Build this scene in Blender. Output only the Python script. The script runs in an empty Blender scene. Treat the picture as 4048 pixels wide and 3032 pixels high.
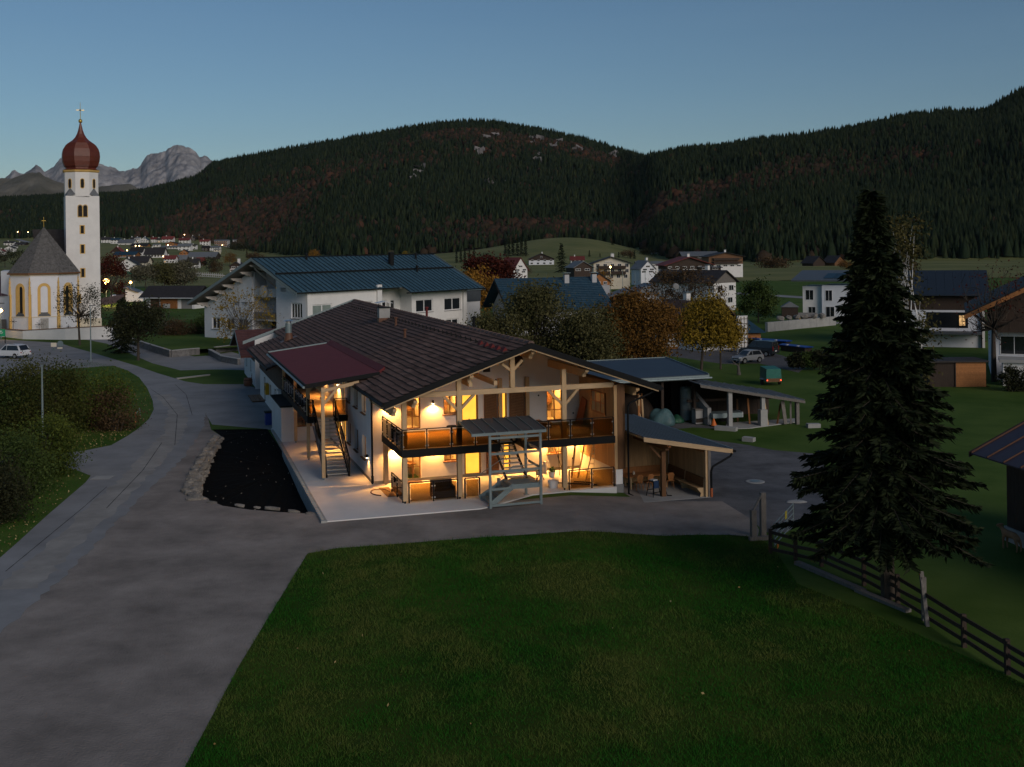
import bpy, bmesh, math, random
import numpy as np
from mathutils import Vector, Matrix
random.seed(7); rng = np.random.default_rng(11)
S = bpy.context.scene
COL = S.collection
PI = math.pi

# ---------------------------------------------------------------- camera
FPX, CYPX, ROLL, CAMH = 4400.0, 972.63, -0.0129255, 13.2555
cr, sr = math.cos(ROLL), math.sin(ROLL)
cam_d = bpy.data.cameras.new('camera'); cam = bpy.data.objects.new('camera', cam_d); COL.objects.link(cam)
cam_d.sensor_fit = 'HORIZONTAL'; cam_d.sensor_width = 36.0; cam_d.lens = 36.0 * FPX / 4048.0
cam_d.shift_y = -(1516.0 - CYPX) / 4048.0
cam_d.clip_start = 0.5; cam_d.clip_end = 40000.0
_r, _dn = Vector((cr, 0, sr)), Vector((sr, 0, -cr))
cam.matrix_world = Matrix(((_r.x, -_dn.x, 0, 0), (0, 0, -1, 0), (_r.z, -_dn.z, 0, CAMH), (0, 0, 0, 1)))
S.camera = cam

# ---------------------------------------------------------------- sky, sun, exposure
SUN_EL, SUN_AZ = 8.0, 145.0          # afterglow low behind the camera, to its right
W = bpy.data.worlds.new('World'); S.world = W; W.use_nodes = True
wn, wl = W.node_tree.nodes, W.node_tree.links
wn.clear()
sky = wn.new('ShaderNodeTexSky'); sky.sky_type = 'NISHITA'; sky.sun_disc = False
sky.sun_elevation = math.radians(SUN_EL); sky.sun_rotation = math.radians(SUN_AZ)
sky.altitude = 950; sky.air_density = 1.0; sky.dust_density = 0.0; sky.ozone_density = 4.3
tint = wn.new('ShaderNodeMix'); tint.data_type = 'RGBA'; tint.blend_type = 'MULTIPLY'; tint.inputs[0].default_value = 1.0
tint.inputs[7].default_value = (1.42, 1.03, 0.84, 1)
wl.new(sky.outputs[0], tint.inputs[6])
# thin dusk cloud veil
tc = wn.new('ShaderNodeTexCoord'); mp = wn.new('ShaderNodeMapping'); mp.inputs['Scale'].default_value = (1.0, 1.0, 7.0)
nz = wn.new('ShaderNodeTexNoise'); nz.inputs['Scale'].default_value = 2.2; nz.inputs['Detail'].default_value = 4; nz.inputs['Roughness'].default_value = 0.55
rp = wn.new('ShaderNodeMapRange'); rp.inputs[1].default_value = 0.42; rp.inputs[2].default_value = 0.75; rp.inputs[3].default_value = 0.0; rp.inputs[4].default_value = 0.10
cm = wn.new('ShaderNodeMix'); cm.data_type = 'RGBA'; cm.inputs[7].default_value = (2.2, 3.3, 4.3, 1)
wl.new(tc.outputs['Generated'], mp.inputs[0]); wl.new(mp.outputs[0], nz.inputs[0]); wl.new(nz.outputs[0], rp.inputs[0])
wl.new(rp.outputs[0], cm.inputs[0]); wl.new(tint.outputs[2], cm.inputs[6])
bg = wn.new('ShaderNodeBackground'); bg.inputs[1].default_value = 0.055
wo = wn.new('ShaderNodeOutputWorld'); wl.new(cm.outputs[2], bg.inputs[0]); wl.new(bg.outputs[0], wo.inputs[0])

sd = bpy.data.lights.new('sun', 'SUN'); sd.energy = 0.86; sd.angle = math.radians(35); sd.color = (1.0, 0.86, 0.74)
sun = bpy.data.objects.new('sun', sd); COL.objects.link(sun)
_az, _el = math.radians(SUN_AZ), math.radians(23)
sun.rotation_euler = Vector((math.sin(_az) * math.cos(_el), math.cos(_az) * math.cos(_el), math.sin(_el))).to_track_quat('Z', 'Y').to_euler()

S.view_settings.view_transform = 'Standard'; S.view_settings.look = 'None'
S.view_settings.exposure = 0.8; S.view_settings.gamma = 1.0; S.view_settings.use_curve_mapping = False
S.render.engine = 'CYCLES'
cy = S.cycles
cy.use_denoising = True; cy.max_bounces = 6; cy.diffuse_bounces = 3; cy.glossy_bounces = 3; cy.transparent_max_bounces = 12
cy.transmission_bounces = 3; cy.caustics_reflective = False; cy.caustics_refractive = False; cy.sample_clamp_indirect = 3.0

# ---------------------------------------------------------------- from photograph pixels to points in the valley
def ray(px, py):
    cx, cyy = (px - 2024.0) / FPX, (py - CYPX) / FPX
    X = cr * cx + sr * cyy; D = -sr * cx + cr * cyy
    return Vector((X, 1.0, -D))
def G(px, py, z=0.0):                # where a pixel's ray meets height z
    r = ray(px, py); k = (z - CAMH) / r.z
    return Vector((r.x * k, k, z))
def A(px, py, Y):                    # the point at depth Y
    r = ray(px, py)
    return Vector((r.x * Y, Y, CAMH + r.z * Y))
def DG(x, y, z=0.0): return G(x * 1.83, y * 1.83, z)
def DA(x, y, Y): return A(x * 1.83, y * 1.83, Y)
HTH = 0.312357; HO = Vector((-5.68, 57.5, 0))
HU = Vector((math.cos(HTH), math.sin(HTH), 0)); HV = Vector((-math.sin(HTH), math.cos(HTH), 0))
def HW(u, v, z=0.0): return HO + HU * u + HV * v + Vector((0, 0, z))
def ground_z(x, y): return -0.06 - 0.44 * min(1, max(0, (x - 3) / 4.0))

# ---------------------------------------------------------------- materials
def mat(name, col, rough=0.85, var=0.25, scale=2.0, bump=0.0, bscale=30.0, metal=0.0, spec=0.3, stretch=(1, 1, 1), col2=None, tone=False, rnd=0.0, detail=5.0, world=False):
    m = bpy.data.materials.new(name); m.use_nodes = True
    n, l = m.node_tree.nodes, m.node_tree.links
    b = n['Principled BSDF']; b.inputs['Roughness'].default_value = rough; b.inputs['Metallic'].default_value = metal
    b.inputs['Specular IOR Level'].default_value = spec
    c1 = tuple(c * (1 - var) for c in col); c2 = col2 or tuple(min(1, c * (1 + var)) for c in col)
    vec = None
    if world:
        g = n.new('ShaderNodeNewGeometry'); vec = g.outputs['Position']
    else:
        t = n.new('ShaderNodeTexCoord'); vec = t.outputs['Object']
        oi = n.new('ShaderNodeObjectInfo'); ad = n.new('ShaderNodeVectorMath'); ad.operation = 'ADD'
        ml = n.new('ShaderNodeMath'); ml.operation = 'MULTIPLY'; ml.inputs[1].default_value = 37.0
        l.new(oi.outputs['Random'], ml.inputs[0]); l.new(vec, ad.inputs[0]); l.new(ml.outputs[0], ad.inputs[1]); vec = ad.outputs[0]
    mpn = n.new('ShaderNodeMapping'); mpn.inputs['Scale'].default_value = stretch; l.new(vec, mpn.inputs[0]); vec = mpn.outputs[0]
    nt = n.new('ShaderNodeTexNoise'); nt.inputs['Scale'].default_value = scale; nt.inputs['Detail'].default_value = detail; nt.inputs['Roughness'].default_value = 0.65
    l.new(vec, nt.inputs[0])
    rm = n.new('ShaderNodeMapRange'); rm.inputs[1].default_value = 0.3; rm.inputs[2].default_value = 0.7; l.new(nt.outputs[0], rm.inputs[0])
    mx = n.new('ShaderNodeMix'); mx.data_type = 'RGBA'; mx.inputs[6].default_value = (*c1, 1); mx.inputs[7].default_value = (*c2, 1)
    fac = rm.outputs[0]
    if tone:
        at = n.new('ShaderNodeAttribute'); at.attribute_name = 'tone'; fac = at.outputs['Fac']
    l.new(fac, mx.inputs[0]); out = mx.outputs[2]
    if rnd:
        oi2 = n.new('ShaderNodeObjectInfo'); r2 = n.new('ShaderNodeMapRange'); r2.inputs[3].default_value = 1 - rnd; r2.inputs[4].default_value = 1 + rnd
        l.new(oi2.outputs['Random'], r2.inputs[0])
        vm = n.new('ShaderNodeVectorMath'); vm.operation = 'SCALE'; l.new(out, vm.inputs[0]); l.new(r2.outputs[0], vm.inputs['Scale']); out = vm.outputs[0]
    l.new(out, b.inputs['Base Color'])
    if bump:
        nb = n.new('ShaderNodeTexNoise'); nb.inputs['Scale'].default_value = bscale; nb.inputs['Detail'].default_value = 4; l.new(vec, nb.inputs[0])
        bp = n.new('ShaderNodeBump'); bp.inputs['Strength'].default_value = bump; bp.inputs['Distance'].default_value = 0.05
        l.new(nb.outputs[0], bp.inputs['Height']); l.new(bp.outputs[0], b.inputs['Normal'])
    return m
def emit(name, col, st, var=0.0, scale=3.0, stretch=(1, 1, 1)):
    m = bpy.data.materials.new(name); m.use_nodes = True; n, l = m.node_tree.nodes, m.node_tree.links
    b = n['Principled BSDF']; b.inputs['Base Color'].default_value = (*[c * 0.5 for c in col], 1); b.inputs['Roughness'].default_value = 0.5
    b.inputs['Emission Color'].default_value = (*col, 1); b.inputs['Emission Strength'].default_value = st
    if var:
        t = n.new('ShaderNodeTexCoord'); mpn = n.new('ShaderNodeMapping'); mpn.inputs['Scale'].default_value = stretch; l.new(t.outputs['Object'], mpn.inputs[0])
        nt = n.new('ShaderNodeTexNoise'); nt.inputs['Scale'].default_value = scale; nt.inputs['Detail'].default_value = 2; l.new(mpn.outputs[0], nt.inputs[0])
        rm = n.new('ShaderNodeMapRange'); rm.inputs[1].default_value = 0.35; rm.inputs[2].default_value = 0.65
        rm.inputs[3].default_value = st * (1 - var); rm.inputs[4].default_value = st * (1 + var * 0.5)
        l.new(nt.outputs[0], rm.inputs[0]); l.new(rm.outputs[0], b.inputs['Emission Strength'])
    return m
def glass_mix(name, tintc, gloss=0.1):
    m = bpy.data.materials.new(name); m.use_nodes = True; n, l = m.node_tree.nodes, m.node_tree.links
    n.remove(n['Principled BSDF']); o = n['Material Output']
    tr = n.new('ShaderNodeBsdfTransparent'); tr.inputs[0].default_value = (*tintc, 1)
    gl = n.new('ShaderNodeBsdfGlossy'); gl.inputs['Roughness'].default_value = 0.04; gl.inputs[0].default_value = (0.9, 0.9, 0.9, 1)
    lw = n.new('ShaderNodeFresnel'); lw.inputs[0].default_value = 1.45
    mx = n.new('ShaderNodeMixShader'); l.new(lw.outputs[0], mx.inputs[0]); l.new(tr.outputs[0], mx.inputs[1]); l.new(gl.outputs[0], mx.inputs[2]); l.new(mx.outputs[0], o.inputs[0])
    return m
M = {}
M['plaster'] = mat('plaster', (0.74, 0.73, 0.71), 0.9, 0.06, 0.8, 0.15, 40)
M['plaster_shade'] = mat('plaster_shade_tint', (0.68, 0.70, 0.74), 0.9, 0.06, 0.8, 0.1, 30)  # white plaster for shaded walls, the bluish shade put into its colour
M['plaster_grey'] = mat('plaster_grey', (0.46, 0.46, 0.47), 0.9, 0.08, 1.0, 0.1, 30)
M['cream'] = mat('cream_plaster', (0.66, 0.60, 0.48), 0.9, 0.08, 0.6)
M['ochre'] = mat('ochre_plaster', (0.62, 0.40, 0.13), 0.85, 0.08, 1.5)
M['gold'] = mat('gilding', (0.75, 0.5, 0.12), 0.35, 0.1, 3, metal=0.9)
M['plinth'] = mat('plinth_grey', (0.22, 0.22, 0.22), 0.9, 0.12, 3)
M['spruce_wood'] = mat('light_spruce_wood', (0.52, 0.36, 0.2), 0.7, 0.16, 3.0, 0.08, 20, stretch=(4, 4, 0.6), rnd=0.08)
M['spruce_beam'] = mat('light_spruce_beam', (0.54, 0.38, 0.22), 0.7, 0.16, 3.0, 0.08, 20, stretch=(0.6, 4, 4), rnd=0.08)
M['board_wood'] = mat('spruce_board', (0.46, 0.29, 0.14), 0.65, 0.18, 2.5, 0.05, 20, stretch=(5, 5, 0.5), rnd=0.12)
M['brown_wood'] = mat('brown_stained_wood', (0.16, 0.075, 0.03), 0.6, 0.25, 3, 0.1, 20, stretch=(4, 4, 0.6), rnd=0.1)
M['dark_wood'] = mat('dark_weathered_wood', (0.045, 0.03, 0.022), 0.75, 0.3, 3, 0.15, 20, stretch=(4, 4, 0.6), rnd=0.15)
M['orange_wood'] = mat('orange_larch_wood', (0.36, 0.15, 0.05), 0.7, 0.2, 3, 0.1, 20, stretch=(4, 4, 0.6), rnd=0.12)
M['grey_wood'] = mat('grey_weathered_wood', (0.17, 0.155, 0.14), 0.85, 0.3, 4, 0.2, 25, stretch=(4, 4, 0.7), rnd=0.15)
M['frame_wood'] = mat('window_frame_wood', (0.2, 0.09, 0.03), 0.5, 0.15, 3)
M['black_steel'] = mat('black_steel', (0.009, 0.01, 0.011), 0.65, 0.15, 5, spec=0.15)
M['galv'] = mat('galvanised_steel', (0.2, 0.255, 0.265), 0.5, 0.12, 6, metal=0.35, spec=0.5)
M['tread'] = mat('steel_grating', (0.5, 0.5, 0.47), 0.6, 0.1, 8, metal=0.2)
M['steel'] = mat('brushed_steel', (0.6, 0.6, 0.6), 0.3, 0.08, 8, metal=0.9)
M['white_metal'] = mat('white_metal', (0.6, 0.62, 0.64), 0.4, 0.05, 4, spec=0.5)
M['roof_brown'] = mat('brown_roof_tile', (0.12, 0.08, 0.068), 0.8, 0.35, 2.2, 0.25, 18, rnd=0.25, spec=.1, stretch=(1, .35, 1))
M['roof_maroon'] = mat('maroon_sheet_metal', (0.15, 0.03, 0.03), 0.7, 0.12, 1.5, spec=0.12)
M['roof_blue'] = mat('blue_grey_sheet_metal', (0.045, 0.10, 0.135), 0.42, 0.18, 1.2, metal=0.1, spec=0.5, rnd=0.12)
M['roof_slate'] = mat('slate_grey_sheet', (0.075, 0.085, 0.095), 0.5, 0.15, 1.5, spec=0.4, rnd=0.1)
M['roof_navy'] = mat('dark_blue_roof', (0.012, 0.045, 0.075), 0.6, 0.2, 1.2, 0.1, 12, spec=0.4, rnd=0.15)
M['roof_dark'] = mat('dark_roof', (0.03, 0.027, 0.027), 0.7, 0.3, 1.5, 0.1, 10, rnd=0.2)
M['roof_red'] = mat('red_roof', (0.16, 0.035, 0.03), 0.75, 0.25, 1.0, rnd=0.2)
M['roof_grey'] = mat('grey_roof', (0.14, 0.15, 0.16), 0.6, 0.2, 1.0, rnd=0.15)
M['shingle'] = mat('grey_shingle', (0.15, 0.145, 0.14), 0.85, 0.4, 2.5, 0.2, 20, rnd=0.2)
M['onion'] = mat('red_painted_shingle', (0.13, 0.028, 0.013), 0.45, 0.25, 1.2, 0.1, 14, spec=0.5)
M['concrete'] = mat('concrete', (0.34, 0.34, 0.33), 0.9, 0.12, 1.2, 0.1, 25, rnd=0.06)
M['terrace'] = mat('terrace_concrete', (0.66, 0.645, 0.63), 0.85, 0.07, 0.6, 0.05, 40)
M['asphalt'] = mat('asphalt', (0.245, 0.25, 0.255), 0.9, 0.22, 0.3, 0.3, 40, world=True, spec=.15, detail=14)
M['asphalt_worn'] = mat('worn_asphalt', (0.29, 0.28, 0.262), 0.9, 0.25, 0.5, 0.3, 40, world=True, spec=.15, detail=14)
M['crack'] = mat('asphalt_crack', (0.05, 0.05, 0.05), 0.95, 0.2)
M['asphalt_dark'] = mat('dark_asphalt', (0.1, 0.095, 0.095), 0.9, 0.25, 0.3, 0.3, 40, world=True)
M['stone'] = mat('pale_limestone', (0.2, 0.185, 0.165), 0.9, 0.35, 2.5, 0.5, 8, rnd=0.25)
M['soil'] = mat('black_soil', (0.006, 0.006, 0.006), 1.0, 0.4, 6, 0.5, 14, spec=0.05)
M['white_paint'] = mat('white_paint', (0.7, 0.7, 0.7), 0.5, 0.05, 3)
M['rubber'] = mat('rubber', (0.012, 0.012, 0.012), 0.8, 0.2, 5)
M['pane'] = mat('window_pane', (0.012, 0.015, 0.018), 0.06, 0.2, 1, spec=0.8)
M['pane_pale'] = mat('pale_window_pane', (0.22, 0.27, 0.25), 0.12, 0.15, 1, spec=0.7)
M['curtain'] = mat('grey_curtain', (0.1, 0.1, 0.1), 0.9, 0.3, 6, stretch=(6, 6, 0.3))
M['smoked'] = glass_mix('smoked_glass', (0.64, 0.52, 0.3))
M['clear'] = glass_mix('clear_glass', (0.9, 0.9, 0.9))
M['lit'] = emit('warm_lit_room', (1.0, 0.55, 0.13), 1.05, 0.75, 2.2)
M['lit_door'] = emit('amber_door_glass', (1.0, 0.46, 0.045), 0.9, 0.1, 1.5)
M['lit_dim'] = emit('dim_lit_room', (1.0, 0.6, 0.25), 0.35, 0.6, 2.5)
M['bulb'] = emit('lamp_bulb', (1.0, 0.72, 0.4), 14.0)
M['bulb_street'] = emit('street_lamp_bulb', (1.0, 0.5, 0.12), 14.0)
M['bulb_far'] = emit('distant_lamp', (1.0, 0.6, 0.25), 9.0)
M['tail'] = emit('red_light', (1.0, 0.08, 0.03), 2.0)
M['seam'] = mat('dark_seam', (.01, .022, .03), .5, .1)
M['bark'] = mat('bark', (0.06, 0.048, 0.038), 0.95, 0.35, 4, 0.4, 12, stretch=(3, 3, 0.6))
M['bark_grey'] = mat('grey_bark', (0.1, 0.09, 0.08), 0.95, 0.35, 4, 0.4, 12, stretch=(3, 3, 0.6))

# ---------------------------------------------------------------- mesh helpers
class MB:
    def __init__(s): s.v = []; s.f = []
    def add(s, vs, fs):
        k = len(s.v); s.v += [tuple(p) for p in vs]; s.f += [tuple(i + k for i in f) for f in fs]; return s
    def box(s, x0, x1, y0, y1, z0, z1):
        return s.add([(x0, y0, z0), (x1, y0, z0), (x1, y1, z0), (x0, y1, z0), (x0, y0, z1), (x1, y0, z1), (x1, y1, z1), (x0, y1, z1)],
                     [(3, 2, 1, 0), (4, 5, 6, 7), (0, 1, 5, 4), (1, 2, 6, 5), (2, 3, 7, 6), (3, 0, 4, 7)])
    def beam(s, p, q, w, h, up=(0, 0, 1)):
        p, q = Vector(p), Vector(q); d = (q - p).normalized(); up = Vector(up)
        if abs(d.dot(up)) > 0.99: up = Vector((0, 1, 0))
        a = d.cross(up).normalized(); b = a.cross(d).normalized()
        vs = [c + a * (i * w / 2) + b * (j * h / 2) for c in (p, q) for i, j in ((-1, -1), (1, -1), (1, 1), (-1, 1))]
        return s.add(vs, [(0, 1, 2, 3), (7, 6, 5, 4), (0, 4, 5, 1), (1, 5, 6, 2), (2, 6, 7, 3), (3, 7, 4, 0)])
    def tube(s, p, q, r0, r1=None, n=8, cap=True):
        p, q = Vector(p), Vector(q); r1 = r0 if r1 is None else r1; d = (q - p).normalized()
        up = Vector((0, 0, 1)) if abs(d.z) < 0.95 else Vector((1, 0, 0)); a = d.cross(up).normalized(); b = d.cross(a)
        vs = []
        for c, r in ((p, r0), (q, r1)):
            vs += [c + (a * math.cos(2 * PI * i / n) + b * math.sin(2 * PI * i / n)) * r for i in range(n)]
        fs = [(i, (i + 1) % n, n + (i + 1) % n, n + i) for i in range(n)]
        if cap: fs += [tuple(range(n))[::-1], tuple(range(n, 2 * n))]
        return s.add(vs, fs)
    def path(s, pts, r, n=8):
        for a, b in zip(pts, pts[1:]): s.tube(a, b, r, r, n)
        return s
    def prism(s, pts, vec):              # polygon (3-D points) swept by vec
        vec = Vector(vec); n = len(pts); pts = [Vector(p) for p in pts]
        return s.add(pts + [p + vec for p in pts], [tuple(range(n))[::-1], tuple(range(n, 2 * n))] + [(i, (i + 1) % n, n + (i + 1) % n, n + i) for i in range(n)])
    def lathe(s, prof, n=16, c=(0, 0, 0), rot=0.0):
        c = Vector(c); vs = []
        for r, z in prof: vs += [c + Vector((r * math.cos(2 * PI * i / n + rot), r * math.sin(2 * PI * i / n + rot), z)) for i in range(n)]
        fs = [(k * n + i, k * n + (i + 1) % n, (k + 1) * n + (i + 1) % n, (k + 1) * n + i) for k in range(len(prof) - 1) for i in range(n)]
        fs += [tuple(range(n))[::-1], tuple(range((len(prof) - 1) * n, len(prof) * n))]
        return s.add(vs, fs)
    def build(s, name, m, parent=None, smooth=False, **kw):
        me = bpy.data.meshes.new(name); me.from_pydata(s.v, [], s.f); me.update()
        bm = bmesh.new(); bm.from_mesh(me); bmesh.ops.recalc_face_normals(bm, faces=bm.faces); bm.to_mesh(me); bm.free()
        me.materials.append(M[m] if isinstance(m, str) else m)
        if smooth: me.polygons.foreach_set('use_smooth', [True] * len(me.polygons))
        return obj(name, me, parent, **kw)
def obj(name, me, parent=None, loc=None, rot=None, scale=None, **kw):
    o = bpy.data.objects.new(name, me); COL.objects.link(o)
    if parent: o.parent = parent
    if loc is not None: o.location = loc
    if rot is not None: o.rotation_euler = rot
    if scale is not None: o.scale = scale
    for k, v in kw.items():
        if v: o[k] = v
    return o
def thing(name, label, cat, loc=(0, 0, 0), rz=0.0, group=None, scale=None):
    o = obj(name, None, None, loc, (0, 0, rz), scale); o.empty_display_size = 0.3
    o['label'] = label; o['category'] = cat
    if group: o['group'] = group
    return o
def tag(o, label, cat, group=None):
    o['label'] = label; o['category'] = cat
    if group: o['group'] = group
    return o
def dup(o, parent=None, loc=None, rot=None, scale=None):
    c = o.copy(); COL.objects.link(c)
    if parent: c.parent = parent
    if loc is not None: c.location = loc
    if rot is not None: c.rotation_euler = rot
    if scale is not None: c.scale = scale
    return c
def kids(o): return [c for c in o.children]
def dup_tree(root, loc, rz=0.0, label=None, group=None, scale=None):
    r = dup(root, None, loc, (0, 0, rz), scale)
    if label: r['label'] = label
    if group: r['group'] = group
    for ch in kids(root):
        c = dup(ch, r)
        for g in kids(ch): dup(g, c)
    return r
def BOX(name, m, parent, x0, x1, y0, y1, z0, z1, **kw): return MB().box(x0, x1, y0, y1, z0, z1).build(name, m, parent, **kw)
def np_mesh(name, verts, faces, m, tone=None, parent=None, smooth=False, **kw):   # verts (N,3), faces (F,k)
    me = bpy.data.meshes.new(name); F, k = faces.shape
    me.vertices.add(len(verts)); me.vertices.foreach_set('co', verts.astype(np.float32).ravel())
    me.loops.add(F * k); me.loops.foreach_set('vertex_index', faces.astype(np.int32).ravel())
    me.polygons.add(F); me.polygons.foreach_set('loop_start', np.arange(0, F * k, k, dtype=np.int32)); me.polygons.foreach_set('loop_total', np.full(F, k, dtype=np.int32))
    if smooth: me.polygons.foreach_set('use_smooth', np.ones(F, dtype=bool))
    me.update(calc_edges=True); me.validate()
    if tone is not None:
        at = me.attributes.new('tone', 'FLOAT', 'FACE'); at.data.foreach_set('value', tone.astype(np.float32))
    me.materials.append(M[m] if isinstance(m, str) else m)
    return obj(name, me, parent, **kw)
def rand_dirs(n):
    d = rng.normal(size=(n, 3)); return d / np.linalg.norm(d, axis=1, keepdims=True)
def leaf_cloud(c, size, up=0.0):        # one diamond leaf per centre
    n = len(c); a = rand_dirs(n); b = np.cross(a, rand_dirs(n)); b /= np.linalg.norm(b, axis=1, keepdims=True) + 1e-9
    s = (size * rng.uniform(0.6, 1.3, n))[:, None]
    v = np.stack([c - a * s, c + b * s * 0.55, c + a * s, c - b * s * 0.55], 1).reshape(-1, 3)
    return v, np.arange(4 * n).reshape(n, 4)
# ================================================================ LAND
def smooth(x): x = np.clip(x, 0, 1); return x * x * (3 - 2 * x)
def vnoise(x, y, seed=0):               # cheap value noise on arrays
    xi, yi = np.floor(x).astype(int), np.floor(y).astype(int); fx, fy = x - xi, y - yi
    fx = fx * fx * (3 - 2 * fx); fy = fy * fy * (3 - 2 * fy)
    def h(i, j):
        n = (i * 374761393 + j * 668265263 + seed * 974711) & 0x7fffffff
        n = ((n ^ (n >> 13)) * 1274126177) & 0x7fffffff
        return ((n ^ (n >> 16)) & 0xffff) / 65535.0
    return (h(xi, yi) * (1 - fx) + h(xi + 1, yi) * fx) * (1 - fy) + (h(xi, yi + 1) * (1 - fx) + h(xi + 1, yi + 1) * fx) * fy
def fbm(x, y, seed=0, o=4):
    s = 0; a = 0.5
    for k in range(o): s = s + a * vnoise(x * 2 ** k, y * 2 ** k, seed + k); a *= 0.5
    return s
def t_of(px): return (np.asarray(px, float) - 2024.0) / FPX
def slope_of(px, py):                   # dz/dY along a pixel column
    px, py = np.asarray(px, float), np.asarray(py, float); cx, cyy = (px - 2024) / FPX, (py - CYPX) / FPX
    return -(-sr * cx + cr * cyy)
CREST = np.array([(-900, 560), (-500, 640), (-200, 740), (0, 775), (264, 762), (400, 764), (488, 758), (570, 746), (651, 725), (773, 697), (842, 642), (1000, 606), (1098, 583), (1391, 532), (1647, 486), (1830, 467),
                  (1940, 471), (2104, 500), (2287, 537), (2434, 574), (2543, 606), (2600, 602), (2700, 588), (2855, 582), (3001, 560), (3202, 536), (3385, 505), (3568, 463), (3751, 441), (3898, 437), (3989, 386), (4048, 350), (4300, 250), (5000, 120)], float)
CREST[:, 1] += 14
D0P = np.array([(-900, 1650), (300, 1600), (1000, 1520), (1300, 1250), (1800, 1230), (2500, 1180), (2650, 900), (3000, 780), (5000, 760)], float)
DCP = np.array([(-900, 2900), (600, 2900), (1000, 2500), (1900, 2400), (2450, 2300), (2600, 1800), (3100, 1550), (5000, 1450)], float)
def far_z(t, Y):
    px = t * FPX + 2024
    d0 = np.interp(px, D0P[:, 0], D0P[:, 1]); dc = np.interp(px, DCP[:, 0], DCP[:, 1])
    zc = CAMH + np.interp(px, CREST[:, 0], slope_of(CREST[:, 0], CREST[:, 1])) * dc
    left = smooth((1150 - px) / 500)
    base = -0.5 + left * (0.42 + 23.0 * np.clip((Y - 720) / 750, 0, 1.25) ** 1.1)
    base = base + 17.0 * np.exp(-((px - 2230) / 330) ** 2) * np.exp(-((Y - 1120) / 190) ** 2) + 5 * smooth((Y - 700) / 500) * smooth((2600 - px) / 300)
    f = (Y - d0) / (dc - d0)
    g = np.where(f <= 1, smooth(np.clip(f, 0, 1) * 0.5 + 0.0) * 2 * 0.35 + 0.65 * np.clip(f, 0, 1), 1 - 0.25 * (f - 1))
    X = t * Y
    rel = (fbm(X / 260 + 40, Y / 300 + 7, 3) - 0.47) * 130 * np.clip(f, 0, 1) * np.clip(1.05 - f, 0, 1) * 2.0
    return base + np.clip(f, 0, 9) ** 0 * np.where(f > 0, (zc - base) * g + rel, 0)
TT = np.linspace(-0.78, 0.78, 320); YY = np.concatenate([np.linspace(400, 1600, 60), np.linspace(1640, 3600, 70)])
TG, YG = np.meshgrid(TT, YY); ZG = far_z(TG, YG)
V = np.stack([TG * YG, YG, ZG], -1).reshape(-1, 3); nT, nY = len(TT), len(YY)
ii = (np.arange(nY - 1)[:, None] * nT + np.arange(nT - 1)[None, :]).ravel()
Fq = np.stack([ii, ii + 1, ii + nT + 1, ii + nT], 1)
M['field'] = mat('autumn_meadow', (0.13, 0.17, 0.055), 0.95, 0.3, 0.02, col2=(0.22, 0.21, 0.085), world=True, spec=0.1)
hillm = mat('forest_floor', (0.028, 0.032, 0.02), 0.98, 0.4, 0.01, col2=(0.05, 0.04, 0.03), world=True, spec=0.05)
fy = (YG[:-1, :-1].ravel()); ft = TG[:-1, :-1].ravel(); fpx = ft * FPX + 2024
is_hill = fy > np.interp(fpx, D0P[:, 0], D0P[:, 1])
o = np_mesh('hills', V, Fq[is_hill], hillm, smooth=True, kind='structure')
o = np_mesh('valley_floor', V, Fq[~is_hill], 'field', smooth=True, kind='structure')

# distant rock mountains and the grassy ridge in front of them
def ridge_sheet(name, prof, y0, y1, m, rough, seed, kind='structure', nt=900, ny=80):
    prof = np.array(prof, float); tt = np.linspace(t_of(prof[0, 0]), t_of(prof[-1, 0]), nt); yy = np.linspace(y0, y1, ny)
    T2, Y2 = np.meshgrid(tt, yy); px = T2 * FPX + 2024
    zc = CAMH + np.interp(px, prof[:, 0], slope_of(prof[:, 0], prof[:, 1])) * y1
    f = (Y2 - y0) / (y1 - y0); X2 = T2 * Y2
    r = 1 - np.abs(2 * fbm(X2 / rough + seed, Y2 / (rough * 1.8) + 3, seed, 5) - 1) * 2
    r2 = 1 - np.abs(2 * fbm(X2 / (rough * 0.28) + seed, Y2 / (rough * 0.8) + 3, seed + 9, 4) - 1) * 2
    Z2 = zc * f ** 1.2 + (r * 0.12 + r2 * 0.13) * zc * (f ** 0.5) * np.clip(1 - f, 0, 1) * 1.6 + (fbm(X2 / (rough * 0.09), Y2 / (rough * .35), seed + 4, 5) - 0.47) * zc * 0.26 * f * np.clip(1.3 - f, 0, .6)
    vv = np.stack([X2, Y2, Z2], -1).reshape(-1, 3); k = (np.arange(ny - 1)[:, None] * nt + np.arange(nt - 1)[None, :]).ravel()
    return np_mesh(name, vv, np.stack([k, k + 1, k + nt + 1, k + nt], 1), m, kind=kind)
rockm = mat('mountain_rock', (0.2, 0.21, 0.235), 0.95, 0.45, 0.012, col2=(0.5, 0.48, 0.47), world=True, stretch=(1, .5, 0.3), spec=0.05, detail=10)
ridge_sheet('mountains', [(-900, 800), (-300, 740), (-60, 712), (20, 708), (50, 678), (62, 674), (84, 690), (100, 690), (120, 672), (146, 653), (166, 664), (180, 676), (215, 660), (240, 632), (262, 618), (300, 590), (350, 640), (407, 650), (450, 664), (496, 675), (515, 669), (529, 664), (545, 663), (561, 656), (575, 636), (586, 622), (600, 613), (610, 611), (635, 608), (659, 604), (671, 588),
  (690, 576), (708, 567), (720, 570), (732, 578), (750, 586), (765, 594), (780, 606), (793, 621), (804, 616), (814, 614), (828, 624), (846, 643), (900, 690), (1000, 740), (1200, 800)], 7000, 9500, rockm, 700, 5)
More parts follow.
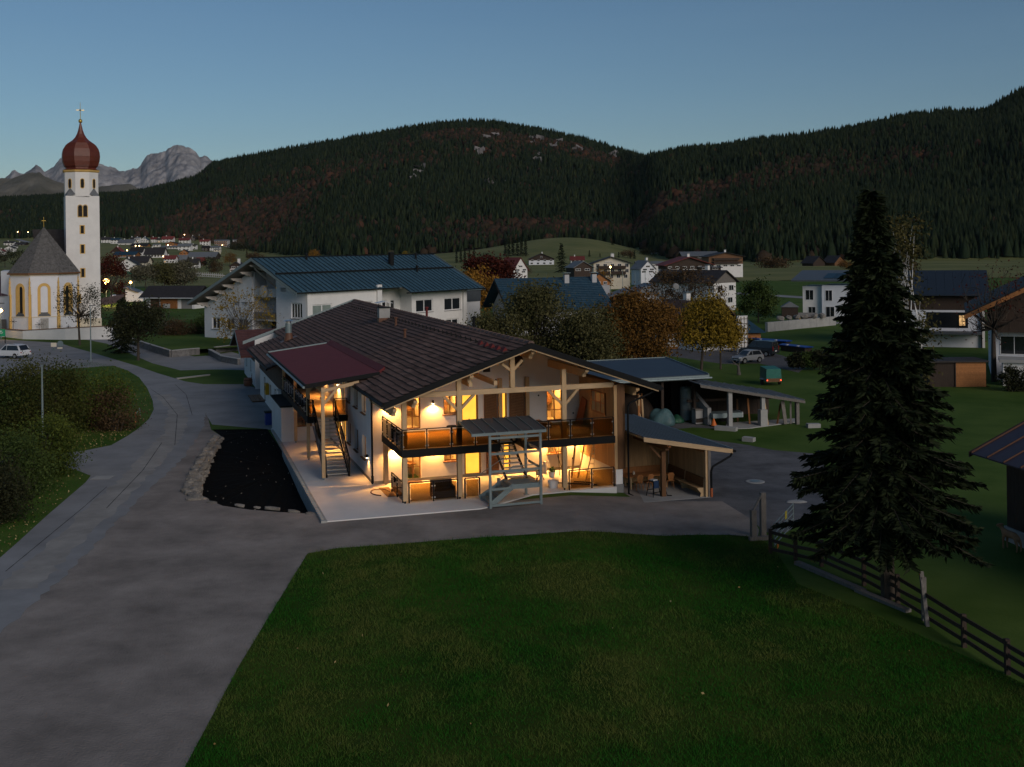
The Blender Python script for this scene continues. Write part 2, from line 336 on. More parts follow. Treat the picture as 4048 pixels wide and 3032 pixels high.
ridgem = mat('high_pasture', (0.12, 0.115, 0.085), 0.95, 0.3, 0.006, col2=(0.2, 0.185, 0.15), world=True, spec=0.05)
ridge_sheet('pasture_ridge', [(-900, 780), (-200, 720), (0, 706), (50, 704), (122, 684), (160, 686), (185, 704), (230, 724), (270, 735), (330, 742), (420, 738), (480, 735), (520, 730), (560, 748), (640, 752), (800, 740), (1000, 760)], 4500, 5600, ridgem, 900, 8)

# ---- near ground with the pit of the planting bed cut out
PIT = [HW(-4.55, -0.3), HW(-6.2, 0.75), HW(-7.7, 1.9), HW(-8.95, 3.3), HW(-9.7, 5.2), HW(-10.2, 7.3), HW(-9.9, 10.5), HW(-9.45, 14.0), HW(-8.9, 18.0), HW(-8.2, 22.0), HW(-7.7, 25.2), HW(-8.2, 28.9), HW(-4.35, 27.5), HW(-4.3, 14.0)]
def cut_sheet(name, outer, m, off, holes=(), kind='structure', cuts=(3.0, 7.0), **kw):
    bm = bmesh.new(); es = []
    for lp in [outer] + list(holes):
        vs = [bm.verts.new((p[0], p[1], 0)) for p in lp]
        es += [bm.edges.new((vs[i], vs[(i + 1) % len(vs)])) for i in range(len(vs))]
    bmesh.ops.triangle_fill(bm, use_beauty=True, edges=es, normal=(0, 0, 1))
    for x in cuts: bmesh.ops.bisect_plane(bm, geom=bm.verts[:] + bm.edges[:] + bm.faces[:], plane_co=(x, 0, 0), plane_no=(1, 0, 0))
    for v in bm.verts: v.co.z = ground_z(v.co.x, v.co.y) + off
    bmesh.ops.recalc_face_normals(bm, faces=bm.faces)
    for f in bm.faces:
        if f.normal.z < 0: f.normal_flip()
    me = bpy.data.meshes.new(name); bm.to_mesh(me); bm.free(); me.materials.append(M[m] if isinstance(m, str) else m)
    return obj(name, me, None, kind=kind, **kw)
M['turf'] = mat('meadow_turf', (0.055, 0.125, 0.015), 0.95, 0.4, 0.12, col2=(0.09, 0.14, 0.03), world=True, spec=0.08, bump=0.3, bscale=9)
M['lawn'] = mat('lawn_turf', (0.018, 0.075, 0.007), 0.95, 0.5, 0.16, col2=(0.06, 0.08, 0.014), world=True, spec=0.05, bump=0.4, bscale=8)
M['gravel'] = mat('fine_gravel', (0.25, 0.222, 0.2), 0.95, 0.34, 0.35, 0.7, 14, world=True, spec=0.1, detail=15)
M['gravel_dark'] = mat('dark_gravel', (0.12, 0.12, 0.125), 0.95, 0.4, 0.5, 0.5, 15, world=True, spec=0.2)
cut_sheet('ground', [(-330, -40), (330, -40), (330, 405), (-330, 405)], 'turf', 0.0, [PIT])
# pit floor
mb = MB()
for i in range(len(PIT)):
    a, b = PIT[i], PIT[(i + 1) % len(PIT)]
    mb.add([(a.x, a.y, -0.05), (b.x, b.y, -0.05), (b.x, b.y, -1.3), (a.x, a.y, -1.3)], [(0, 1, 2, 3)])
def pit_z(p):
    d = (p - HO).dot(HV); return -0.75 + 0.66 * min(1, max(0, (d - 6) / 20.0))
bm = bmesh.new(); vs = [bm.verts.new((p.x, p.y, 0)) for p in PIT]; es = [bm.edges.new((vs[i], vs[(i + 1) % len(vs)])) for i in range(len(vs))]
bmesh.ops.triangle_fill(bm, use_beauty=True, edges=es); bmesh.ops.subdivide_edges(bm, edges=bm.edges[:], cuts=5, use_grid_fill=True)
for v in bm.verts: v.co.z = pit_z(v.co.copy()) + random.uniform(-0.05, 0.05)
me = bpy.data.meshes.new('planting_bed'); bm.to_mesh(me); bm.free(); me.materials.append(M['soil']); obj('planting_bed', me, kind='structure')
mb.build('bed_edge', 'soil', kind='structure')

L = lambda *pts: [tuple(DG(x, y, -0.06)[:2]) for x, y in pts]
RL = L((0, 1205), (40, 1170), (100, 1115), (150, 1072), (185, 1042), (196, 1028), (170, 1017), (118, 1007))
RL2 = L((118, 982), (180, 974), (240, 962), (275, 942), (300, 925), (322, 905), (332, 885), (330, 866), (318, 838), (300, 815), (275, 800), (245, 790))
RR = L((445, 888), (440, 920), (400, 985), (320, 1060), (250, 1130), (160, 1225), (60, 1315), (0, 1370))
jag = []
for a, b in zip(RR, RR[1:]):
    n = max(2, int(math.dist(a, b) / 0.5))
    for i in range(n): k = i / n; jag.append((a[0] + (b[0] - a[0]) * k + random.uniform(-.12, .12), a[1] + (b[1] - a[1]) * k))
jag.append(RR[-1])
road_far = L((100, 800), (20, 835), (0, 900), (0, 905), (-160, 960), (-400, 900), (-400, 738), (0, 733), (130, 741), (150, 748), (200, 762), (300, 792), (340, 806), (400, 824), (440, 830), (525, 830), (592, 850), (602, 932), (575, 927), (458, 917), (445, 895))
cut_sheet('road', RL + RL2 + road_far + jag[1:] + [(-17.2, 18), (-21.5, 18)], 'asphalt', 0.008)
cut_sheet('side_path', L((0, 1000), (118, 1003), (190, 1018), (215, 985), (118, 984), (0, 980)), 'asphalt_dark', 0.004)
cut_sheet('school_path', L((182, 733), (230, 742), (330, 785), (390, 800), (470, 798), (540, 800), (540, 772), (500, 760), (455, 768), (420, 770), (330, 752), (285, 740), (265, 728), (240, 728)), 'asphalt', 0.004)
lawn_in = [(-9.1, 48.6), (-8.0, 49.35), (-2.4, 50.7), (4.0, 52.05), (8.0, 52.55), (10.0, 52.5), (11.3, 52.0)]
cut_sheet('gravel_yard', [(-17.2, 18)] + jag[::-1] + [tuple(HW(-8.3, 28.9)[:2])] + [tuple(p[:2]) for p in PIT[10::-1]] + [tuple(HW(-4.3, -1)[:2]), tuple(HW(12.2, -1)[:2]), tuple(HW(12.3, 2)[:2]), tuple(HW(17.6, 2)[:2])]
          + [tuple(DG(x, y, -0.5)[:2]) for x, y in ((1560, 1080), (1620, 1110), (1640, 1145))] + lawn_in[::-1] + [(-9.0, 41.9), (-8.9, 35.6), (-8.6, 28.8), (-8.2, 18)], 'gravel', 0.004)
cut_sheet('back_yard', [tuple(DG(x, y, -0.5)[:2]) for x, y in ((1350, 950), (1350, 915), (1440, 905), (1520, 918), (1560, 922), (1640, 950), (1720, 950), (1780, 1000), (1790, 1080), (1700, 1150), (1652, 1150), (1620, 1120), (1560, 1083), (1430, 1083))], 'gravel_dark', 0.006)
cut_sheet('car_park', [tuple(DG(x, y, -0.5)[:2]) for x, y in ((1440, 768), (1560, 786), (1640, 785), (1725, 805), (1745, 790), (1690, 768), (1600, 745), (1440, 742))], 'asphalt_dark', 0.004)
cut_sheet('field_road', [tuple(DG(x, y, -0.5)[:2]) for x, y in ((1560, 630), (1860, 648), (1860, 653), (1560, 634))], 'asphalt', 0.05)
cut_sheet('terrace_court', L((0, 990), (0, 990.5), (1, 990)), 'gravel', 0.0) if False else None

# terrace slab round the house and shelter floor
mb = MB(); P = [HW(-4.35, -2.15), HW(3.4, -2.3), HW(4.0, -2.05), HW(6.9, -0.25), HW(11.75, -0.2), HW(12.2, 6), HW(-0.6, 6), HW(-0.6, 27), HW(-4.1, 27.4)]
mb.prism([(p.x, p.y, -0.55) for p in P], (0, 0, 0.55)); mb.build('terrace', 'terrace', kind='structure')
mb = MB(); P = [HW(11.95, -2.15), HW(16.45, -2.35), HW(16.45, 11), HW(12.2, 11)]
mb.prism([(p.x, p.y, -0.8) for p in P], (0, 0, 0.32)); mb.build('shelter_floor', 'concrete', kind='structure')
mb = MB(); P = [DG(x, y, -0.5) for x, y in ((1340, 915), (1340, 905), (1450, 898), (1500, 905), (1420, 917))]
mb.prism([(p.x, p.y, -0.6) for p in P], (0, 0, 0.14)); mb.build('shed_apron', 'concrete', kind='structure')
mb = MB(); P = [DG(x, y, -0.5) for x, y in ((1565, 928), (1570, 915), (1720, 905), (1725, 912), (1620, 926))]
mb.prism([(p.x, p.y, -0.6) for p in P], (0, 0, 0.16)); mb.build('shed_floor', 'concrete', kind='structure')

# foreground lawn with blades
lawn_poly = lawn_in + [(11.6, 50), (11.3, 44.8), (13.0, 41.5), (15.7, 34.4), (20, 26), (20, 18), (-8.2, 18), (-8.6, 28.8), (-8.9, 35.6), (-9.0, 41.9)]
cut_sheet('lawn', lawn_poly, 'lawn', 0.012)
def in_poly(x, y, poly):
    r = np.zeros(len(x), bool); n = len(poly); j = n - 1
    for i in range(n):
        xi, yi = poly[i][:2]; xj, yj = poly[j][:2]
        c = ((yi > y) != (yj > y)) & (x < (xj - xi) * (y - yi) / (yj - yi + 1e-12) + xi); r ^= c; j = i
    return r
def gz_np(x): return -0.06 - 0.44 * np.clip((x - 3) / 4, 0, 1)
def blades(name, poly, n, h, w, m, y0, y1, x0, x1):
    x = rng.uniform(x0, x1, n); y = y0 + (y1 - y0) * rng.uniform(0, 1, n) ** 1.25
    k = in_poly(x, y, poly) & (rng.uniform(0, 1, n) < .25 + 1.1 * fbm(x * .9 + 30, y * .9, 44)); x, y = x[k], y[k]; n = len(x)
    pat = fbm(x * 0.35 + 9, y * 0.35, 21); pat2 = fbm(x * 1.6, y * 1.6, 5)
    hh = h * rng.uniform(0.4, 1.3, n) * (0.15 + pat2 * 1.9); a = rng.uniform(0, 2 * PI, n); lx, ly = rng.normal(0, .55, n) * hh, rng.normal(0, .55, n) * hh
    z = gz_np(x) + 0.01; dx, dy = np.cos(a) * w, np.sin(a) * w
    v = np.stack([np.stack([x - dx, y - dy, z], 1), np.stack([x + dx, y + dy, z], 1), np.stack([x + lx, y + ly, z + hh], 1)], 1).reshape(-1, 3)
    tone = np.clip((pat - 0.36) * 3.0 + (pat2 - .45) * .8 + rng.normal(0, .2, n), 0, 1)
    return np_mesh(name, v, np.arange(3 * n).reshape(n, 3), m, tone, kind='stuff')
M['blade'] = mat('grass_blade', (0.02, 0.06, 0.012), 0.8, 0.0, 1, col2=(0.1, 0.125, 0.028), tone=True, spec=0.1)
M['blade'].node_tree.nodes['Mix'].inputs[6].default_value = (0.016, 0.1, 0.008, 1)
blades('grass', lawn_poly, 520000, 0.095, 0.009, 'blade', 24, 53, -9.2, 20)
# verges, fallen leaves
verge = L((0, 1205), (100, 1115), (196, 1028), (150, 1012), (115, 1003), (0, 1003))
isl = RL2 + L((200, 782), (100, 800), (20, 835), (10, 900), (60, 975))
blades('verge_grass', verge, 60000, 0.09, 0.01, 'blade', 46, 74, -40, -20)
blades('island_grass', isl, 90000, 0.1, 0.012, 'blade', 70, 140, -60, -24)
M['dead_leaf'] = mat('fallen_leaf', (0.3, 0.2, 0.06), 0.8, 0.3, 1, col2=(0.42, 0.33, 0.16), tone=True)
def litter(name, pts, size):
    v, f = leaf_cloud(pts, size); v[:, 2] = np.maximum(v[:, 2] * 1.0, gz_np(v[:, 0]) + 0.02)
    return np_mesh(name, v, f, 'dead_leaf', rng.uniform(0, 1, len(f)), kind='stuff')
def scat(n, px0, px1, py0, py1, poly, z=0.0):
    P = [G(random.uniform(px0, px1), random.uniform(py0, py1), -0.06) for _ in range(n)]; P = np.array([(p.x, p.y, 0.0) for p in P])
    return P[in_poly(P[:, 0], P[:, 1], poly)]
p1 = scat(900, 120, 620, 1690, 1810, isl); p2 = scat(420, 0, 350, 1840, 2190, verge); p3 = scat(160, 400, 610, 1560, 1760, isl); p4 = scat(28, 800, 4000, 2200, 3000, lawn_poly)
litter('fallen_leaves', np.concatenate([p1, p2, p3, p4]) + np.array([0, 0, 0.04]), 0.055)
# worn wheel track, cracks and patches of the road
def strip(name, pts, w, m, off, kind='structure'):
    mb = MB(); P = [G(x, y, -0.06) for x, y in pts]
    Q = []
    for a, b in zip(P, P[1:]):
        n = max(1, int((b - a).length / .6))
        Q += [a.lerp(b, i / n) for i in range(n)]
    Q.append(P[-1]); L_, R_ = [], []
    for i, p in enumerate(Q):
        d = (Q[min(i + 1, len(Q) - 1)] - Q[max(i - 1, 0)]).normalized(); n_ = Vector((-d.y, d.x, 0)) * w * random.uniform(.75, 1.25) / 2
        L_.append((p.x + n_.x, p.y + n_.y, ground_z(p.x, p.y) + off)); R_.append((p.x - n_.x, p.y - n_.y, ground_z(p.x, p.y) + off))
    k = len(Q); return mb.add(L_ + R_, [(i, k + i, k + i + 1, i + 1) for i in range(k - 1)]).build(name, m, kind=kind)
strip('worn_wheel_track', [(60, 2330), (330, 2080), (560, 1860), (690, 1710), (705, 1620), (640, 1560)], 1.5, 'asphalt_worn', .012)
for pts in ([(20, 2260), (200, 2110), (330, 2010), (420, 1925)], [(420, 2010), (560, 1860), (640, 1750)], [(690, 1760), (700, 1640), (650, 1570), (600, 1540)], [(760, 1640), (735, 1560), (690, 1520)], [(608, 1633), (690, 1640)], [(590, 1700), (640, 1706)], [(640, 1728), (670, 1728)]): strip('road_crack', [(x + random.uniform(-6, 6), y) for x, y in pts], .045, 'crack', .016)

pp_ = np.array([tuple(HO + HU * random.uniform(-9.8, -4.4) + HV * random.uniform(1, 28)) for _ in range(90)]); pp_ = pp_[in_poly(pp_[:, 0], pp_[:, 1], PIT)]
pv_, pf_ = leaf_cloud(np.array([(q[0], q[1], pit_z(Vector(q)) + .04) for q in pp_]), .05); np_mesh('bed_crumbs', pv_, pf_, 'stone', kind='stuff')
# ================================================================ THE LIT FARMHOUSE
Hs = thing('farmhouse', 'long farmhouse with brown tiled roof and lamp-lit timber porch and balcony', 'house', HO, HTH)
RS, RZ, RU = 0.35, 8.12, 6.65                         # roof slope, ridge height, ridge position
def roof_z(u): return RZ - RS * abs(u - RU)
def wall_cells(mb, a0, a1, z0, z1, holes, f, top=None):
    """wall in strips round rectangular holes; f(a0,a1,z0,z1) adds one cell"""
    xs = sorted({a0, a1, *[h[0] for h in holes], *[h[1] for h in holes]})
    for x0, x1 in zip(xs, xs[1:]):
        hs = sorted([(h[2], h[3]) for h in holes if h[0] <= x0 + 1e-6 and h[1] >= x1 - 1e-6]); z = z0
        for h0, h1 in hs:
            if h0 > z + 1e-6: f(x0, x1, z, h0)
            z = h1
        if z1 > z + 1e-6: f(x0, x1, z, z1)
WV, WT = 5.35, 0.32
FD, FU = 2.85, 2.85
holes = [(1.2, 2.1, 0.08, 2.2), (3.46, 4.26, 1.0, 2.1), (4.66, 5.66, 0.08, 2.2), (9.74, 10.7, 1.0, 2.1), (7.0, 7.45, 0.08, 2.2),
         (1.2, 2.1, 2.95, 5.0), (3.46, 4.26, 3.68, 4.78), (4.5, 5.52, 2.95, 5.0), (6.86, 7.26, 2.95, 5.0), (9.72, 10.74, 2.9, 4.85)]
mb = MB(); wall_cells(mb, -0.64, 11.78, -0.3, 5.1, holes, lambda a, b, c, d: mb.box(a, b, WV, WV + WT, c, d))
mb.prism([(-0.64, WV, 5.1), (11.78, WV, 5.1), (11.78, WV, roof_z(11.78) - .1), (RU, WV, RZ - .1), (-0.64, WV, roof_z(-.64) - .1)], (0, WT, 0)); mb.build('wall', 'plaster', Hs)
sideh = [(7.55, 8.75, 1.0, 2.3), (10.15, 11.35, 1.0, 2.3), (12.75, 13.95, 1.0, 2.3), (7.55, 8.75, 3.62, 4.75), (10.15, 11.35, 3.62, 4.75), (12.75, 13.95, 3.62, 4.75), (14.7, 15.7, 0.05, 2.2), (14.9, 15.9, 2.9, 4.9), (18.2, 19.2, 2.9, 4.9), (17.2, 18.6, 0.9, 2.1)]
mb = MB(); wall_cells(mb, WV + WT, 30, -0.3, 5.3, sideh, lambda a, b, c, d: mb.box(-0.64, -0.32, a, b, c, d)); mb.build('wall', 'plaster_shade', Hs)
mb = MB(); mb.box(11.78, 12.1, WV, 53, -.6, 5.9); mb.build('wall', 'plaster', Hs)
mb = MB(); mb.prism([(-3.1, 52, -.5), (11.8, 52, -.5), (11.8, 52, 6.2), (RU, 52, 7.9), (-3.1, 52, 4.6)], (0, .3, 0)); mb.build('wall', 'plaster', Hs)
BOX('plinth', 'plinth', Hs, -0.68, -0.62, WV + .2, 21.2, -.05, .16); BOX('plinth', 'plinth', Hs, -0.6, 11.76, WV - .04, WV + .02, -.05, .17)

# roof: two slopes, soffit, verge boards
VF, VB = -0.95, 53.0
def slope(mb, u0, u1, v0, v1, th, off=0.0):
    zz = [roof_z(u) + off for u in (u0, u1)]
    mb.prism([(u0, v0, zz[0]), (u1, v0, zz[1]), (u1, v0, zz[1] - th), (u0, v0, zz[0] - th)], (0, v1 - v0, 0))
mb = MB(); slope(mb, -1.22, RU, VF + .02, VB, .12, -.07); slope(mb, RU + .001, 14.1, VF + .02, VB, .12, -.07); slope(mb, -4.15, -1.23, 28.4, VB - 7, .12, -.07); mb.build('roof', 'roof_brown', Hs)
mb = MB(); slope(mb, -1.15, RU - .01, VF + .06, VB, .05, -.21); slope(mb, RU + .01, 14.0, VF + .06, VB, .05, -.21); mb.build('soffit', 'spruce_beam', Hs)
mb = MB()
for u0, u1 in ((-1.27, RU), (RU + .001, 14.15)):
    mb.prism([(u0, VF - .04, roof_z(u0) + .03), (u1, VF - .04, roof_z(u1) + .03), (u1, VF - .04, roof_z(u1) - .28), (u0, VF - .04, roof_z(u0) - .28)], (0, .055, 0))
mb.build('verge_board', 'black_steel', Hs)
mb = MB()
for u0, u1 in ((-1.15, RU), (RU + .001, 14.0)):
    mb.prism([(u0, VF + .02, roof_z(u0) - .283), (u1, VF + .02, roof_z(u1) - .283), (u1, VF + .02, roof_z(u1) - .36), (u0, VF + .02, roof_z(u0) - .36)], (0, .05, 0))
mb.build('verge_trim', 'spruce_beam', Hs)
for a_, b_, c_, d_ in ((-1.34, VF, 7.5, 5.27), (14.22, VF, 30, 5.35), (-4.28, 28.3, VB - 7, 4.25)): MB().tube((a_, b_, d_), (a_, c_, d_), .075, n=10).build('gutter', 'black_steel', Hs)
mb = MB(); mb.path([(-1.3, 5.0, 5.2), (-0.8, 5.15, 4.85), (-.72, 5.22, 4.7), (-.72, 5.22, .05)], .055, 10); mb.tube((-.72, 5.22, .1), (-.72, 5.22, .5), .075, n=10); mb.build('downpipe', 'black_steel', Hs)
mb = MB(); mb.path([(14.1, -.6, 5.25), (12.5, -.45, 4.6), (12.4, -.35, 4.4), (12.4, -.35, -.4), (12.5, -.7, -.46)], .055, 10); mb.build('downpipe', 'black_steel', Hs)

# tiles of the near slope: one panel per piece, the nearest 300 separate, the far ones joined
TL, TC = 1.3, 0.38
def tile_geo(mb, u, v, du=0.0, dz=0.0, L=TL - .012, ribs=6):
    c = math.cos(math.atan(RS)); w = TC * c + .03
    vs = []; n = ribs * 2
    for j, uu in enumerate((u, u + w)):
        for i in range(n + 1):
            h = .02 if i % 2 else .0
            vs.append((uu, v + L * i / n, roof_z(uu) + h + (.07 if j == 0 else .004) + dz * (1 - j)))
    fs = [(i, i + 1, n + 2 + i, n + 1 + i) for i in range(n)]
    k = len(vs); vs += [(u, v, roof_z(u) - .01), (u, v + L, roof_z(u) - .01)]
    fs.append(tuple([k] + list(range(0, n + 1)) + [k + 1]))
    mb.add(vs, fs)
UE = -1.3; ncol = 41; nrow = 22; near = 13
stepu = TC * math.cos(math.atan(RS))
tm = MB(); tile_geo(tm, 0, 0, ribs=6)
tile_me = tm.build('roof_tile', 'roof_brown', Hs).data
tile0 = [o for o in Hs.children if o.name.startswith('roof_tile')][0]
z00 = roof_z(0.0); first = True; far = MB()
for c in range(ncol):
    for r in range(nrow):
        u = UE + r * stepu; v = VF + .04 + c * TL + (0.0)
        if u < .05 and 7.6 < v < 28: continue
        if c < near:
            o = tile0 if first else dup(tile0, Hs); first = False
            o.location = (u, v + random.uniform(-.006, .006), roof_z(u) - z00 + random.uniform(0, .012)); o.rotation_euler = (0, random.uniform(-.006, .006), 0)
        else: tile_geo(far, u, v, dz=random.uniform(0, .012), ribs=3)
for c in range(14):
    for r in range(8): tile_geo(far, -4.2 + r * stepu, 28.4 + c * TL, dz=random.uniform(0, .012), ribs=3)
far.build('roof_tiles', 'roof_brown', Hs, kind='stuff')
cap = MB()
for i in range(66):
    v = VF + i * .82; cap.add([(RU - .2, v, RZ + .0), (RU - .1, v, RZ + .12), (RU + .1, v, RZ + .12), (RU + .2, v, RZ + .0), (RU - .17, v + .85, RZ - .01), (RU - .08, v + .85, RZ + .09), (RU + .08, v + .85, RZ + .09), (RU + .17, v + .85, RZ - .01)], [(0, 1, 5, 4), (1, 2, 6, 5), (2, 3, 7, 6), (0, 3, 2, 1)])
cap.build('ridge_cap', 'roof_brown', Hs)
mb = MB(); slope(mb, -4.15, RU, VB - .0, VB + .1, .3, .12); mb.build('verge_board', 'galv', Hs)
sg = None
for i in range(44):                                    # snow guards below the ridge
    v = -.4 + i * 1.1; m_ = 'roof_maroon' if i < 5 else 'black_steel'
    if i in (0, 5):
        s_ = MB(); w = .22 if i == 0 else .06; s_.prism([(0, -w, .02), (-.28 if i == 0 else -.12, -w, -.05), (-.12, -w, .2)], (0, 2 * w, 0)); sg = s_.build('snow_guard', m_, Hs)
    else: sg = dup(sg, Hs)
    sg.location = (5.45, v, roof_z(5.45) + .05)
def vent(u, v, m_, h=.55, name='roof_vent'):
    z = roof_z(u); s_ = MB(); s_.lathe([(.16, -.1), (.11, .1), (.09, .18), (.09, h), (.15, h + .02), (.15, h + .1), (.05, h + .14)], 12, (0, 0, 0)); return s_.build(name, m_, Hs, loc=(u, v, z))
M['copper'] = mat('brown_sheet', (0.13, 0.06, 0.035), 0.5, 0.2, 3)
vent(4.76, 24.4, 'copper'); vent(3.81, 17.0, 'copper'); vent(7.3, 25.2, 'roof_maroon', .75); vent(7.3, 12.3, 'black_steel', .75)
ch = MB().box(4.55, 5.4, 29.6, 30.4, 6.6, 8.55).build('chimney', 'concrete', Hs)
MB().box(4.5, 5.45, 29.55, 30.45, 7.0, 7.75).build('flashing', 'copper', ch)
mb = MB()
for a in (4.6, 5.3):
    for b in (29.7, 30.3): mb.box(a, a + .05, b - .05, b, 8.55, 8.92)
mb.box(4.5, 5.5, 29.5, 30.5, 8.54, 8.6); mb.build('cap_legs', 'black_steel', ch)
MB().prism([(4.35, 29.4, 8.9), (4.98, 29.4, 9.0), (5.6, 29.4, 8.9), (5.6, 29.4, 8.93), (4.98, 29.4, 9.05), (4.35, 29.4, 8.93)], (0, 1.2, 0)).build('cap_plate', 'white_metal', ch)
ch = MB().lathe([(.5, -.3), (.28, .62), (.28, .63)], 16, (-1.2, 40.8, 5.4)).build('chimney', M['copper'], Hs)
MB().lathe([(.27, .6), (.27, 1.45)], 16, (-1.2, 40.8, 5.4)).build('flue', 'galv', ch, smooth=False)
MB().lathe([(.22, 1.45), (.22, 1.62), (.42, 1.63), (.3, 1.72), (.02, 1.75)], 16, (-1.2, 40.8, 5.4)).build('cap_plate', 'steel', ch)
MB().prism([(-1.9, 40.2, roof_z(-1.9) + .09), (-.5, 40.2, roof_z(-.5) + .09), (-.5, 40.2, roof_z(-.5) + .1), (-1.9, 40.2, roof_z(-1.9) + .1)], (0, 1.3, 0)).build('flashing', 'copper', ch)

# windows and doors
M['room'] = mat('room_wall', (0.75, 0.62, 0.42), 0.9, 0.1, 1)
M['room_lamp'] = emit('ceiling_lamp', (1.0, 0.52, 0.14), 70.0)
M['stained_mid'] = mat('mid_brown_wood', (0.25, 0.12, 0.05), 0.6, 0.2, 3)
def window(par, x, y, z, w, h, rz=0.0, nx=2, ny=2, pane='pane', fr='frame_wood', sill=None, lit=False, depth=.1, t=.07, name='window', furn=0, mull=.03):
    mb = MB(); mb.box(-w / 2, w / 2, depth, depth + .07, 0, t).box(-w / 2, w / 2, depth, depth + .07, h - t, h)
    mb.box(-w / 2, -w / 2 + t, depth, depth + .07, t, h - t).box(w / 2 - t, w / 2, depth, depth + .07, t, h - t)
    for i in range(1, nx): xx = -w / 2 + w * i / nx; mb.box(xx - mull, xx + mull, depth + .005, depth + .065, t, h - t)
    for j in range(1, ny): zz = h * j / ny; mb.box(-w / 2 + t, w / 2 - t, depth + .012, depth + .058, zz - mull * .7, zz + mull * .7)
    f = mb.build(name, fr, par, loc=(x, y, z), rot=(0, 0, rz))
    MB().box(-w / 2 + t, w / 2 - t, depth + .03, depth + .045, t, h - t).build('pane', 'clear' if lit else pane, f)
    if sill: MB().prism([(-w / 2 - .08, -.12, -.06), (-w / 2 - .08, depth + .02, -.03), (-w / 2 - .08, depth + .02, .01), (-w / 2 - .08, -.12, -.02)], (w + .16, 0, 0)).build('sill', sill, f)
    if lit:
        W2, Dp, H0, H1 = max(w, 1.0) * .62, 2.2, -.15 if furn < 3 else -.9, h + .2
        r = MB(); q = depth + .08
        r.add([(-W2, q, H0), (W2, q, H0), (W2, q, H1), (-W2, q, H1), (-W2, q + Dp, H0), (W2, q + Dp, H0), (W2, q + Dp, H1), (-W2, q + Dp, H1)], [(4, 5, 6, 7), (0, 1, 5, 4), (3, 7, 6, 2), (0, 4, 7, 3), (1, 2, 6, 5)])
        r.build('room', M['room'], f)
        MB().box(-.25, .25, q + .7, q + 1.2, H1 - .06, H1 - .02).build('ceiling_light', M['room_lamp'], f)
        g = MB()
        if furn == 1: g.box(-W2 + .02, W2 * .1, q + 1.6, q + 2.15, H0, H0 + 1.0).box(W2 * .2, W2 * .9, q + 1.9, q + 2.15, H0 + .9, H1 - .35)
        if furn == 2: g.box(-W2 * .8, W2 * .8, q + 1.2, q + 2.1, H0 + .72, H0 + .78).box(-.1, 0, q + 1.5, q + 1.6, H0, H0 + .72).box(.05, W2 * .9, q + 2.0, q + 2.15, 1.1, 1.6)
        if furn == 3: g.box(-W2 * .4, W2 * .5, q + 1.7, q + 2.1, 0, .75).box(-W2 * .2, W2 * .1, q + 1.6, q + 1.9, .75, .95)
        if furn: g.build('furniture', M['stained_mid'], f)
    return f
# front wall, ground floor and balcony floor
window(Hs, 1.65, WV, .08, .9, 2.12, nx=2, ny=3, lit=True, furn=2, name='glazed_door')
window(Hs, 3.86, WV, 1.0, .8, 1.1, nx=2, ny=3, lit=True, furn=3, sill='brown_wood')
window(Hs, 5.16, WV, .08, 1.0, 2.12, nx=1, ny=1, pane='lit_door', name='glazed_door', t=.1)
window(Hs, 7.22, WV, .08, .45, 2.12, nx=1, ny=1, pane='lit_door', name='glazed_door', t=.08)
window(Hs, 10.22, WV, 1.0, .96, 1.1, nx=2, ny=3, lit=True, furn=3, sill='brown_wood')
window(Hs, 1.65, WV, 2.95, .9, 2.05, nx=2, ny=3, lit=True, furn=1, name='glazed_door')
window(Hs, 3.86, WV, 3.68, .8, 1.1, nx=2, ny=2, lit=True, furn=3, sill='brown_wood')
window(Hs, 5.01, WV, 2.95, 1.02, 2.05, nx=1, ny=1, pane='lit_door', name='glazed_door', t=.1)
window(Hs, 7.06, WV, 2.95, .4, 2.05, nx=1, ny=1, pane='lit_door', name='glazed_door', t=.08)
window(Hs, 10.23, WV, 2.9, 1.02, 1.95, nx=2, ny=3, lit=True, furn=1, name='glazed_door')
for i, (a, b, c, d) in enumerate(sideh[:6]):
    window(Hs, -0.64, (a + b) / 2, c, b - a, d - c, -PI / 2, 2, 2, sill='brown_wood', pane='lit_dim' if i in (0, 3) else 'pane', depth=.16)
window(Hs, -.64, 15.2, .05, 1.0, 2.15, -PI / 2, 1, 2, pane='lit_door', name='glazed_door')
window(Hs, -.64, 15.4, 2.9, 1.0, 2.0, -PI / 2, 1, 2, pane='lit_dim', name='glazed_door')
window(Hs, -.64, 18.7, 2.9, 1.0, 2.0, -PI / 2, 1, 2, pane='lit_door', name='glazed_door')
window(Hs, -.64, 17.9, .9, 1.4, 1.2, -PI / 2, 2, 1, pane='lit_door', sill='brown_wood')
# louvred shutters on the balcony floor with their posts
for u0, u1, z0, z1 in ((5.86, 6.62, 2.9, 4.98), (7.4, 8.3, 2.9, 4.98), (5.95, 6.7, .1, 2.15)):
    mb = MB(); mb.box(u0, u0 + .07, WV - .12, WV - .05, z0, z1).box(u1 - .07, u1, WV - .12, WV - .05, z0, z1).box(u0, u1, WV - .119, WV - .051, z1 - .07, z1).box(u0, u1, WV - .06, WV - .03, z0, z1)
    sh = mb.build('shutter', 'brown_wood', Hs); sl = None
    n = int((z1 - z0) / .09)
    for i in range(n):
        z = z0 + .06 + i * .09
        if sl is None: sl = MB().beam((u0 + .07, WV - .11, .06), (u1 - .07, WV - .11, -.06), .05, .035).build('slat', 'stained_mid', sh)
        else: sl = dup(sl, sh)
        sl.location = (0, 0, z)
for u in (6.68, 8.34): BOX('post', 'spruce_wood', Hs, u, u + .22, WV - .28, WV - .06, 2.86, 5.6)
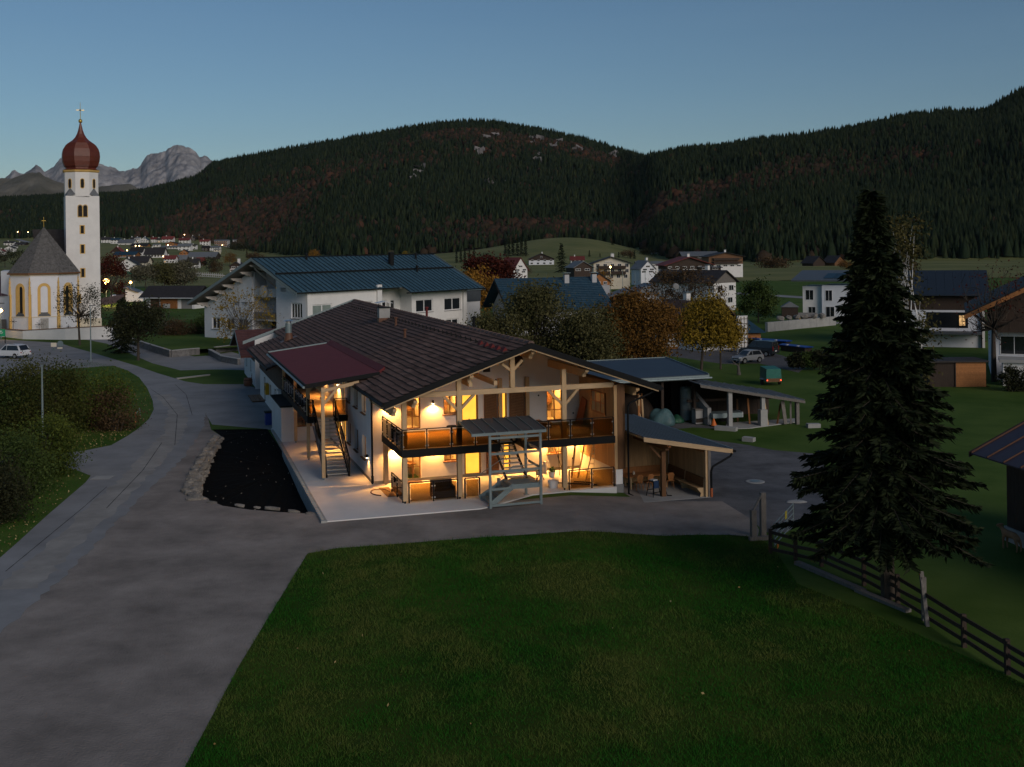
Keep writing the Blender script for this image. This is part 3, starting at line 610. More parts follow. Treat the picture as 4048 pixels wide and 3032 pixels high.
mb = MB(); mb.box(5.84, 6.26, WV - .03, WV + .01, 5.98, 6.25); mb.build('hatch', 'dark_wood', Hs)
MB().lathe([(.36, 0), (.3, .12), (.22, .2)], 20).build('round_vent', 'dark_wood', Hs, loc=(7.95, WV + .02, 6.55), rot=(PI / 2, 0, 0))
for u, z in ((9.21, 4.46), (11.38, 3.3), (11.3, .62), (6.6, 5.5)): MB().tube((u, WV - .02, z), (u, WV + .01, z), .05, n=10).build('wall_socket', 'black_steel', Hs)

# balcony and its smoked glass
def rail_run(par, p, q, n, z0, zt, base=True, glass='smoked'):
    p, q = Vector(p), Vector(q); d = (q - p); L_ = d.length; d.normalize()
    MB().beam(p + Vector((0, 0, zt)), q + Vector((0, 0, zt)), .06, .045).build('handrail', 'black_steel', par)
    nrm = Vector((d.y, -d.x, 0)); gl = None; po = None
    for i in range(n + 1):
        c = p + d * (L_ * i / n)
        if po is None: po = MB().box(-.032, .032, -.032, .032, z0, zt - .02).build('railing_post', 'black_steel', par)
        else: po = dup(po, par)
        po.location = (c.x, c.y, 0)
        if i < n:
            a = c + d * .07; b = p + d * (L_ * (i + 1) / n) - d * .07
            MB().beam(a + Vector((0, 0, (z0 + zt) / 2 - .0)), b + Vector((0, 0, (z0 + zt) / 2)), .012, zt - z0 - .16).build('glass_panel', glass, par)
            mb = MB()
            for e, s_ in ((a, 1), (b, -1)):
                for zz in (z0 + .2, zt - .25): e2 = e + d * (.0 * s_); mb.box(e2.x - .028, e2.x + .028, e2.y - .03, e2.y + .03, zz - .03, zz + .03)
            mb.build('glass_clamp', 'steel', par)
mb = MB(); mb.box(0.02, 5.15, .06, WV, 2.56, 2.74).box(6.6, 11.74, .06, WV, 2.56, 2.74).box(5.15, 6.6, 1.75, WV, 2.56, 2.74); mb.build('balcony_floor', 'spruce_beam', Hs)
mb = MB(); mb.box(-.17, 5.17, -.07, .05, 2.39, 2.78).box(6.58, 11.76, -.07, .05, 2.39, 2.78).box(-.17, -.06, .052, WV - .1, 2.39, 2.78).box(5.1, 5.17, .052, 1.75, 2.39, 2.78).box(6.58, 6.65, .052, 1.75, 2.39, 2.78).box(5.1, 6.65, 1.752, 1.8, 2.39, 2.78); mb.build('balcony_fascia', 'black_steel', Hs)
rail_run(Hs, (-.13, -.02, 0), (5.1, -.02, 0), 4, 2.75, 3.82)
rail_run(Hs, (6.62, -.02, 0), (11.68, -.02, 0), 4, 2.75, 3.81)
rail_run(Hs, (-.13, .0, 0), (-.13, WV - .2, 0), 4, 2.75, 3.82)
rail_run(Hs, (-.08, .2, 0), (-.08, 3.0, 0), 2, .03, 1.08)
rail_run(Hs, (.2, .0, 0), (2.8, .0, 0), 2, .03, 1.08)
rail_run(Hs, (3.2, .0, 0), (4.0, .0, 0), 1, .03, 1.08)
rail_run(Hs, (9.05, .0, 0), (11.68, .0, 0), 2, .0, 1.06)
# timber frame of the porch
def post(u, z0, z1, w=.25, m_='spruce_wood', v=0.14):
    o = BOX('post', m_, Hs, u - w / 2, u + w / 2, v - w / 2, v + w / 2, z0, z1)
    if z0 < .3: MB().tube((u, v, -.05), (u, v, z0), .05, n=8).build('post_base', 'black_steel', o)
for u in (.02, 2.96, 8.84): post(u, .13, 2.38)
post(.02, .05, 2.55, v=WV - .25)
post(.02, 2.8, roof_z(.02) - .3); post(2.96, 2.8, 6.35); post(8.84, 2.8, 6.55); post(5.92, 5.7, 7.45)
BOX('tie_beam', 'spruce_beam', Hs, .55, 11.76, .06, .22, 5.43, 5.7)
for a, b in (((2.1, 5.45), (2.87, 4.7)), ((3.8, 5.45), (3.05, 4.72)), ((7.95, 5.45), (8.74, 4.66)), ((9.66, 5.45), (8.95, 4.68)), ((5.35, 7.0), (5.85, 6.62)), ((6.5, 7.15), (6.0, 6.65))):
    MB().beam((a[0], .14, a[1]), (b[0], .14, b[1]), .16, .14).build('knee_brace', 'spruce_wood', Hs)
for u, z, v1 in ((RU + .2, 7.5, 7), (9.9, 6.38, WV), (12.85, 5.23, 9), (3.45, 6.38, WV), (.45, 5.23, WV), (-.62, 4.86, 6)):
    mb = MB(); mb.box(u - .1, u + .1, -.5, v1, z - .05, z + .17).box(u - .1, u + .1, -.25, v1, z - .25, z - .05); mb.box(u - .1, u + .1, -.7, -.5, z + .04, z + .17); mb.build('purlin', 'spruce_wood' if u < 12 else 'board_wood', Hs)
for u in (3.62, 5.0): MB().beam((u, .14, 5.98), (u + .15, WV, 5.95), .2, .24).build('roof_tie', 'spruce_beam', Hs)
# right end wall of spruce boards, brown corner, white and grey foot
wnd = (1.35, 3.4, 3.7, 4.95); sl = None
n = 28
for i in range(n):
    v0 = .05 + i * (WV - .05) / n; v1 = v0 + (WV - .05) / n - .008
    for z0, z1 in ([(.95, 2.55), (2.75, 5.55)] if not (v1 > wnd[0] and v0 < wnd[1]) else [(.95, 2.55), (2.75, wnd[2]), (wnd[3], 5.55)]):
        o = BOX('wall_board', 'board_wood', Hs, 11.77, 11.83, v0, v1, z0 if v0 > .9 or z0 > 1 else .95, z1)
BOX('wall', 'plaster', Hs, 11.79, 12.2, -.02, WV, -.6, .95); BOX('plinth', 'plinth', Hs, 11.76, 12.24, -.06, .6, -.65, .1)
BOX('corner_board', 'brown_wood', Hs, 11.9, 12.35, -.06, .3, .92, 5.6); BOX('corner_board', 'board_wood', Hs, 11.72, 11.9, -.04, .05, .92, 5.55); BOX('wall', 'board_wood', Hs, 11.84, 12.3, .3, WV, .95, 5.6)
window(Hs, 11.77, 2.37, 3.7, 2.05, 1.25, PI / 2, 3, 2, pane='pane_pale', t=.09, depth=-.04)
# porch roof over the side stairs
def pz(u): return 5.5 + .12 * (u + 4.0)
PV0, PV1 = 7.45, 28.7
MB().prism([(-4.05, PV0, pz(-4.05)), (.3, PV0, pz(.3)), (.3, PV0, pz(.3) - .03), (-4.05, PV0, pz(-4.05) - .03)], (0, PV1 - PV0, 0)).build('porch_roof', 'roof_maroon', Hs)
mb = MB(); mb.prism([(-4.1, PV0 - .03, pz(-4.1) + .05), (.2, PV0 - .03, pz(.2) + .05), (.2, PV0 - .03, pz(.2) - .2), (-4.1, PV0 - .03, pz(-4.1) - .2)], (0, .05, 0)); mb.box(-4.12, -4.06, PV0, PV1, pz(-4.1) - .2, pz(-4.1) + .04); mb.build('verge_board', 'black_steel', Hs)
MB().prism([(-3.98, PV0 + .03, pz(-3.98) - .04), (.2, PV0 + .03, pz(.2) - .04), (.2, PV0 + .03, pz(.2) - .14), (-3.98, PV0 + .03, pz(-3.98) - .14)], (0, PV1 - PV0 - .1, 0)).build('soffit', 'spruce_beam', Hs)
MB().prism([(.25, 8.0, pz(.25) + .02), (.62, 8.0, pz(.25) + .28), (.62, 8.0, roof_z(.6) - .05), (.25, 8.0, pz(.25) - .02)], (0, 20.6, 0)).build('flashing', 'roof_maroon', Hs)
mb = MB(); mb.tube((-4.18, PV0, pz(-4.1) - .13), (-4.18, PV1, pz(-4.1) - .13), .07, n=10); mb.beam((-4.1, PV1 + .02, pz(-4.1) + .03), (.3, PV1 + .02, pz(.3) + .03), .12, .12); mb.build('gutter', 'galv', Hs)
BOX('porch_beam', 'spruce_beam', Hs, -3.2, -3.0, 7.4, 27.8, 5.02, 5.3); 
for v in (7.58, 14.0, 20.6, 27.6):
    o = BOX('post', 'spruce_wood', Hs, -3.2, -3.0, v - .1, v + .1, .12, 5.02); MB().tube((-3.1, v, -.02), (-3.1, v, .12), .05, n=8).build('post_base', 'galv', o)
for v in (7.58, 14.0): MB().beam((-3.1, v, 5.1), (-1.0, v, 5.5), .16, .2).build('porch_rafter', 'spruce_beam', Hs); MB().beam((-3.1, v, 4.3), (-2.3, v, 5.15), .14, .14).build('knee_brace', 'spruce_wood', Hs)
BOX('porch_floor', 'spruce_beam', Hs, -3.1, -.66, 13.5, 28.2, 2.6, 2.74)
mb = MB(); mb.box(-3.22, -3.12, 13.5, 28.2, 2.38, 2.78).box(-3.12, -2.85, 13.4, 13.48, 2.38, 2.78).box(-1.6, -.7, 13.4, 13.48, 2.38, 2.78); mb.build('balcony_fascia', 'black_steel', Hs)
rail_run(Hs, (-3.16, 13.45, 0), (-3.16, 28.1, 0), 11, 2.75, 3.82); rail_run(Hs, (-1.6, 13.45, 0), (-.75, 13.45, 0), 1, 2.75, 3.82); rail_run(Hs, (-3.16, 13.45, 0), (-2.88, 13.45, 0), 1, 2.75, 3.82)
# ground floor wing below the porch and the rear block
mb = MB(); wall_cells(mb, -4.0, -.7, -.3, 2.36, [(-3.0, -1.9, .95, 2.1)], lambda a, b, c, d: mb.box(a, b, 21.2, 21.5, c, d)); mb.box(-4.0, -3.7, 21.502, 27.6, -.3, 2.36); mb.build('wall', 'plaster', Hs)
BOX('wall_cap', 'black_steel', Hs, -4.08, -3.25, 21.1, 27.7, 2.362, 2.46)
window(Hs, -2.45, 21.2, .95, 1.1, 1.15, 0, 2, 1, fr='stained_mid', t=.09, depth=.05)
BOX('wall', 'plaster', Hs, -3.1, -2.8, 28.2, 47, -.4, 2.45); sl = None
for i in range(60):
    if sl is None: sl = MB().box(-3.16, -3.1, 0, .3, 2.5, 4.55).build('wall_board', 'dark_wood', Hs)
    else: sl = dup(sl, Hs)
    sl.location = (0, 28.3 + i * .312, 0)
BOX('wall', 'plaster', Hs, -3.45, -3.12, 28.25, 29.6, -.2, 2.6); BOX('wall', 'dark_wood', Hs, -3.08, -.7, 28.25, 28.4, 2.76, 4.6)
for v in (32.0, 33.6, 42.5): window(Hs, -3.1, v, .1, .95, 2.0, -PI / 2, 1, 1, pane='pane', fr='dark_wood', name='door', depth=-.02)
window(Hs, -3.1, 37.5, 1.1, .9, .9, -PI / 2, 2, 1, depth=-.02)
# annex gable at the back
mb = MB(); mb.prism([(-3.0, 53.4, -.5), (-3.0, 66.6, -.5), (-3.0, 66.6, 2.9), (-3.0, 60, 4.7), (-3.0, 53.4, 2.9)], (12, 0, 0)); mb.build('wall', 'plaster_shade', Hs)
mb = MB(); mb.box(-3.06, -3.0, 53.6, 66.4, 2.4, 3.0); mb.prism([(-3.04, 54, 3.0), (-3.04, 66, 3.0), (-3.04, 60, 4.7)], (.03, 0, 0)); mb.build('gable_boards', 'dark_wood', Hs)
mb = MB()
for s_ in (-1, 1): mb.prism([(-4.4, 60, 5.05), (-4.4, 60 + 7.4 * s_, 3.05), (-4.4, 60 + 7.4 * s_, 2.9), (-4.4, 60, 4.88)], (15, 0, 0))
ann = mb.build('roof', mat('dark_red_tile', (0.1, 0.04, 0.035), .75, .3, 2, .3, 9), Hs)
mb = MB(); t_ = None
for r in range(16):
    for c in range(12):
        z = 5.09 - r * .125; v = 60 - r * .4625; mb.add([(-4.4 + c * 1.2, v, z), (-3.22 + c * 1.2, v, z), (-3.22 + c * 1.2, v - .5, z - .09), (-4.4 + c * 1.2, v - .5, z - .09), (-4.4 + c * 1.2, v - .5, z - .16), (-3.22 + c * 1.2, v - .5, z - .16)], [(0, 1, 2, 3), (3, 2, 5, 4)])
mb.build('roof_tiles', ann.data.materials[0], Hs, kind='stuff')
mb = MB()
for s_ in (-1, 1): mb.prism([(-4.46, 60, 5.1), (-4.46, 60 + 7.45 * s_, 3.08), (-4.46, 60 + 7.45 * s_, 2.85), (-4.46, 60, 4.87)], (.05, 0, 0))
mb.build('verge_board', 'galv', Hs)
for v in (63.4, 58.2): window(Hs, -3.0, v, 1.0, .9, 1.1, -PI / 2, 1, 1, depth=-.02, fr='plinth')
# lamps
def lamp_light(par, loc, e, r=.05, col=(1.0, 0.44, 0.1), spot=None, rot=None):
    d_ = bpy.data.lights.new('lamp_light', 'SPOT' if spot else 'POINT'); d_.energy = e * 4.2; d_.color = col; d_.shadow_soft_size = r
    if spot: d_.spot_size = spot; d_.spot_blend = .7
    o_ = bpy.data.objects.new('lamp_light', d_); COL.objects.link(o_); o_.parent = par; o_.location = loc
    if rot: o_.rotation_euler = rot
    return o_
def wall_lamp(u, v, z, e, nrm=(0, -1), spot=2.2):
    mb = MB(); nx, ny = nrm; c = Vector((u + nx * .1, v + ny * .1, z))
    mb.lathe([(.05, .12), (.055, .1), (.06, -.06), (.05, -.06)], 12, c).tube(c + Vector((0, 0, .05)), c - Vector((nx * .1, ny * .1, -.05)), .02)
    o_ = mb.build('wall_lamp', 'black_steel', Hs); MB().lathe([(.045, -.055), (.05, -.07), (.03, -.09)], 10, c).build('bulb', 'bulb', o_)
    lamp_light(o_, c + Vector((nx * .06, ny * .06, -.14)), e, .04, spot=spot, rot=(0, 0, 0)); return o_
wall_lamp(2.82, WV, 4.42, 52, spot=2.6); wall_lamp(.3, WV, 4.5, 65, spot=2.7)
wall_lamp(.6, WV, 2.05, 85, spot=2.8); wall_lamp(2.85, WV, 2.05, 70, spot=2.7); wall_lamp(9.35, WV, 2.05, 85, spot=2.8); wall_lamp(11.3, WV, 2.05, 80, spot=2.8); wall_lamp(6.45, WV, 2.05, 45)
wall_lamp(-.64, 6.75, 1.32, 14, (-1, 0)); wall_lamp(-.64, 17.2, 4.3, 60, (-1, 0), 2.6); wall_lamp(-.64, 16.4, 2.0, 55, (-1, 0), 2.6); wall_lamp(-.64, 23, 4.3, 30, (-1, 0), 2.6)
# ================================================================ STAIRS, SHELTER AND THINGS ROUND THE HOUSE
def loc(name, label, cat, group=None): return thing(name, label, cat, HO, HTH, group)
# wooden porch: straight steel stair on the left side
st = loc('steel_staircase', 'straight open-tread steel stair climbing from the terrace to the side porch', 'staircase')
v0, v1, zt, n = 8.15, 13.4, 2.72, 15
for u in (-2.84, -1.56): MB().beam((u, v0 - .1, .0), (u, v1, zt - .05), .05, .26).build('stringer', 'black_steel', st)
tr = None
for i in range(n):
    f = (i + .6) / n
    if tr is None: tr = MB().box(-2.8, -1.6, -.15, .15, -.045, 0).build('tread', 'tread', st)
    else: tr = dup(tr, st)
    tr.location = (0, v0 + (v1 - v0) * f, .06 + zt * f)
for u in (-2.88, -1.52):
    MB().beam((u, v0 - .05, 1.05), (u, v1, zt + 1.05), .06, .06).build('handrail', 'black_steel', st)
    MB().box(u - .03, u + .03, v0 - .1, v0 - .03, .0, 1.12).build('railing_post', 'black_steel', st)
    MB().box(u - .03, u + .03, v1 - .1, v1 - .03, zt - .1, zt + 1.1).build('railing_post', 'black_steel', st)
    for k in range(3):
        f0, f1 = .03 + k * .33, .33 + k * .33
        a, b = v0 + (v1 - v0) * f0, v0 + (v1 - v0) * f1
        MB().prism([(u - .006, a, zt * f0 + .22), (u - .006, b, zt * f1 + .22), (u - .006, b, zt * f1 + .98), (u - .006, a, zt * f0 + .98)], (.012, 0, 0)).build('glass_panel', 'smoked', st)
# banner hung on its outer side
bm_ = bpy.data.materials.new('banner_print'); bm_.use_nodes = True; nn, ll = bm_.node_tree.nodes, bm_.node_tree.links
t_ = nn.new('ShaderNodeTexCoord'); w_ = nn.new('ShaderNodeTexWave'); w_.inputs['Scale'].default_value = 0.9; w_.inputs['Distortion'].default_value = 14; w_.inputs['Detail'].default_value = 2.5
cr_ = nn.new('ShaderNodeValToRGB'); cr_.color_ramp.elements[0].color = (0.035, 0.012, 0.012, 1); cr_.color_ramp.elements[0].position = .45; cr_.color_ramp.elements[1].color = (0.3, 0.27, 0.26, 1); cr_.color_ramp.elements[1].position = .98
ll.new(t_.outputs['Object'], w_.inputs[0]); ll.new(w_.outputs[0], cr_.inputs[0]); ll.new(cr_.outputs[0], nn['Principled BSDF'].inputs['Base Color'])
bn = MB().prism([(-2.97, 7.75, .12), (-2.97, 8.4, .1), (-2.97, 13.2, 2.3), (-2.97, 12.4, 2.35), (-2.97, 7.75, 1.45)], (.01, 0, 0)).build('banner', bm_, None, loc=HO, rot=(0, 0, HTH))
bn.data.transform(Matrix.Identity(4)); tag(bn, 'dark printed photo banner hung along the side of the porch stair', 'banner')
# galvanised escape stair with canopy in front of the balcony
es = loc('galvanised_staircase', 'galvanised steel stair tower with sloping dark canopy before the balcony', 'staircase')
for u, v, z0, z1 in ((3.9, -2.3, -.1, 3.72), (6.62, -2.3, -.1, 3.74), (6.55, -.1, 0, 3.95), (5.0, -.15, 0, 1.0)):
    o = BOX('post', 'galv', es, u - .06, u + .06, v - .06, v + .06, z0, z1); BOX('foot_plate', 'galv', o, u - .13, u + .13, v - .13, v + .13, z0, z0 + .02)
for z in (3.5, 2.7, 1.8, .9, .08): MB().box(3.97, 6.55, -2.35, -2.29, z - .06, z + .06).build('cross_rail', 'galv', es)
for z in (2.7, 1.8, .9): MB().box(6.66, 6.7, -2.22, -.16, z - .06, z + .06).build('cross_rail', 'galv', es)
cz = lambda v: 3.78 + (v + 2.45) * .1
for i in range(6):
    a = 2.9 + i * .66
    MB().prism([(a, -2.5, cz(-2.5)), (a + .65, -2.5, cz(-2.5)), (a + .65, .35, cz(.35)), (a, .35, cz(.35))], (0, 0, .05)).build('roof_panel', 'roof_slate', es)
    MB().beam((a, -2.52, cz(-2.52) + .07), (a, .35, cz(.35) + .07), .04, .06).build('roof_seam', 'galv', es)
MB().beam((6.86, -2.52, cz(-2.52) + .07), (6.86, .35, cz(.35) + .07), .04, .06).build('roof_seam', 'galv', es)
MB().box(2.88, 6.88, -2.54, -2.5, 3.68, 3.82).build('fascia', 'galv', es)
for u in (3.3, 5.0, 6.6): MB().beam((u, -2.45, cz(-2.45) - .06), (u, .3, cz(.3) - .06), .06, .1).build('rafter', 'galv', es)
BOX('platform', 'galv', es, 5.08, 6.56, -2.24, -.9, .98, 1.05); MB().box(5.06, 6.58, -2.27, -2.24, .86, 1.06).box(5.06, 5.09, -2.24, -.9, .86, 1.06).build('platform_edge', 'galv', es)
for k in range(5):
    u = 3.98 + k * .24; z = .16 + k * .18; BOX('tread', 'galv', es, u, u + .26, -2.15 + .0, -.35 - k * .1, z, z + .03)
    BOX('riser', 'galv', es, u, u + .012, -2.15, -.35 - k * .1, z - .12, z)
MB().beam((3.9, -2.2, .05), (5.2, -2.2, 1.0), .03, .28).build('stringer', 'galv', es); MB().beam((3.9, -.3, .05), (5.2, -.85, 1.0), .03, .28).build('stringer', 'galv', es)
for u in (5.22, 6.32): MB().beam((u, -.95, 1.0), (u, 1.72, 2.72), .035, .24).build('stringer', 'black_steel', es)
tr = None
for i in range(9):
    f = (i + .7) / 9.4
    if tr is None: tr = MB().box(5.25, 6.3, -.13, .13, -.03, 0).build('tread', 'tread', es)
    else: tr = dup(tr, es)
    tr.location = (0, -.95 + 2.67 * f, 1.03 + 1.7 * f)
for pts in ([(3.95, -2.25, .95), (4.2, -2.25, 1.15), (5.15, -2.25, 2.0), (6.5, -2.25, 2.0)], [(3.6, -.3, 1.1), (5.1, -.6, 2.1), (5.2, -.9, 2.1)], [(5.2, -.95, 2.05), (5.2, 1.7, 3.75)], [(6.36, -.95, 2.05), (6.36, 1.7, 3.75)]):
    MB().path(pts, .022, 8).build('handrail', 'galv' if pts[0][0] < 5 else 'black_steel', es)
# kerb of hollow blocks between terrace and planting bed
kw = loc('retaining_wall', 'low grey retaining wall of open hollow blocks along the terrace edge', 'wall')
kb = None; k0, k1 = Vector((-4.5, -2.1, 0)), Vector((-4.05, 26.6, 0)); nb = 57; stp = (k1 - k0) / nb; ang = math.atan2(stp.y, stp.x)
for i in range(nb):
    if kb is None:
        m_ = MB(); L_ = stp.length - .012
        m_.box(0, L_, -.13, .13, -.9, -.06).box(0, .05, -.13, .13, -.0601, .05).box(L_ - .05, L_, -.13, .13, -.0601, .05).box(.05, L_ - .05, -.13, -.08, -.06, .05).box(.05, L_ - .05, .08, .13, -.06, .05).box(L_ * .5 - .03, L_ * .5 + .03, -.08, .08, -.06, .048)
        kb = m_.build('block', 'concrete', kw)
    else: kb = dup(kb, kw)
    p = k0 + stp * i; kb.location = (p.x, p.y, random.uniform(-.004, .004)); kb.rotation_euler = (0, 0, ang)
BOX('end_block', 'concrete', kw, -4.66, -4.36, -2.28, -2.12, -.6, .06)
# dry stone wall and the loose rocks of the planting bed
def rock(seed, sub=1):
    bm = bmesh.new(); bmesh.ops.create_icosphere(bm, subdivisions=sub, radius=1.0); r_ = random.Random(seed)
    for v in bm.verts: v.co *= r_.uniform(.72, 1.12); v.co.x = max(-.8, min(.8, v.co.x)); v.co.y = max(-.75, min(.75, v.co.y)); v.co.z = max(-.7, min(.7, v.co.z))
    me = bpy.data.meshes.new('stone'); bm.to_mesh(me); bm.free(); me.materials.append(M['stone']); return me
rocks = [rock(i, 2) for i in range(7)]
sw = thing('dry_stone_wall', 'rough pale dry stone wall holding the road side of the black bed', 'wall', PIT[6])
wp = [PIT[i] for i in range(4, 11)]; acc = 0
for a, b in zip(wp, wp[1:]):
    Ls = (b - a).length; n = max(2, int(Ls / .52))
    for i in range(n):
        p = a + (b - a) * ((i + .5) / n); dn = (b - a).normalized(); out = Vector((-dn.y, dn.x, 0)) * -1
        for k, (zz, off) in enumerate(((-.78, .12), (-.45, .0), (-.12, -.12), (-.02, -.45))):
            if zz < pit_z(p) - .15 or random.random() < .06: continue
            s_ = random.uniform(.24, .36); q = p + out * (off + random.uniform(-.06, .06)) + dn * random.uniform(-.12, .12)
            obj('stone', random.choice(rocks), sw, (q - PIT[6]) + Vector((0, 0, zz + random.uniform(-.05, .05))), (random.uniform(0, .5), random.uniform(0, .5), random.uniform(0, 6)), (s_ * 1.15, s_, s_ * random.uniform(.6, .85)))
for i, (px, py, s_, lb) in enumerate(((770, 1972, .75, 'large flat pale boulder at the near end of the dry stone wall'), (835, 1985, .45, 'pale wedge boulder right of the largest one at the bed corner'), (945, 1996, .42, 'low stone slab edging the gravel left of the middle of the bed'), (1015, 2004, .3, 'smallest rough stone on the gravel edge of the bed'),
  (1075, 2008, .62, 'long squared boulder in the middle of the gravel edge of the bed'), (1160, 2020, .5, 'flat pale slab on the gravel edge nearer the terrace'), (1225, 2028, .4, 'crumbly stone at the terrace corner of the black bed'))):
    p = G(px, py, 0); o = obj('boulder', rocks[i % 7], None, p + Vector((0, .1, -.05)), (random.uniform(-.2, .2), .1, random.uniform(-.3, .3)), (s_ * .8, s_ * .4, s_ * .22)); tag(o, lb, 'rock', 'boulders along the gravel edge of the planting bed')

# ---------------------------------------------------------------- seating shelter
sh = loc('seating_shelter', 'open timber lean-to shelter with slate grey roof beside the lit farmhouse', 'shelter')
sz = lambda u: 5.33 - .187 * u
SV0, SV1, SU0, SU1 = -2.25, 11.0, 12.45, 17.75
mb = MB(); mb.prism([(SU0, SV0 + .05, sz(SU0) - .04), (SU1 - .1, SV0 + .05, sz(SU1 - .1) - .04), (SU1 - .1, SV0 + .05, sz(SU1 - .1) - .12), (SU0, SV0 + .05, sz(SU0) - .12)], (0, SV1 - SV0 - .1, 0)); mb.build('soffit', 'board_wood', sh)
rowp = None; nr = 16
for i in range(nr):
    u0 = SU0 + (SU1 - SU0) * i / nr; u1 = SU0 + (SU1 - SU0) * (i + 1) / nr
    MB().prism([(u0, SV0, sz(u0) + .03), (u1 + .02, SV0, sz(u1) - .0), (u1 + .02, SV0, sz(u1) - .03), (u0, SV0, sz(u0) - .03)], (0, SV1 - SV0, 0)).build('roof_strip', 'roof_slate', sh)
MB().prism([(SU0, SV0 - .05, sz(SU0) + .0), (SU1, SV0 - .05, sz(SU1) + .0), (SU1, SV0 - .05, sz(SU1) - .24), (SU0, SV0 - .05, sz(SU0) - .24)], (0, .048, 0)).build('fascia', 'spruce_beam', sh)
MB().box(SU1 - .04, SU1 + .03, SV0, SV1, sz(SU1) + .02, sz(SU1) + .05).build('verge_trim', 'galv', sh)
MB().tube((SU1 + .08, SV0 - .15, sz(SU1) - .1), (SU1 + .08, SV1, sz(SU1) - .1), .07, n=10).build('gutter', 'black_steel', sh)
MB().path([(SU1 - .1, SV0 - .1, sz(SU1) - .2), (SU1 - .15, SV0 - .05, 1.65), (16.5, SV0 - .05, 1.15), (16.42, SV0 - .05, .9), (16.42, SV0 - .05, -.45)], .055, 10).build('downpipe', 'black_steel', sh)
MB().tube((16.42, SV0 - .05, -.5), (16.42, SV0 - .05, .0), .065, n=10).build('pipe_foot', mat('orange_pipe', (.45, .12, .04), .6, .1), sh)
pl = 14
for i in range(pl):
    a = 12.4 + i * 3.8 / pl; BOX('wall_board', 'board_wood', sh, a, a + 3.8 / pl - .008, 2.5, 2.55, -.48, sz(a + .3) - .13)
for i in range(18):
    a = SV0 + .05 + i * 4.7 / 18; BOX('wall_board', 'board_wood', sh, 16.2, 16.26, a, a + 4.7 / 18 - .008, -.48, sz(16.26) - .12)
BOX('corner_post', 'grey_wood', sh, 16.262, 16.42, SV0 + .0, SV0 + .14, -.5, sz(16.4) - .12)
BOX('corner_post', 'spruce_wood', sh, 16.1, 16.198, SV0 + .0, SV0 + .1, -.48, sz(16.2) - .12)
BOX('post', 'brown_wood', sh, 13.93, 14.17, -1.35, -1.11, -.48, 1.98)
mb = MB(); mb.box(13.95, 14.15, -1.75, 2.5, 2.1, 2.42).prism([(13.95, -1.75, 2.2), (13.95, -2.1, 2.3), (13.95, -2.1, 2.42), (13.95, -1.75, 2.42)], (.2, 0, 0)); mb.build('purlin', 'brown_wood', sh)
mb = MB(); mb.box(16.05, 16.2, -1.9, 2.5, 1.9, 2.15); mb.build('purlin', 'orange_wood', sh)
MB().beam((14.05, -1.2, 1.5), (13.2, -1.2, 2.4), .12, .12).build('knee_brace', 'brown_wood', sh)
MB().beam((14.2, -1.25, -.2), (14.25, -1.3, -.42), .03, .03).beam((14.25, -1.3, -.44), (14.5, -1.35, -.45), .1, .03).build('post_base', 'black_steel', sh)
# bench along two walls, table, chairs, stool
bc = loc('corner_bench', 'wooden L-shaped corner bench with backrest inside the shelter', 'bench')
for i in range(2): BOX('seat', 'board_wood', bc, 12.45, 15.75, 2.02 + i * .22, 2.22 + i * .22, -.06, -.02)
for i in range(2): BOX('seat', 'board_wood', bc, 15.72 + i * .22, 15.92 + i * .22, -2.0, 2.0, -.06, -.02)
BOX('backrest', 'orange_wood', bc, 12.45, 15.9, 2.42, 2.47, .02, .46); MB().prism([(16.1, -2.0, 0), (16.18, -2.0, .48), (16.14, -2.0, .48), (16.06, -2.0, 0)], (0, 4.4, 0)).build('backrest', 'brown_wood', bc)
for v in (-2.06, .2): MB().prism([(15.7, v, -.06), (15.9, v, -.28), (15.85, v, -.48), (16.18, v, -.48), (16.18, v, .5), (16.1, v, .5), (16.06, v, 0), (15.7, v, -.0)], (0, .05, 0)).build('end_panel', 'spruce_wood', bc)
tb = loc('dining_table', 'long wooden table with light legs in the shelter', 'table')
BOX('tabletop', 'orange_wood', tb, 12.75, 15.45, .72, 1.75, .22, .26)
for u in (13.05, 15.2):
    for v in (.82, 1.62): BOX('leg', 'spruce_wood', tb, u - .04, u + .04, v - .04, v + .04, -.48, .22)
cdl = loc('table_lantern', 'small pale candle lantern standing on the shelter table', 'lantern'); MB().box(13.4, 13.54, 1.3, 1.44, .262, .28).box(13.42, 13.52, 1.32, 1.42, .28, .4).build('lantern_body', 'cream', cdl); MB().tube((13.47, 1.37, .4), (13.47, 1.37, .45), .02).build('candle', 'white_paint', cdl)
def chair(u, v, rz, label, m_='orange_wood', root=None, z=-.48):
    p = HW(u, v, z)
    if root: return dup_tree(root, p, HTH + rz, label)
    c = thing('wooden_chair', label, 'chair', p, HTH + rz, 'wooden chairs at the shelter table')
    BOX('seat', m_, c, -.21, .21, -.2, .2, .42, .46); MB().prism([(-.13, -.2, .46), (.13, -.2, .46), (.2, -.28, .8), (.12, -.3, .92), (-.12, -.3, .92), (-.2, -.28, .8)], (0, -.03, 0)).build('backrest', m_, c)
    for a in (-1, 1):
        for b in (-1, 1): MB().tube((a * .15, b * .14, .42), (a * .21, b * .2, 0), .022, .016).build('leg', m_, c)
    return c
ch0 = chair(13.4, .62, 0, 'brown wooden peasant chair at the left end of the shelter table')
chair(14.0, .6, .1, 'brown wooden chair half hidden by the black stool at the shelter table', root=ch0); chair(15.3, .55, -.15, 'brown wooden chair behind the shelter post at the right end of the table', root=ch0)
bs = thing('bar_stool', 'black high stool with blue cloth in front of the shelter post', 'stool', HW(13.6, -.95, -.48), HTH + .3)
BOX('seat', 'black_steel', bs, -.2, .2, -.2, .2, .78, .84)
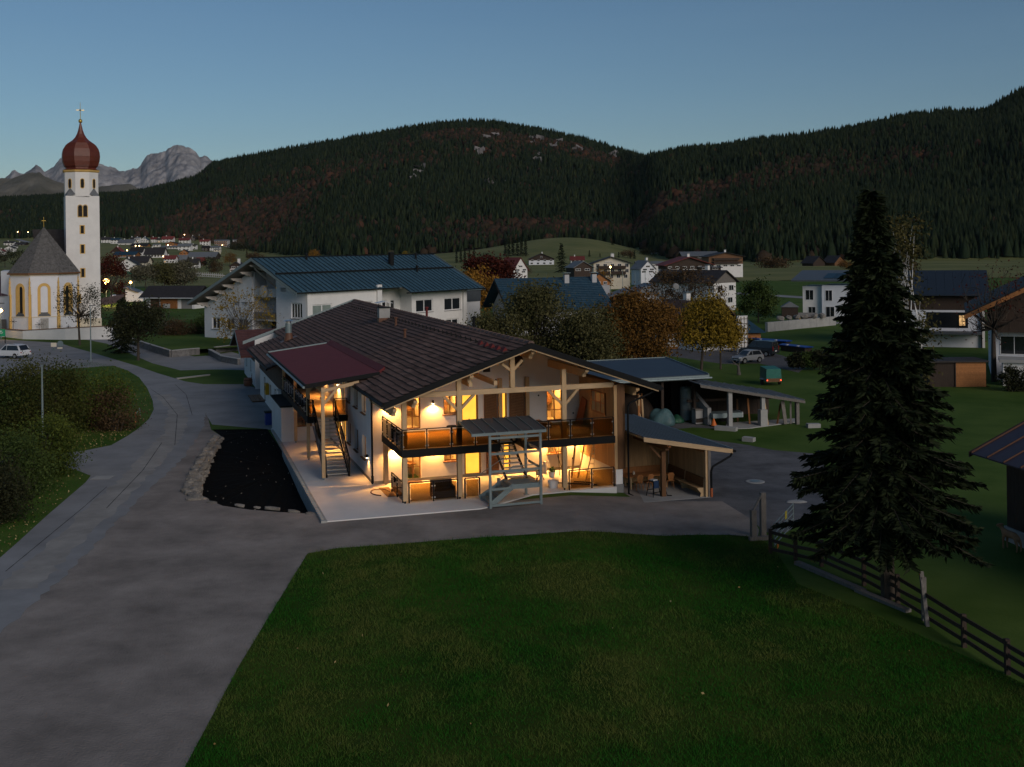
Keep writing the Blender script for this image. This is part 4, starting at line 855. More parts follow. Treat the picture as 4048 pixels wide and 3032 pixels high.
for a in (-1, 1):
    for b in (-1, 1): MB().beam((a * .16, b * .16, .78), (a * .28, b * .28, 0), .045, .045).build('leg', 'black_steel', bs)
MB().box(-.24, .24, -.235, -.2, .2, .24).box(-.24, .24, .2, .235, .3, .34).build('stretcher', 'black_steel', bs)
MB().box(-.16, .19, -.23, -.205, .45, .85).build('cloth', mat('blue_cloth', (.02, .05, .12), .9, .2), bs); MB().box(-.15, .17, -.16, .14, .85, .9).build('folded_paper', 'white_metal', bs)
# ---------------------------------------------------------------- loose things on the terrace and balcony
ld = loc('step_ladder', 'aluminium step ladder leaning against the board wall under the balcony', 'ladder')
for a in (-.22, .22): MB().beam((10.75 + a, 1.3 - a * .3, 0.02), (11.5 + a * .2, 2.4 + a * .2, 2.0), .03, .08).build('side_rail', 'steel', ld)
for i in range(7): f = .1 + i * .125; MB().beam((10.55 + .75 * f + .1, 1.37 + 1.0 * f, 2.0 * f), (10.97 + .75 * f - .1, 1.23 + 1.15 * f, 2.0 * f), .08, .03).build('rung', 'steel', ld)
for i, (a, b, w, lb) in enumerate((((10.3, 2.9, .02), (11.2, 4.3, 2.5), .1, 'longest spruce plank leaning left of the step ladder'), ((10.6, 2.7, .02), (11.5, 3.6, 2.2), .08, 'brown plank leaning beside the step ladder'), ((9.9, 3.8, .02), (10.3, 5.2, 2.4), .04, 'thin dark pole leaning on the white wall by the boards'), ((10.2, 3.9, .02), (9.8, 5.25, 2.4), .035, 'thin rod leaning at the wall corner behind the planks'))):
    o = MB().beam(a, b, w, .04).build('leaning_plank', 'spruce_wood' if i < 2 else 'dark_wood', None, loc=HO, rot=(0, 0, HTH)); tag(o, lb, 'plank', 'timber leaning in the terrace corner')
for i, (a, b, lb) in enumerate((((8.9, 1.9, .04), (10.9, .55, .04), 'long dark rod lying on the terrace floor behind the glass'), ((10.0, 1.8, .04), (10.8, 1.2, .04), 'short bent rod on the terrace floor near the ladder'))):
    o = MB().beam(a, b, .05, .05).build('floor_rod', 'black_steel', None, loc=HO, rot=(0, 0, HTH)); tag(o, lb, 'rod', 'rods lying on the terrace floor')
bk = loc('white_bucket', 'white mortar bucket on the terrace beside the right porch post', 'bucket'); MB().lathe([(.24, 0), (.3, .38), (.31, .4), (.28, .38), (.23, .03)], 16, (8.45, .9, .005)).build('pail', 'white_paint', bk); MB().path([(8.16, .9, .38), (8.3, .78, .3), (8.45, .72, .27), (8.62, .78, .3), (8.74, .9, .38)], .012, 6).build('handle', 'steel', bk)
fl = loc('work_floodlight', 'small square work floodlight on its stand by the white wall', 'floodlight')
MB().box(8.2, 8.55, 2.95, 3.03, .3, .58).build('housing', 'black_steel', fl); MB().box(8.24, 8.51, 2.935, 2.949, .34, .54).build('lens', 'pane_pale', fl); MB().path([(8.15, 2.8, .02), (8.2, 3.0, .3)], .02).path([(8.6, 2.8, .02), (8.55, 3.0, .3)], .02).path([(8.37, 3.3, .02), (8.37, 3.0, .3)], .02).build('stand', 'black_steel', fl)
MB().path([(8.0 + .25 * math.cos(i * .9) * (1 + i * .02), 2.75 + .16 * math.sin(i * .9), .03) for i in range(16)], .012, 5).build('cable', 'rubber', fl)
pt = loc('potted_plant', 'white pot with green plant and cup on the terrace ledge', 'plant pot'); MB().lathe([(.14, 0), (.2, .3), (.17, .3), (.1, .05)], 14, (9.35, 3.6, .0)).build('pot', 'white_paint', pt)
v, f = leaf_cloud(np.array([9.35, 3.6, .42]) + rng.normal(size=(90, 3)) * [.09, .09, .07], .06); np_mesh('leaves', v, f, mat('pot_leaf', (.05, .12, .02), .8, .2), None, pt)
cw = loc('milk_churn', 'pale metal can standing behind the plant pot at the wall', 'can'); MB().lathe([(.14, 0), (.15, .5), (.08, .62), (.1, .7), (.02, .72)], 14, (9.3, 4.7, .0)).build('churn_body', 'white_metal', cw); MB().tube((9.3, 4.7, .66), (9.62, 4.7, .66), .03).build('spout', 'white_metal', cw)
mt = loc('door_mat', 'dark doormat on the terrace floor behind the stair tower', 'mat'); BOX('mat_surface', 'rubber', mt, 7.0, 8.3, 3.3, 4.5, .005, .02)
sf = loc('garden_sofa', 'dark wicker sofa with cushions behind the terrace glass panels', 'sofa')
BOX('seat_base', 'dark_wood', sf, 1.7, 2.75, .55, 1.3, .02, .36); BOX('backrest', 'dark_wood', sf, 1.65, 2.8, 1.2, 1.38, .3, .85)
for u in (1.62, 2.68): BOX('armrest', 'dark_wood', sf, u, u + .14, .55, 1.3, .02, .6)
BOX('cushion', mat('cushion', (.1, .08, .07), .9, .2), sf, 1.78, 2.66, .6, 1.2, .362, .46)
rd = loc('boot_scraper_mat', 'small ribbed boot scraper mat lying at the left terrace door', 'mat'); g_ = None  # ribbed boot scraper mat, lying flat on the terrace floor
for i in range(12):
    if g_ is None: g_ = BOX('rib', 'stained_mid', rd, 0, .04, 4.7, 5.2, .005, .05)
    else: g_ = dup(g_, rd)
    g_.location = (1.2 + i * .075, 0, 0)
sb = MB().prism([(11.3, 4.9, 2.78), (11.45, 4.2, 2.8), (11.72, 4.0, 4.2), (11.7, 4.75, 4.35)], (.05, .02, 0)).build('timber_slab', mat('red_wood_slab', (.3, .09, .03), .6, .25, 3, stretch=(1, 4, .5)), None, loc=HO, rot=(0, 0, HTH)); tag(sb, 'reddish live-edge timber slab leaning on the balcony end wall', 'timber slab')
for i, (a, b, c_, lb) in enumerate(((8.3, 8.95, 3.18, 'taller brown cardboard box behind the canopy on the balcony'), (8.97, 9.5, 3.08, 'lower brown cardboard box next to the lit balcony door'))):
    o = loc('cardboard_box', lb, 'box', 'cardboard boxes on the balcony'); BOX('carton', mat('cardboard', (.2, .12, .07), .9, .15), o, a, b, 3.9, 4.5, 2.745, c_); BOX('flap', 'stained_mid', o, a, b, 3.6, 3.9, c_ - .03, c_ - .02)
bt = loc('balcony_side_table', 'round dark table top behind the balcony handrail', 'table'); MB().lathe([(.3, 0), (.3, .03)], 18, (2.75, .8, 3.72)).build('tabletop', 'dark_wood', bt); MB().tube((2.75, .8, 2.75), (2.75, .8, 3.72), .03).build('leg', 'black_steel', bt)
cb = loc('garden_hose', 'brown hose lying coiled beside the mat at the left terrace corner', 'hose'); MB().path([(-.7 + .5 * math.cos(i * .5), 3.1 + .8 * math.sin(i * .5), .03) for i in range(10)], .03, 6).build('hose_coil', 'copper', cb)
mt = loc('brown_floor_mat', 'brown floor mat at the left terrace corner by the hose', 'mat'); BOX('mat_surface', mat('tan_mat', (.2, .11, .04), .9, .2), mt, -.55, .0, 1.9, 4.3, .004, .02)
# things on the street side of the house
pb = loc('yellow_letterbox', 'yellow wall box on the white side wall at the back', 'box'); MB().box(-3.4, -3.12, 38.6, 39.7, 1.05, 1.95).build('box_body', mat('yellow_paint', (.55, .3, .01), .5, .1), pb); MB().box(-3.42, -3.402, 38.9, 39.3, 1.4, 1.75).build('slot', 'black_steel', pb)
bb = loc('blue_bin', 'blue plastic bin at the corner of the side wall', 'bin'); MB().box(-4.3, -3.6, 29.4, 30.2, -.05, .85).build('bin_body', mat('blue_plastic', (.02, .05, .25), .5, .1), bb); MB().box(-4.34, -3.56, 29.35, 30.25, .852, .92).build('lid', 'black_steel', bb)
for i, (x, y, r_, h, lb) in enumerate(((536, 833, .45, .75, 'wider wooden barrel beside the annex wall'), (550, 826, .32, .95, 'narrow tall barrel nearest the annex drainpipe'))):
    p = DG(x, y, 0); o = thing('wooden_barrel', lb, 'barrel', p, 0, 'barrels by the annex'); MB().lathe([(r_ * .85, 0), (r_, h * .5), (r_ * .85, h), (r_ * .7, h - .03)], 16).build('staves', 'copper', o); MB().lathe([(r_ * .98, h * .72), (r_ * .97, h * .78)], 16).build('hoop', 'black_steel', o)
gr = thing('plank_stack', 'dark plank pile on the asphalt by the annex wall', 'planks', DG(565, 860, 0), HTH)
for i in range(5): BOX('plank', 'brown_wood', gr, -1 + i * .4, -.64 + i * .4, -2.2, 2.2, 0, .06)
# outdoor set under the porch
t2 = loc('porch_table', 'small lamp-lit table behind the open treads of the side stair', 'table'); MB().lathe([(.5, .7), (.5, .74)], 16, (-1.9, 16.3, 0)).build('tabletop', 'stained_mid', t2); MB().tube((-1.9, 16.3, 0), (-1.9, 16.3, .7), .05).lathe([(.3, 0), (.28, .04)], 12, (-1.9, 16.3, 0)).build('leg', 'black_steel', t2)
# ================================================================ CHURCH
def arch_pts(w, h, n=8):               # round-headed outline in x-z, base centre at the origin
    r = w / 2; return [(-r, 0), (r, 0)] + [(r * math.cos(PI * i / n), h - r + r * math.sin(PI * i / n)) for i in range(n + 1)]
def arch(par, name, m, x, z, w, h, y0, y1, pos=None, rz=0.0):
    return MB().prism([(x + a, y0, z + b) for a, b in arch_pts(w, h)], (0, y1 - y0, 0)).build(name, m, par, loc=pos, rot=(0, 0, rz) if rz else None)
def arch_ring(par, name, m, x, z, w, h, t, y0, y1, pos=None, rz=0.0):
    o_, i_ = arch_pts(w, h), [(a, b + t * .0) for a, b in arch_pts(w - 2 * t, h - t)]; n = len(o_); mb = MB()
    vs = [(x + a, y, z + b) for y in (y0, y1) for L_ in (o_, i_) for a, b in L_]
    fs = []
    for k in range(1, n):
        q = (k + 1) % n
        fs += [(k, q, n + q, n + k), (2 * n + k, 3 * n + k, 3 * n + q, 2 * n + q), (n + k, n + q, 3 * n + q, 3 * n + k), (k, 2 * n + k, 2 * n + q, q)]
    return mb.add(vs, fs).build(name, m, par, loc=pos, rot=(0, 0, rz) if rz else None)
CA = math.radians(25)
cu = thing('church', 'white church with red onion dome tower, ochre trim and shingled choir roof', 'church', (-71.95, 186.75, 0), CA)
# tower: local x right, y into the wall; front face at y=0
TWd = 5.3; hw = TWd / 2
mb = MB(); mb.box(-hw, hw, 0, TWd, -.5, 22.6).build('tower_wall', 'plaster', cu)
oc = [(hw * 1.0 / math.cos(PI / 8) * math.cos(PI / 8 + k * PI / 4), hw / math.cos(PI / 8) * math.sin(PI / 8 + k * PI / 4) + hw) for k in range(8)]
MB().prism([(x, y, 22.4) for x, y in oc], (0, 0, 4.35)).build('belfry_wall', 'plaster', cu)
mb = MB()
for sx, sy in ((-1, 0), (1, 0), (-1, 1), (1, 1)):
    cx_, cy_ = sx * hw, sy * TWd; e = hw * (1 - math.tan(PI / 8)); yy = 1 if sy == 0 else -1
    mb.add([(cx_, cy_, 22.3), (cx_ - sx * e, cy_, 22.9), (cx_, cy_ + yy * e, 22.9), (cx_ - sx * e * .5, cy_ + yy * e * .5, 24.0)], [(0, 1, 3), (0, 3, 2), (1, 2, 3), (0, 2, 1)])
mb.build('corner_roof', 'roof_grey', cu)
MB().lathe([(2.86, 26.6), (3.05, 26.75), (3.12, 27.0), (3.0, 27.02)], 8, (0, hw, 0), PI / 8).build('cornice', 'ochre', cu)
on = MB().lathe([(3.12, 27.02), (2.55, 27.25), (2.5, 27.4), (2.85, 27.75), (3.12, 28.5), (3.22, 29.3), (3.16, 30.0), (2.98, 30.6), (2.6, 31.2), (2.05, 31.68), (1.45, 32.1), (.98, 32.6), (.64, 33.2), (.4, 33.9), (.24, 34.6), (.13, 35.1)], 8, (0, hw, 0), PI / 8).build('onion_dome', 'onion', cu)
mb = MB(); rr = [(2.5, 27.4), (2.85, 27.75), (3.12, 28.5), (3.22, 29.3), (3.16, 30.0), (2.98, 30.6), (2.6, 31.2), (2.05, 31.68)]
for (a, z0), (b, z1) in zip(rr, rr[1:]):
    for s_ in range(4):
        f0 = s_ / 4; r0 = a + (b - a) * f0; z = z0 + (z1 - z0) * f0; mb.lathe([(r0 + .035, z), (r0 + .02, z + .05)], 8, (0, hw, 0), PI / 8)
mb.build('shingle_courses', 'onion', on, kind='stuff')
MB().lathe([(.03, 35.05), (.26, 35.2), (.33, 35.45), (.26, 35.68), (.03, 35.8)], 14, (0, hw, 0)).build('finial_ball', 'gold', cu, smooth=True)
mb = MB(); mb.tube((0, hw, 35.7), (0, hw, 38.6), .06, .03).beam((-.62, hw, 37.3), (.62, hw, 37.3), .06, .09).lathe([(.16, 37.22), (.22, 37.3), (.16, 37.38)], 8, (0, hw, 0)).build('cross', 'gold', cu)
for z, h in ((16.3, 1.3), (13.0, 1.4), (9.0, 1.4)):
    f = MB().box(-.42, -.24, -.03, .02, z - .1, z + h + .1).box(.24, .42, -.03, .02, z - .1, z + h + .1).box(-.24, .24, -.03, .02, z + h, z + h + .1).box(-.24, .24, -.03, .02, z - .1, z).build('slit_window', 'ochre', cu, loc=(-.1, 0, 0))
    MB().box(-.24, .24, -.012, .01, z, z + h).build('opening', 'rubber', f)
tw = MB().box(-.8, .8, -.04, .02, 19.0, 19.12).box(-.06, .06, -.06, -.0, 19.12, 20.9).build('twin_window', 'ochre', cu)
for s_ in (-1, 1):
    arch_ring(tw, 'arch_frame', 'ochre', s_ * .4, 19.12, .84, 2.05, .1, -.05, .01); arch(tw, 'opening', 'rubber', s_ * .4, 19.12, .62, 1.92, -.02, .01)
    for k in range(6): BOX('louvre', 'dark_wood', tw, s_ * .4 - .29, s_ * .4 + .29, -.035, -.02, 19.3 + k * .22, 19.36 + k * .22)
def oval(par, ang):
    px_, py_ = hw * math.sin(ang), hw - hw * math.cos(ang); mb = MB(); n = 16
    ring = lambda a, b, y: [(a * math.cos(2 * PI * i / n), y, 24.7 + (b - a) * (1 if math.sin(2 * PI * i / n) > 1e-6 else (-1 if math.sin(2 * PI * i / n) < -1e-6 else 0)) + a * math.sin(2 * PI * i / n)) for i in range(n)]
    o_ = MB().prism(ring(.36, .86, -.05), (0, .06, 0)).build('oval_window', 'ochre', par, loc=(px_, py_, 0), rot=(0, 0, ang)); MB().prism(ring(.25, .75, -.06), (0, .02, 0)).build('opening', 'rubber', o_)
for k in (-1, 0, 1): oval(cu, k * PI / 4)
MB().box(-hw - .12, hw + .12, -.12, 1.0, -.5, 2.0).build('tower_plinth', 'cream', cu)
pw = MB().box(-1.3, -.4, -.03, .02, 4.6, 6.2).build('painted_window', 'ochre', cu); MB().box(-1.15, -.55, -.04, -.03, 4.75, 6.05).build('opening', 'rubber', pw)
# choir: octagonal apse, local centre in front-left of the tower
ca = math.radians(22) - CA
dv = Matrix.Rotation(-CA, 3, 'Z') @ (Vector((-76.6, 182.2, 0)) - Vector((-71.95, 186.75, 0))); cx0, cy0 = dv.x, dv.y
AP = 5.0; RR8 = AP / math.cos(PI / 8)
def apt(k, r=1.0): a = -PI / 2 + ca + PI / 8 + k * PI / 4; return Vector((cx0 + RR8 * r * math.cos(a), cy0 + RR8 * r * math.sin(a), 0))
corners = [apt(k) for k in range(-3, 3)]               # six corners, five faces
ax = Vector((-math.sin(ca), math.cos(ca), 0)) ; back = 14
poly = corners + [corners[-1] + ax * back, corners[0] + ax * back]
MB().prism([(p.x, p.y, -.5) for p in poly], (0, 0, 10.5)).build('choir_wall', 'plaster_shade', cu)
apex = Vector((cx0, cy0, 17.4)); apex2 = apex + ax * back; mb = MB(); ec = [apt(k, 1.09) for k in range(-3, 3)]
for a, b in zip(ec, ec[1:]): mb.add([(a.x, a.y, 9.9), (b.x, b.y, 9.9), tuple(apex)], [(0, 1, 2)])
a, b = ec[-1], ec[-1] + ax * back; mb.add([(a.x, a.y, 9.9), (b.x, b.y, 9.9), tuple(apex2), tuple(apex)], [(0, 1, 2, 3)])
a, b = ec[0], ec[0] + ax * back; mb.add([(a.x, a.y, 9.9), (b.x, b.y, 9.9), tuple(apex2), tuple(apex)], [(3, 2, 1, 0)]); mb.build('choir_roof', 'shingle', cu)
mb = MB(); rowsn = 34
for i, (a, b) in enumerate(zip(ec, ec[1:])):
    a = Vector((a.x, a.y, 9.9)); b = Vector((b.x, b.y, 9.9)); nrm = (b - a).cross(apex - a).normalized()
    for r in range(rowsn):
        f0, f1 = r / rowsn, (r + 1) / rowsn; nn_ = max(1, int((1 - f0) * 9)); 
        p0, p1 = a.lerp(apex, f0), b.lerp(apex, f0); q0, q1 = a.lerp(apex, f1), b.lerp(apex, f1)
        for c in range(nn_):
            j = random.uniform(.02, .06); s0, s1 = c / nn_ + .006, (c + 1) / nn_ - .006
            mb.add([p0.lerp(p1, s0) + nrm * j, p0.lerp(p1, s1) + nrm * j, q0.lerp(q1, s1) + nrm * .005, q0.lerp(q1, s0) + nrm * .005, p0.lerp(p1, s0), p0.lerp(p1, s1)], [(0, 1, 2, 3), (4, 5, 1, 0)])
mb.build('roof_shingles', 'shingle', cu, kind='stuff')
mb = MB()
for a, b in zip(ec, ec[1:]): mb.beam((a.x, a.y, 9.82), (b.x, b.y, 9.82), .12, .22)
mb.build('eaves_board', 'brown_wood', cu)
mb = MB()
for a, b in zip(corners, corners[1:]): mb.beam((a.x, a.y, 9.6), (b.x, b.y, 9.6), .16, .25); mb.beam((a.x, a.y, 2.95), (b.x, b.y, 2.95), .2, .14)
mb.build('string_course', 'cream', cu)
for k, p in enumerate(corners[1:], 1):
    d = (p - Vector((cx0, cy0, 0))).normalized(); a = math.atan2(d.y, d.x)
    mb = MB(); q = p + d * .12
    mb.box(-.2, .14, -.22, .22, -.5, 3.0).box(-.2, .06, -.18, .18, 3.0, 6.4).box(-.2, .1, -.2, .2, 6.3, 6.5)
    mb.lathe([(.2, 6.4), (.16, 7.6), (.22, 7.65), (.12, 7.8), (.12, 8.3), (.18, 8.35), (.05, 8.9), (.09, 8.95), (.01, 9.3)], 6)
    mb.build('buttress_pinnacle', 'ochre' if k else 'cream', cu, loc=q, rot=(0, 0, a))
for k, (a, b) in enumerate(zip(corners, corners[1:])):
    if k == 0: continue
    c = (a + b) / 2; ang = math.atan2(b.y - a.y, b.x - a.x); o_ = arch_ring(cu, 'arched_window', 'ochre', 0, 3.02, 1.95, 5.3, .45, -.04, .05, c, ang)
    if k == 2: arch(o_, 'blind_panel', 'plaster_shade', 0, 3.05, 1.0, 4.6, -.02, .02)
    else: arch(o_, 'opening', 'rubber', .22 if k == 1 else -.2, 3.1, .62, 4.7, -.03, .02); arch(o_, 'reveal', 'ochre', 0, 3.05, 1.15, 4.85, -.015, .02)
    MB().prism([(-.95, -.05, 3.05), (.95, -.05, 3.05), (.5, .02, 3.75), (-.5, .02, 3.75)], (0, -.03, 0)).build('sloped_sill', 'roof_slate', o_)
c = (corners[2] + corners[3]) / 2; ang = math.atan2(corners[3].y - corners[2].y, corners[3].x - corners[2].x)
rl = MB().box(-.6, .6, -.08, .02, .3, 2.7).build('relief_stone', 'concrete', cu, loc=c, rot=(0, 0, ang))
mb = MB(); pts = [(-.15, 2.4), (.2, 2.35), (.3, 2.0), (.1, 1.7), (.25, 1.4), (.2, .9), (-.1, .8), (-.25, 1.2), (-.05, 1.6), (-.3, 1.9), (-.15, 2.4)]
mb.path([(a, -.09, b) for a, b in pts], .03, 6); mb.path([(-.3, -.09, 1.9), (-.05, -.09, 2.1), (.1, -.09, 2.3)], .025, 6).build('relief_figure', 'plinth', rl)
# nave block behind
MB().prism([(p.x, p.y, -.5) for p in (corners[-1] + ax * 1, corners[-1] + ax * 22, corners[0] + ax * 22 - Vector((2, 0, 0)), corners[0] + ax * 9 - Vector((2, 0, 0)), corners[0] + ax * 8)], (0, 0, 10.6)).build('nave_wall', 'plaster_shade', cu)
nd = Matrix.Rotation(-CA, 3, 'Z') @ Vector((.8, .6, 0)); npn = Vector((nd.y, -nd.x, 0)); a0 = apex + ax * 9.5 + Vector((0, 0, -.25)) - nd * 2
for k_ in (1,):
    e0 = a0 + npn * 3.6 * k_ - Vector((0, 0, 6.2)); MB().prism([tuple(a0), tuple(e0), tuple(e0 - Vector((0, 0, .25))), tuple(a0 - Vector((0, 0, .3)))], nd * 8.0).build('nave_roof', 'roof_dark', cu)
MB().tube(tuple(apex), (apex.x, apex.y, 19.0), .04).beam((apex.x - .3, apex.y, 18.4), (apex.x + .3, apex.y, 18.4), .05, .05).build('cross', 'gold', cu)
# churchyard wall, crosses, sacristy
yw = thing('churchyard_wall', 'long white churchyard wall with dark coping below the church', 'wall')
W_ = [Vector((-96, 184, 0)), G(20, 1331, 0), G(90, 1339.5, 0), G(256, 1341.5, 0), G(443, 1340, 0)]; hts = [1.0, 1.15, 1.25, 1.65, 1.95]
for (a, b, h0, h1) in zip(W_, W_[1:], hts, hts[1:]):
    d = (b - a).normalized(); n_ = Vector((-d.y, d.x, 0)) * .35
    MB().add([tuple(a - Vector((0, 0, .4))), tuple(b - Vector((0, 0, .4))), (b.x, b.y, h1), (a.x, a.y, h0)] + [tuple(Vector(p) + n_) for p in ((a.x, a.y, -.4), (b.x, b.y, -.4), (b.x, b.y, h1), (a.x, a.y, h0))], [(0, 1, 2, 3), (7, 6, 5, 4), (3, 2, 6, 7), (1, 5, 6, 2), (0, 3, 7, 4)]).build('wall_section', 'plaster', yw)
    MB().beam((a.x + n_.x / 2, a.y + n_.y / 2, h0 + .05), (b.x + n_.x / 2, b.y + n_.y / 2, h1 + .05), .5, .1).build('coping', 'brown_wood', yw)
a = W_[-1]; MB().beam((a.x, a.y, .75), (a.x - 3, a.y + 12, .75), .35, 2.4).build('wall_section', 'plaster_shade', yw)
for i, (px, py, s_, lb) in enumerate(((155, 1288, 1.5, 'ornate iron grave cross left of the relief stone'), (52, 1276, 1.3, 'iron grave cross at the left end of the choir'), (236, 1292, 1.0, 'small iron grave cross by the middle pinnacle'), (270, 1294, .9, 'smallest iron grave cross beside the bare tree'))):
    p = A(px, py, 176.5); g = thing('grave_cross', lb, 'grave cross', (p.x, p.y, p.z - .2), .3, 'grave crosses behind the churchyard wall')
    mb = MB(); mb.beam((0, 0, -.8), (0, 0, .75 * s_), .06, .06).beam((-.42 * s_, 0, .3 * s_), (.42 * s_, 0, .3 * s_), .06, .06)
    for k in range(4): q = k * PI / 2 + PI / 4; mb.beam((0, 0, .3 * s_), (.34 * s_ * math.cos(q), 0, .3 * s_ + .34 * s_ * math.sin(q)), .04, .04)
    mb.build('iron_cross', 'black_steel', g)
sa = thing('sacristy', 'pale house with dark red sheet metal roof at the left edge of the church', 'building', tuple(A(33, 1255, 190).to_2d()) + (0.4,), math.radians(22))
BOX('wall', 'plaster_shade', sa, -14, 0, 0, 9, -1, 5.6); BOX('drainpipe', 'black_steel', sa, -.12, 0, -.12, -.02, 0, 5.6)
for z in (2.9, 4.2): BOX('shutter_rail', 'black_steel', sa, -5, -.2, -.08, -.02, z, z + .08)
for i in range(14): MB().prism([(-14 + i, -.4, 5.5), (-13.03 + i, -.4, 5.5), (-13.03 + i, 4.5, 8.7), (-14 + i, 4.5, 8.7)], (0, 0, .1)).build('roof_panel', mat('plum_sheet', (.1, .055, .07), .5, .15) if i == 0 else M.setdefault('plum', bpy.data.materials['plum_sheet']), sa)
BOX('garden_wall', 'grey_wood', sa, -4, -.2, -2.5, -2.2, -1, 1.6)
# ================================================================ SCHOOL WITH THE BLUE METAL ROOF
SA = 0.915782; K = 148 / 140.
scc = Vector((-25.85, 140, 0)) * K
sc = thing('blue_roofed_building', 'large white building with blue standing seam roof behind the lit farmhouse', 'building', scc, SA)
# local: x along the long front (towards the right), y into the building
SG = -.3
def scut(x0, x1, y, z0, z1, holes, th=.35, m_='plaster'):
    mb = MB(); wall_cells(mb, x0, x1, z0, z1, holes, lambda a, b, c, d: mb.box(a, b, y, y + th, c, d)); return mb.build('wall', m_, sc)
w_f = [(.9, 4.5, 4.2, 5.75), (21.3, 25.1, 3.55, 5.5), (27.7, 31.6, 3.5, 5.45), (8.6, 12.2, 4.2, 5.75)]
for z_, m2 in ((0, 'plaster'),):
    scut(0, 13.9, 0, SG, 7.75, [w_f[0], w_f[3], (1.2, 4.2, .9, 2.3), (8.2, 11.5, .9, 2.3)]); scut(20.4, 32.6, 0, SG, 7.2, [w_f[1], w_f[2], (22, 25, .6, 2.2), (28, 31, .6, 2.2)])
scut(13.9, 20.4, 2.4, SG, 7.9, [(15.0, 17.6, 3.3, 5.6), (18.4, 19.4, 3.3, 5.6)])
BOX('wall', 'plaster', sc, 20.4, 20.75, .351, 2.4, SG, 7.2); BOX('wall', 'plaster', sc, 13.55, 13.899, .351, 2.4, SG, 7.7)
BOX('pillar', 'plaster', sc, 13.0, 13.9, -.3, -.002, SG, 8.0); BOX('pillar', 'plaster', sc, 31.9, 32.7, -.35, -.002, SG, 7.2); BOX('pillar', 'plaster', sc, -.02, .6, -.08, -.002, SG, 7.75)
# gable end on the left (faces -x): right part flush, middle recessed with balconies, left part flush
def gz_s(y): return 11.75 - .46 * abs(y - 8.6) if y > 8.6 else 11.75 - .49 * (8.6 - y)
def gab(y0, y1, x, holes, m_='plaster_shade'):
    ys = sorted({y0, y1, *([8.6] if y0 < 8.6 < y1 else [])}); top = min(gz_s(y0), gz_s(y1)) - .25
    mb = MB(); wall_cells(mb, y0, y1, SG, top, holes, lambda a, b, c, d: mb.box(x, x + .35, a, b, c, d))
    mb.prism([(x, y0, top), (x, y1, top)] + [(x, y, gz_s(y) - .25) for y in reversed(ys)], (.35, 0, 0)); return mb.build('wall', m_, sc)
gh_r = [(1.0, 3.2, 3.9, 6.0), (4.2, 5.3, 8.0, 9.2)]; gh_l = [(12.2, 13.4, 5.9, 7.2), (14.0, 15.0, 5.9, 7.2), (12.3, 14.4, 1.9, 3.6), (15.2, 17.0, 1.9, 3.6), (18.4, 20.2, 1.9, 3.6)]
gab(.352, 6.2, 0, gh_r); gab(11.3, 21.9, 0, gh_l); gab(6.2, 11.3, 2.4, [(6.6, 7.5, 8.2, 9.6), (8.3, 9.3, 8.2, 9.6), (7.0, 8.6, 4.6, 6.6), (7.0, 10.4, 1.2, 3.3)], 'plaster_grey')
for y in (6.2, 11.05): BOX('wall', 'plaster_grey', sc, .351, 2.4, y - .0, y + .25, SG, gz_s(y) - .5)
for z in (3.6, 6.9): BOX('balcony', 'plaster_grey', sc, .2, 2.4, 6.46, 11.04, z - .25, z); BOX('balcony_front', 'plaster_grey' if z > 5 else 'grey_wood', sc, .2, .3, 6.46, 11.04, z, z + .95)
BOX('wall', 'plaster', sc, 32.25, 32.6, .352, 21.9, SG, 6.0); BOX('wall', 'plaster', sc, 0.352, 32.24, 21.6, 21.9, SG, 5.4)
BOX('plinth', 'concrete', sc, -.2, -.002, .0, 22, SG - .4, .55)
def swin(x, y, z, w, h, rz, nx, pane='pane', sill='plinth'):
    window(sc, x, y, z, w, h, rz, nx, 1, pane=pane, fr='white_paint', sill=sill, t=.16, depth=.12, mull=.09)
swin(2.7, 0, 4.2, 3.6, 1.55, 0, 2, 'pane_pale'); swin(10.4, 0, 4.2, 3.6, 1.55, 0, 2); swin(23.2, 0, 3.55, 3.8, 1.95, 0, 2); swin(29.65, 0, 3.5, 3.9, 1.95, 0, 2); swin(16.3, 2.4, 3.3, 2.6, 2.3, 0, 2); swin(18.9, 2.4, 3.3, 1.0, 2.3, 0, 1)
for x in (2.7, 9.8, 23.5, 29.5): swin(x, 0, .9 if x < 20 else .6, 3.0, 1.4 if x < 20 else 1.6, 0, 2)
for a, b, c_, d in gh_r + gh_l: swin(0, (a + b) / 2, c_, b - a, d - c_, -PI / 2, 4 if (a, c_) == (1.0, 3.9) else (2 if b - a > 1.5 else 1))
for a, b, c_, d in [(6.6, 7.5, 8.2, 9.6), (8.3, 9.3, 8.2, 9.6), (7.0, 8.6, 4.6, 6.6), (7.0, 10.4, 1.2, 3.3)]: swin(2.4, (a + b) / 2, c_, b - a, d - c_, -PI / 2, 1 if b - a < 2 else 2)
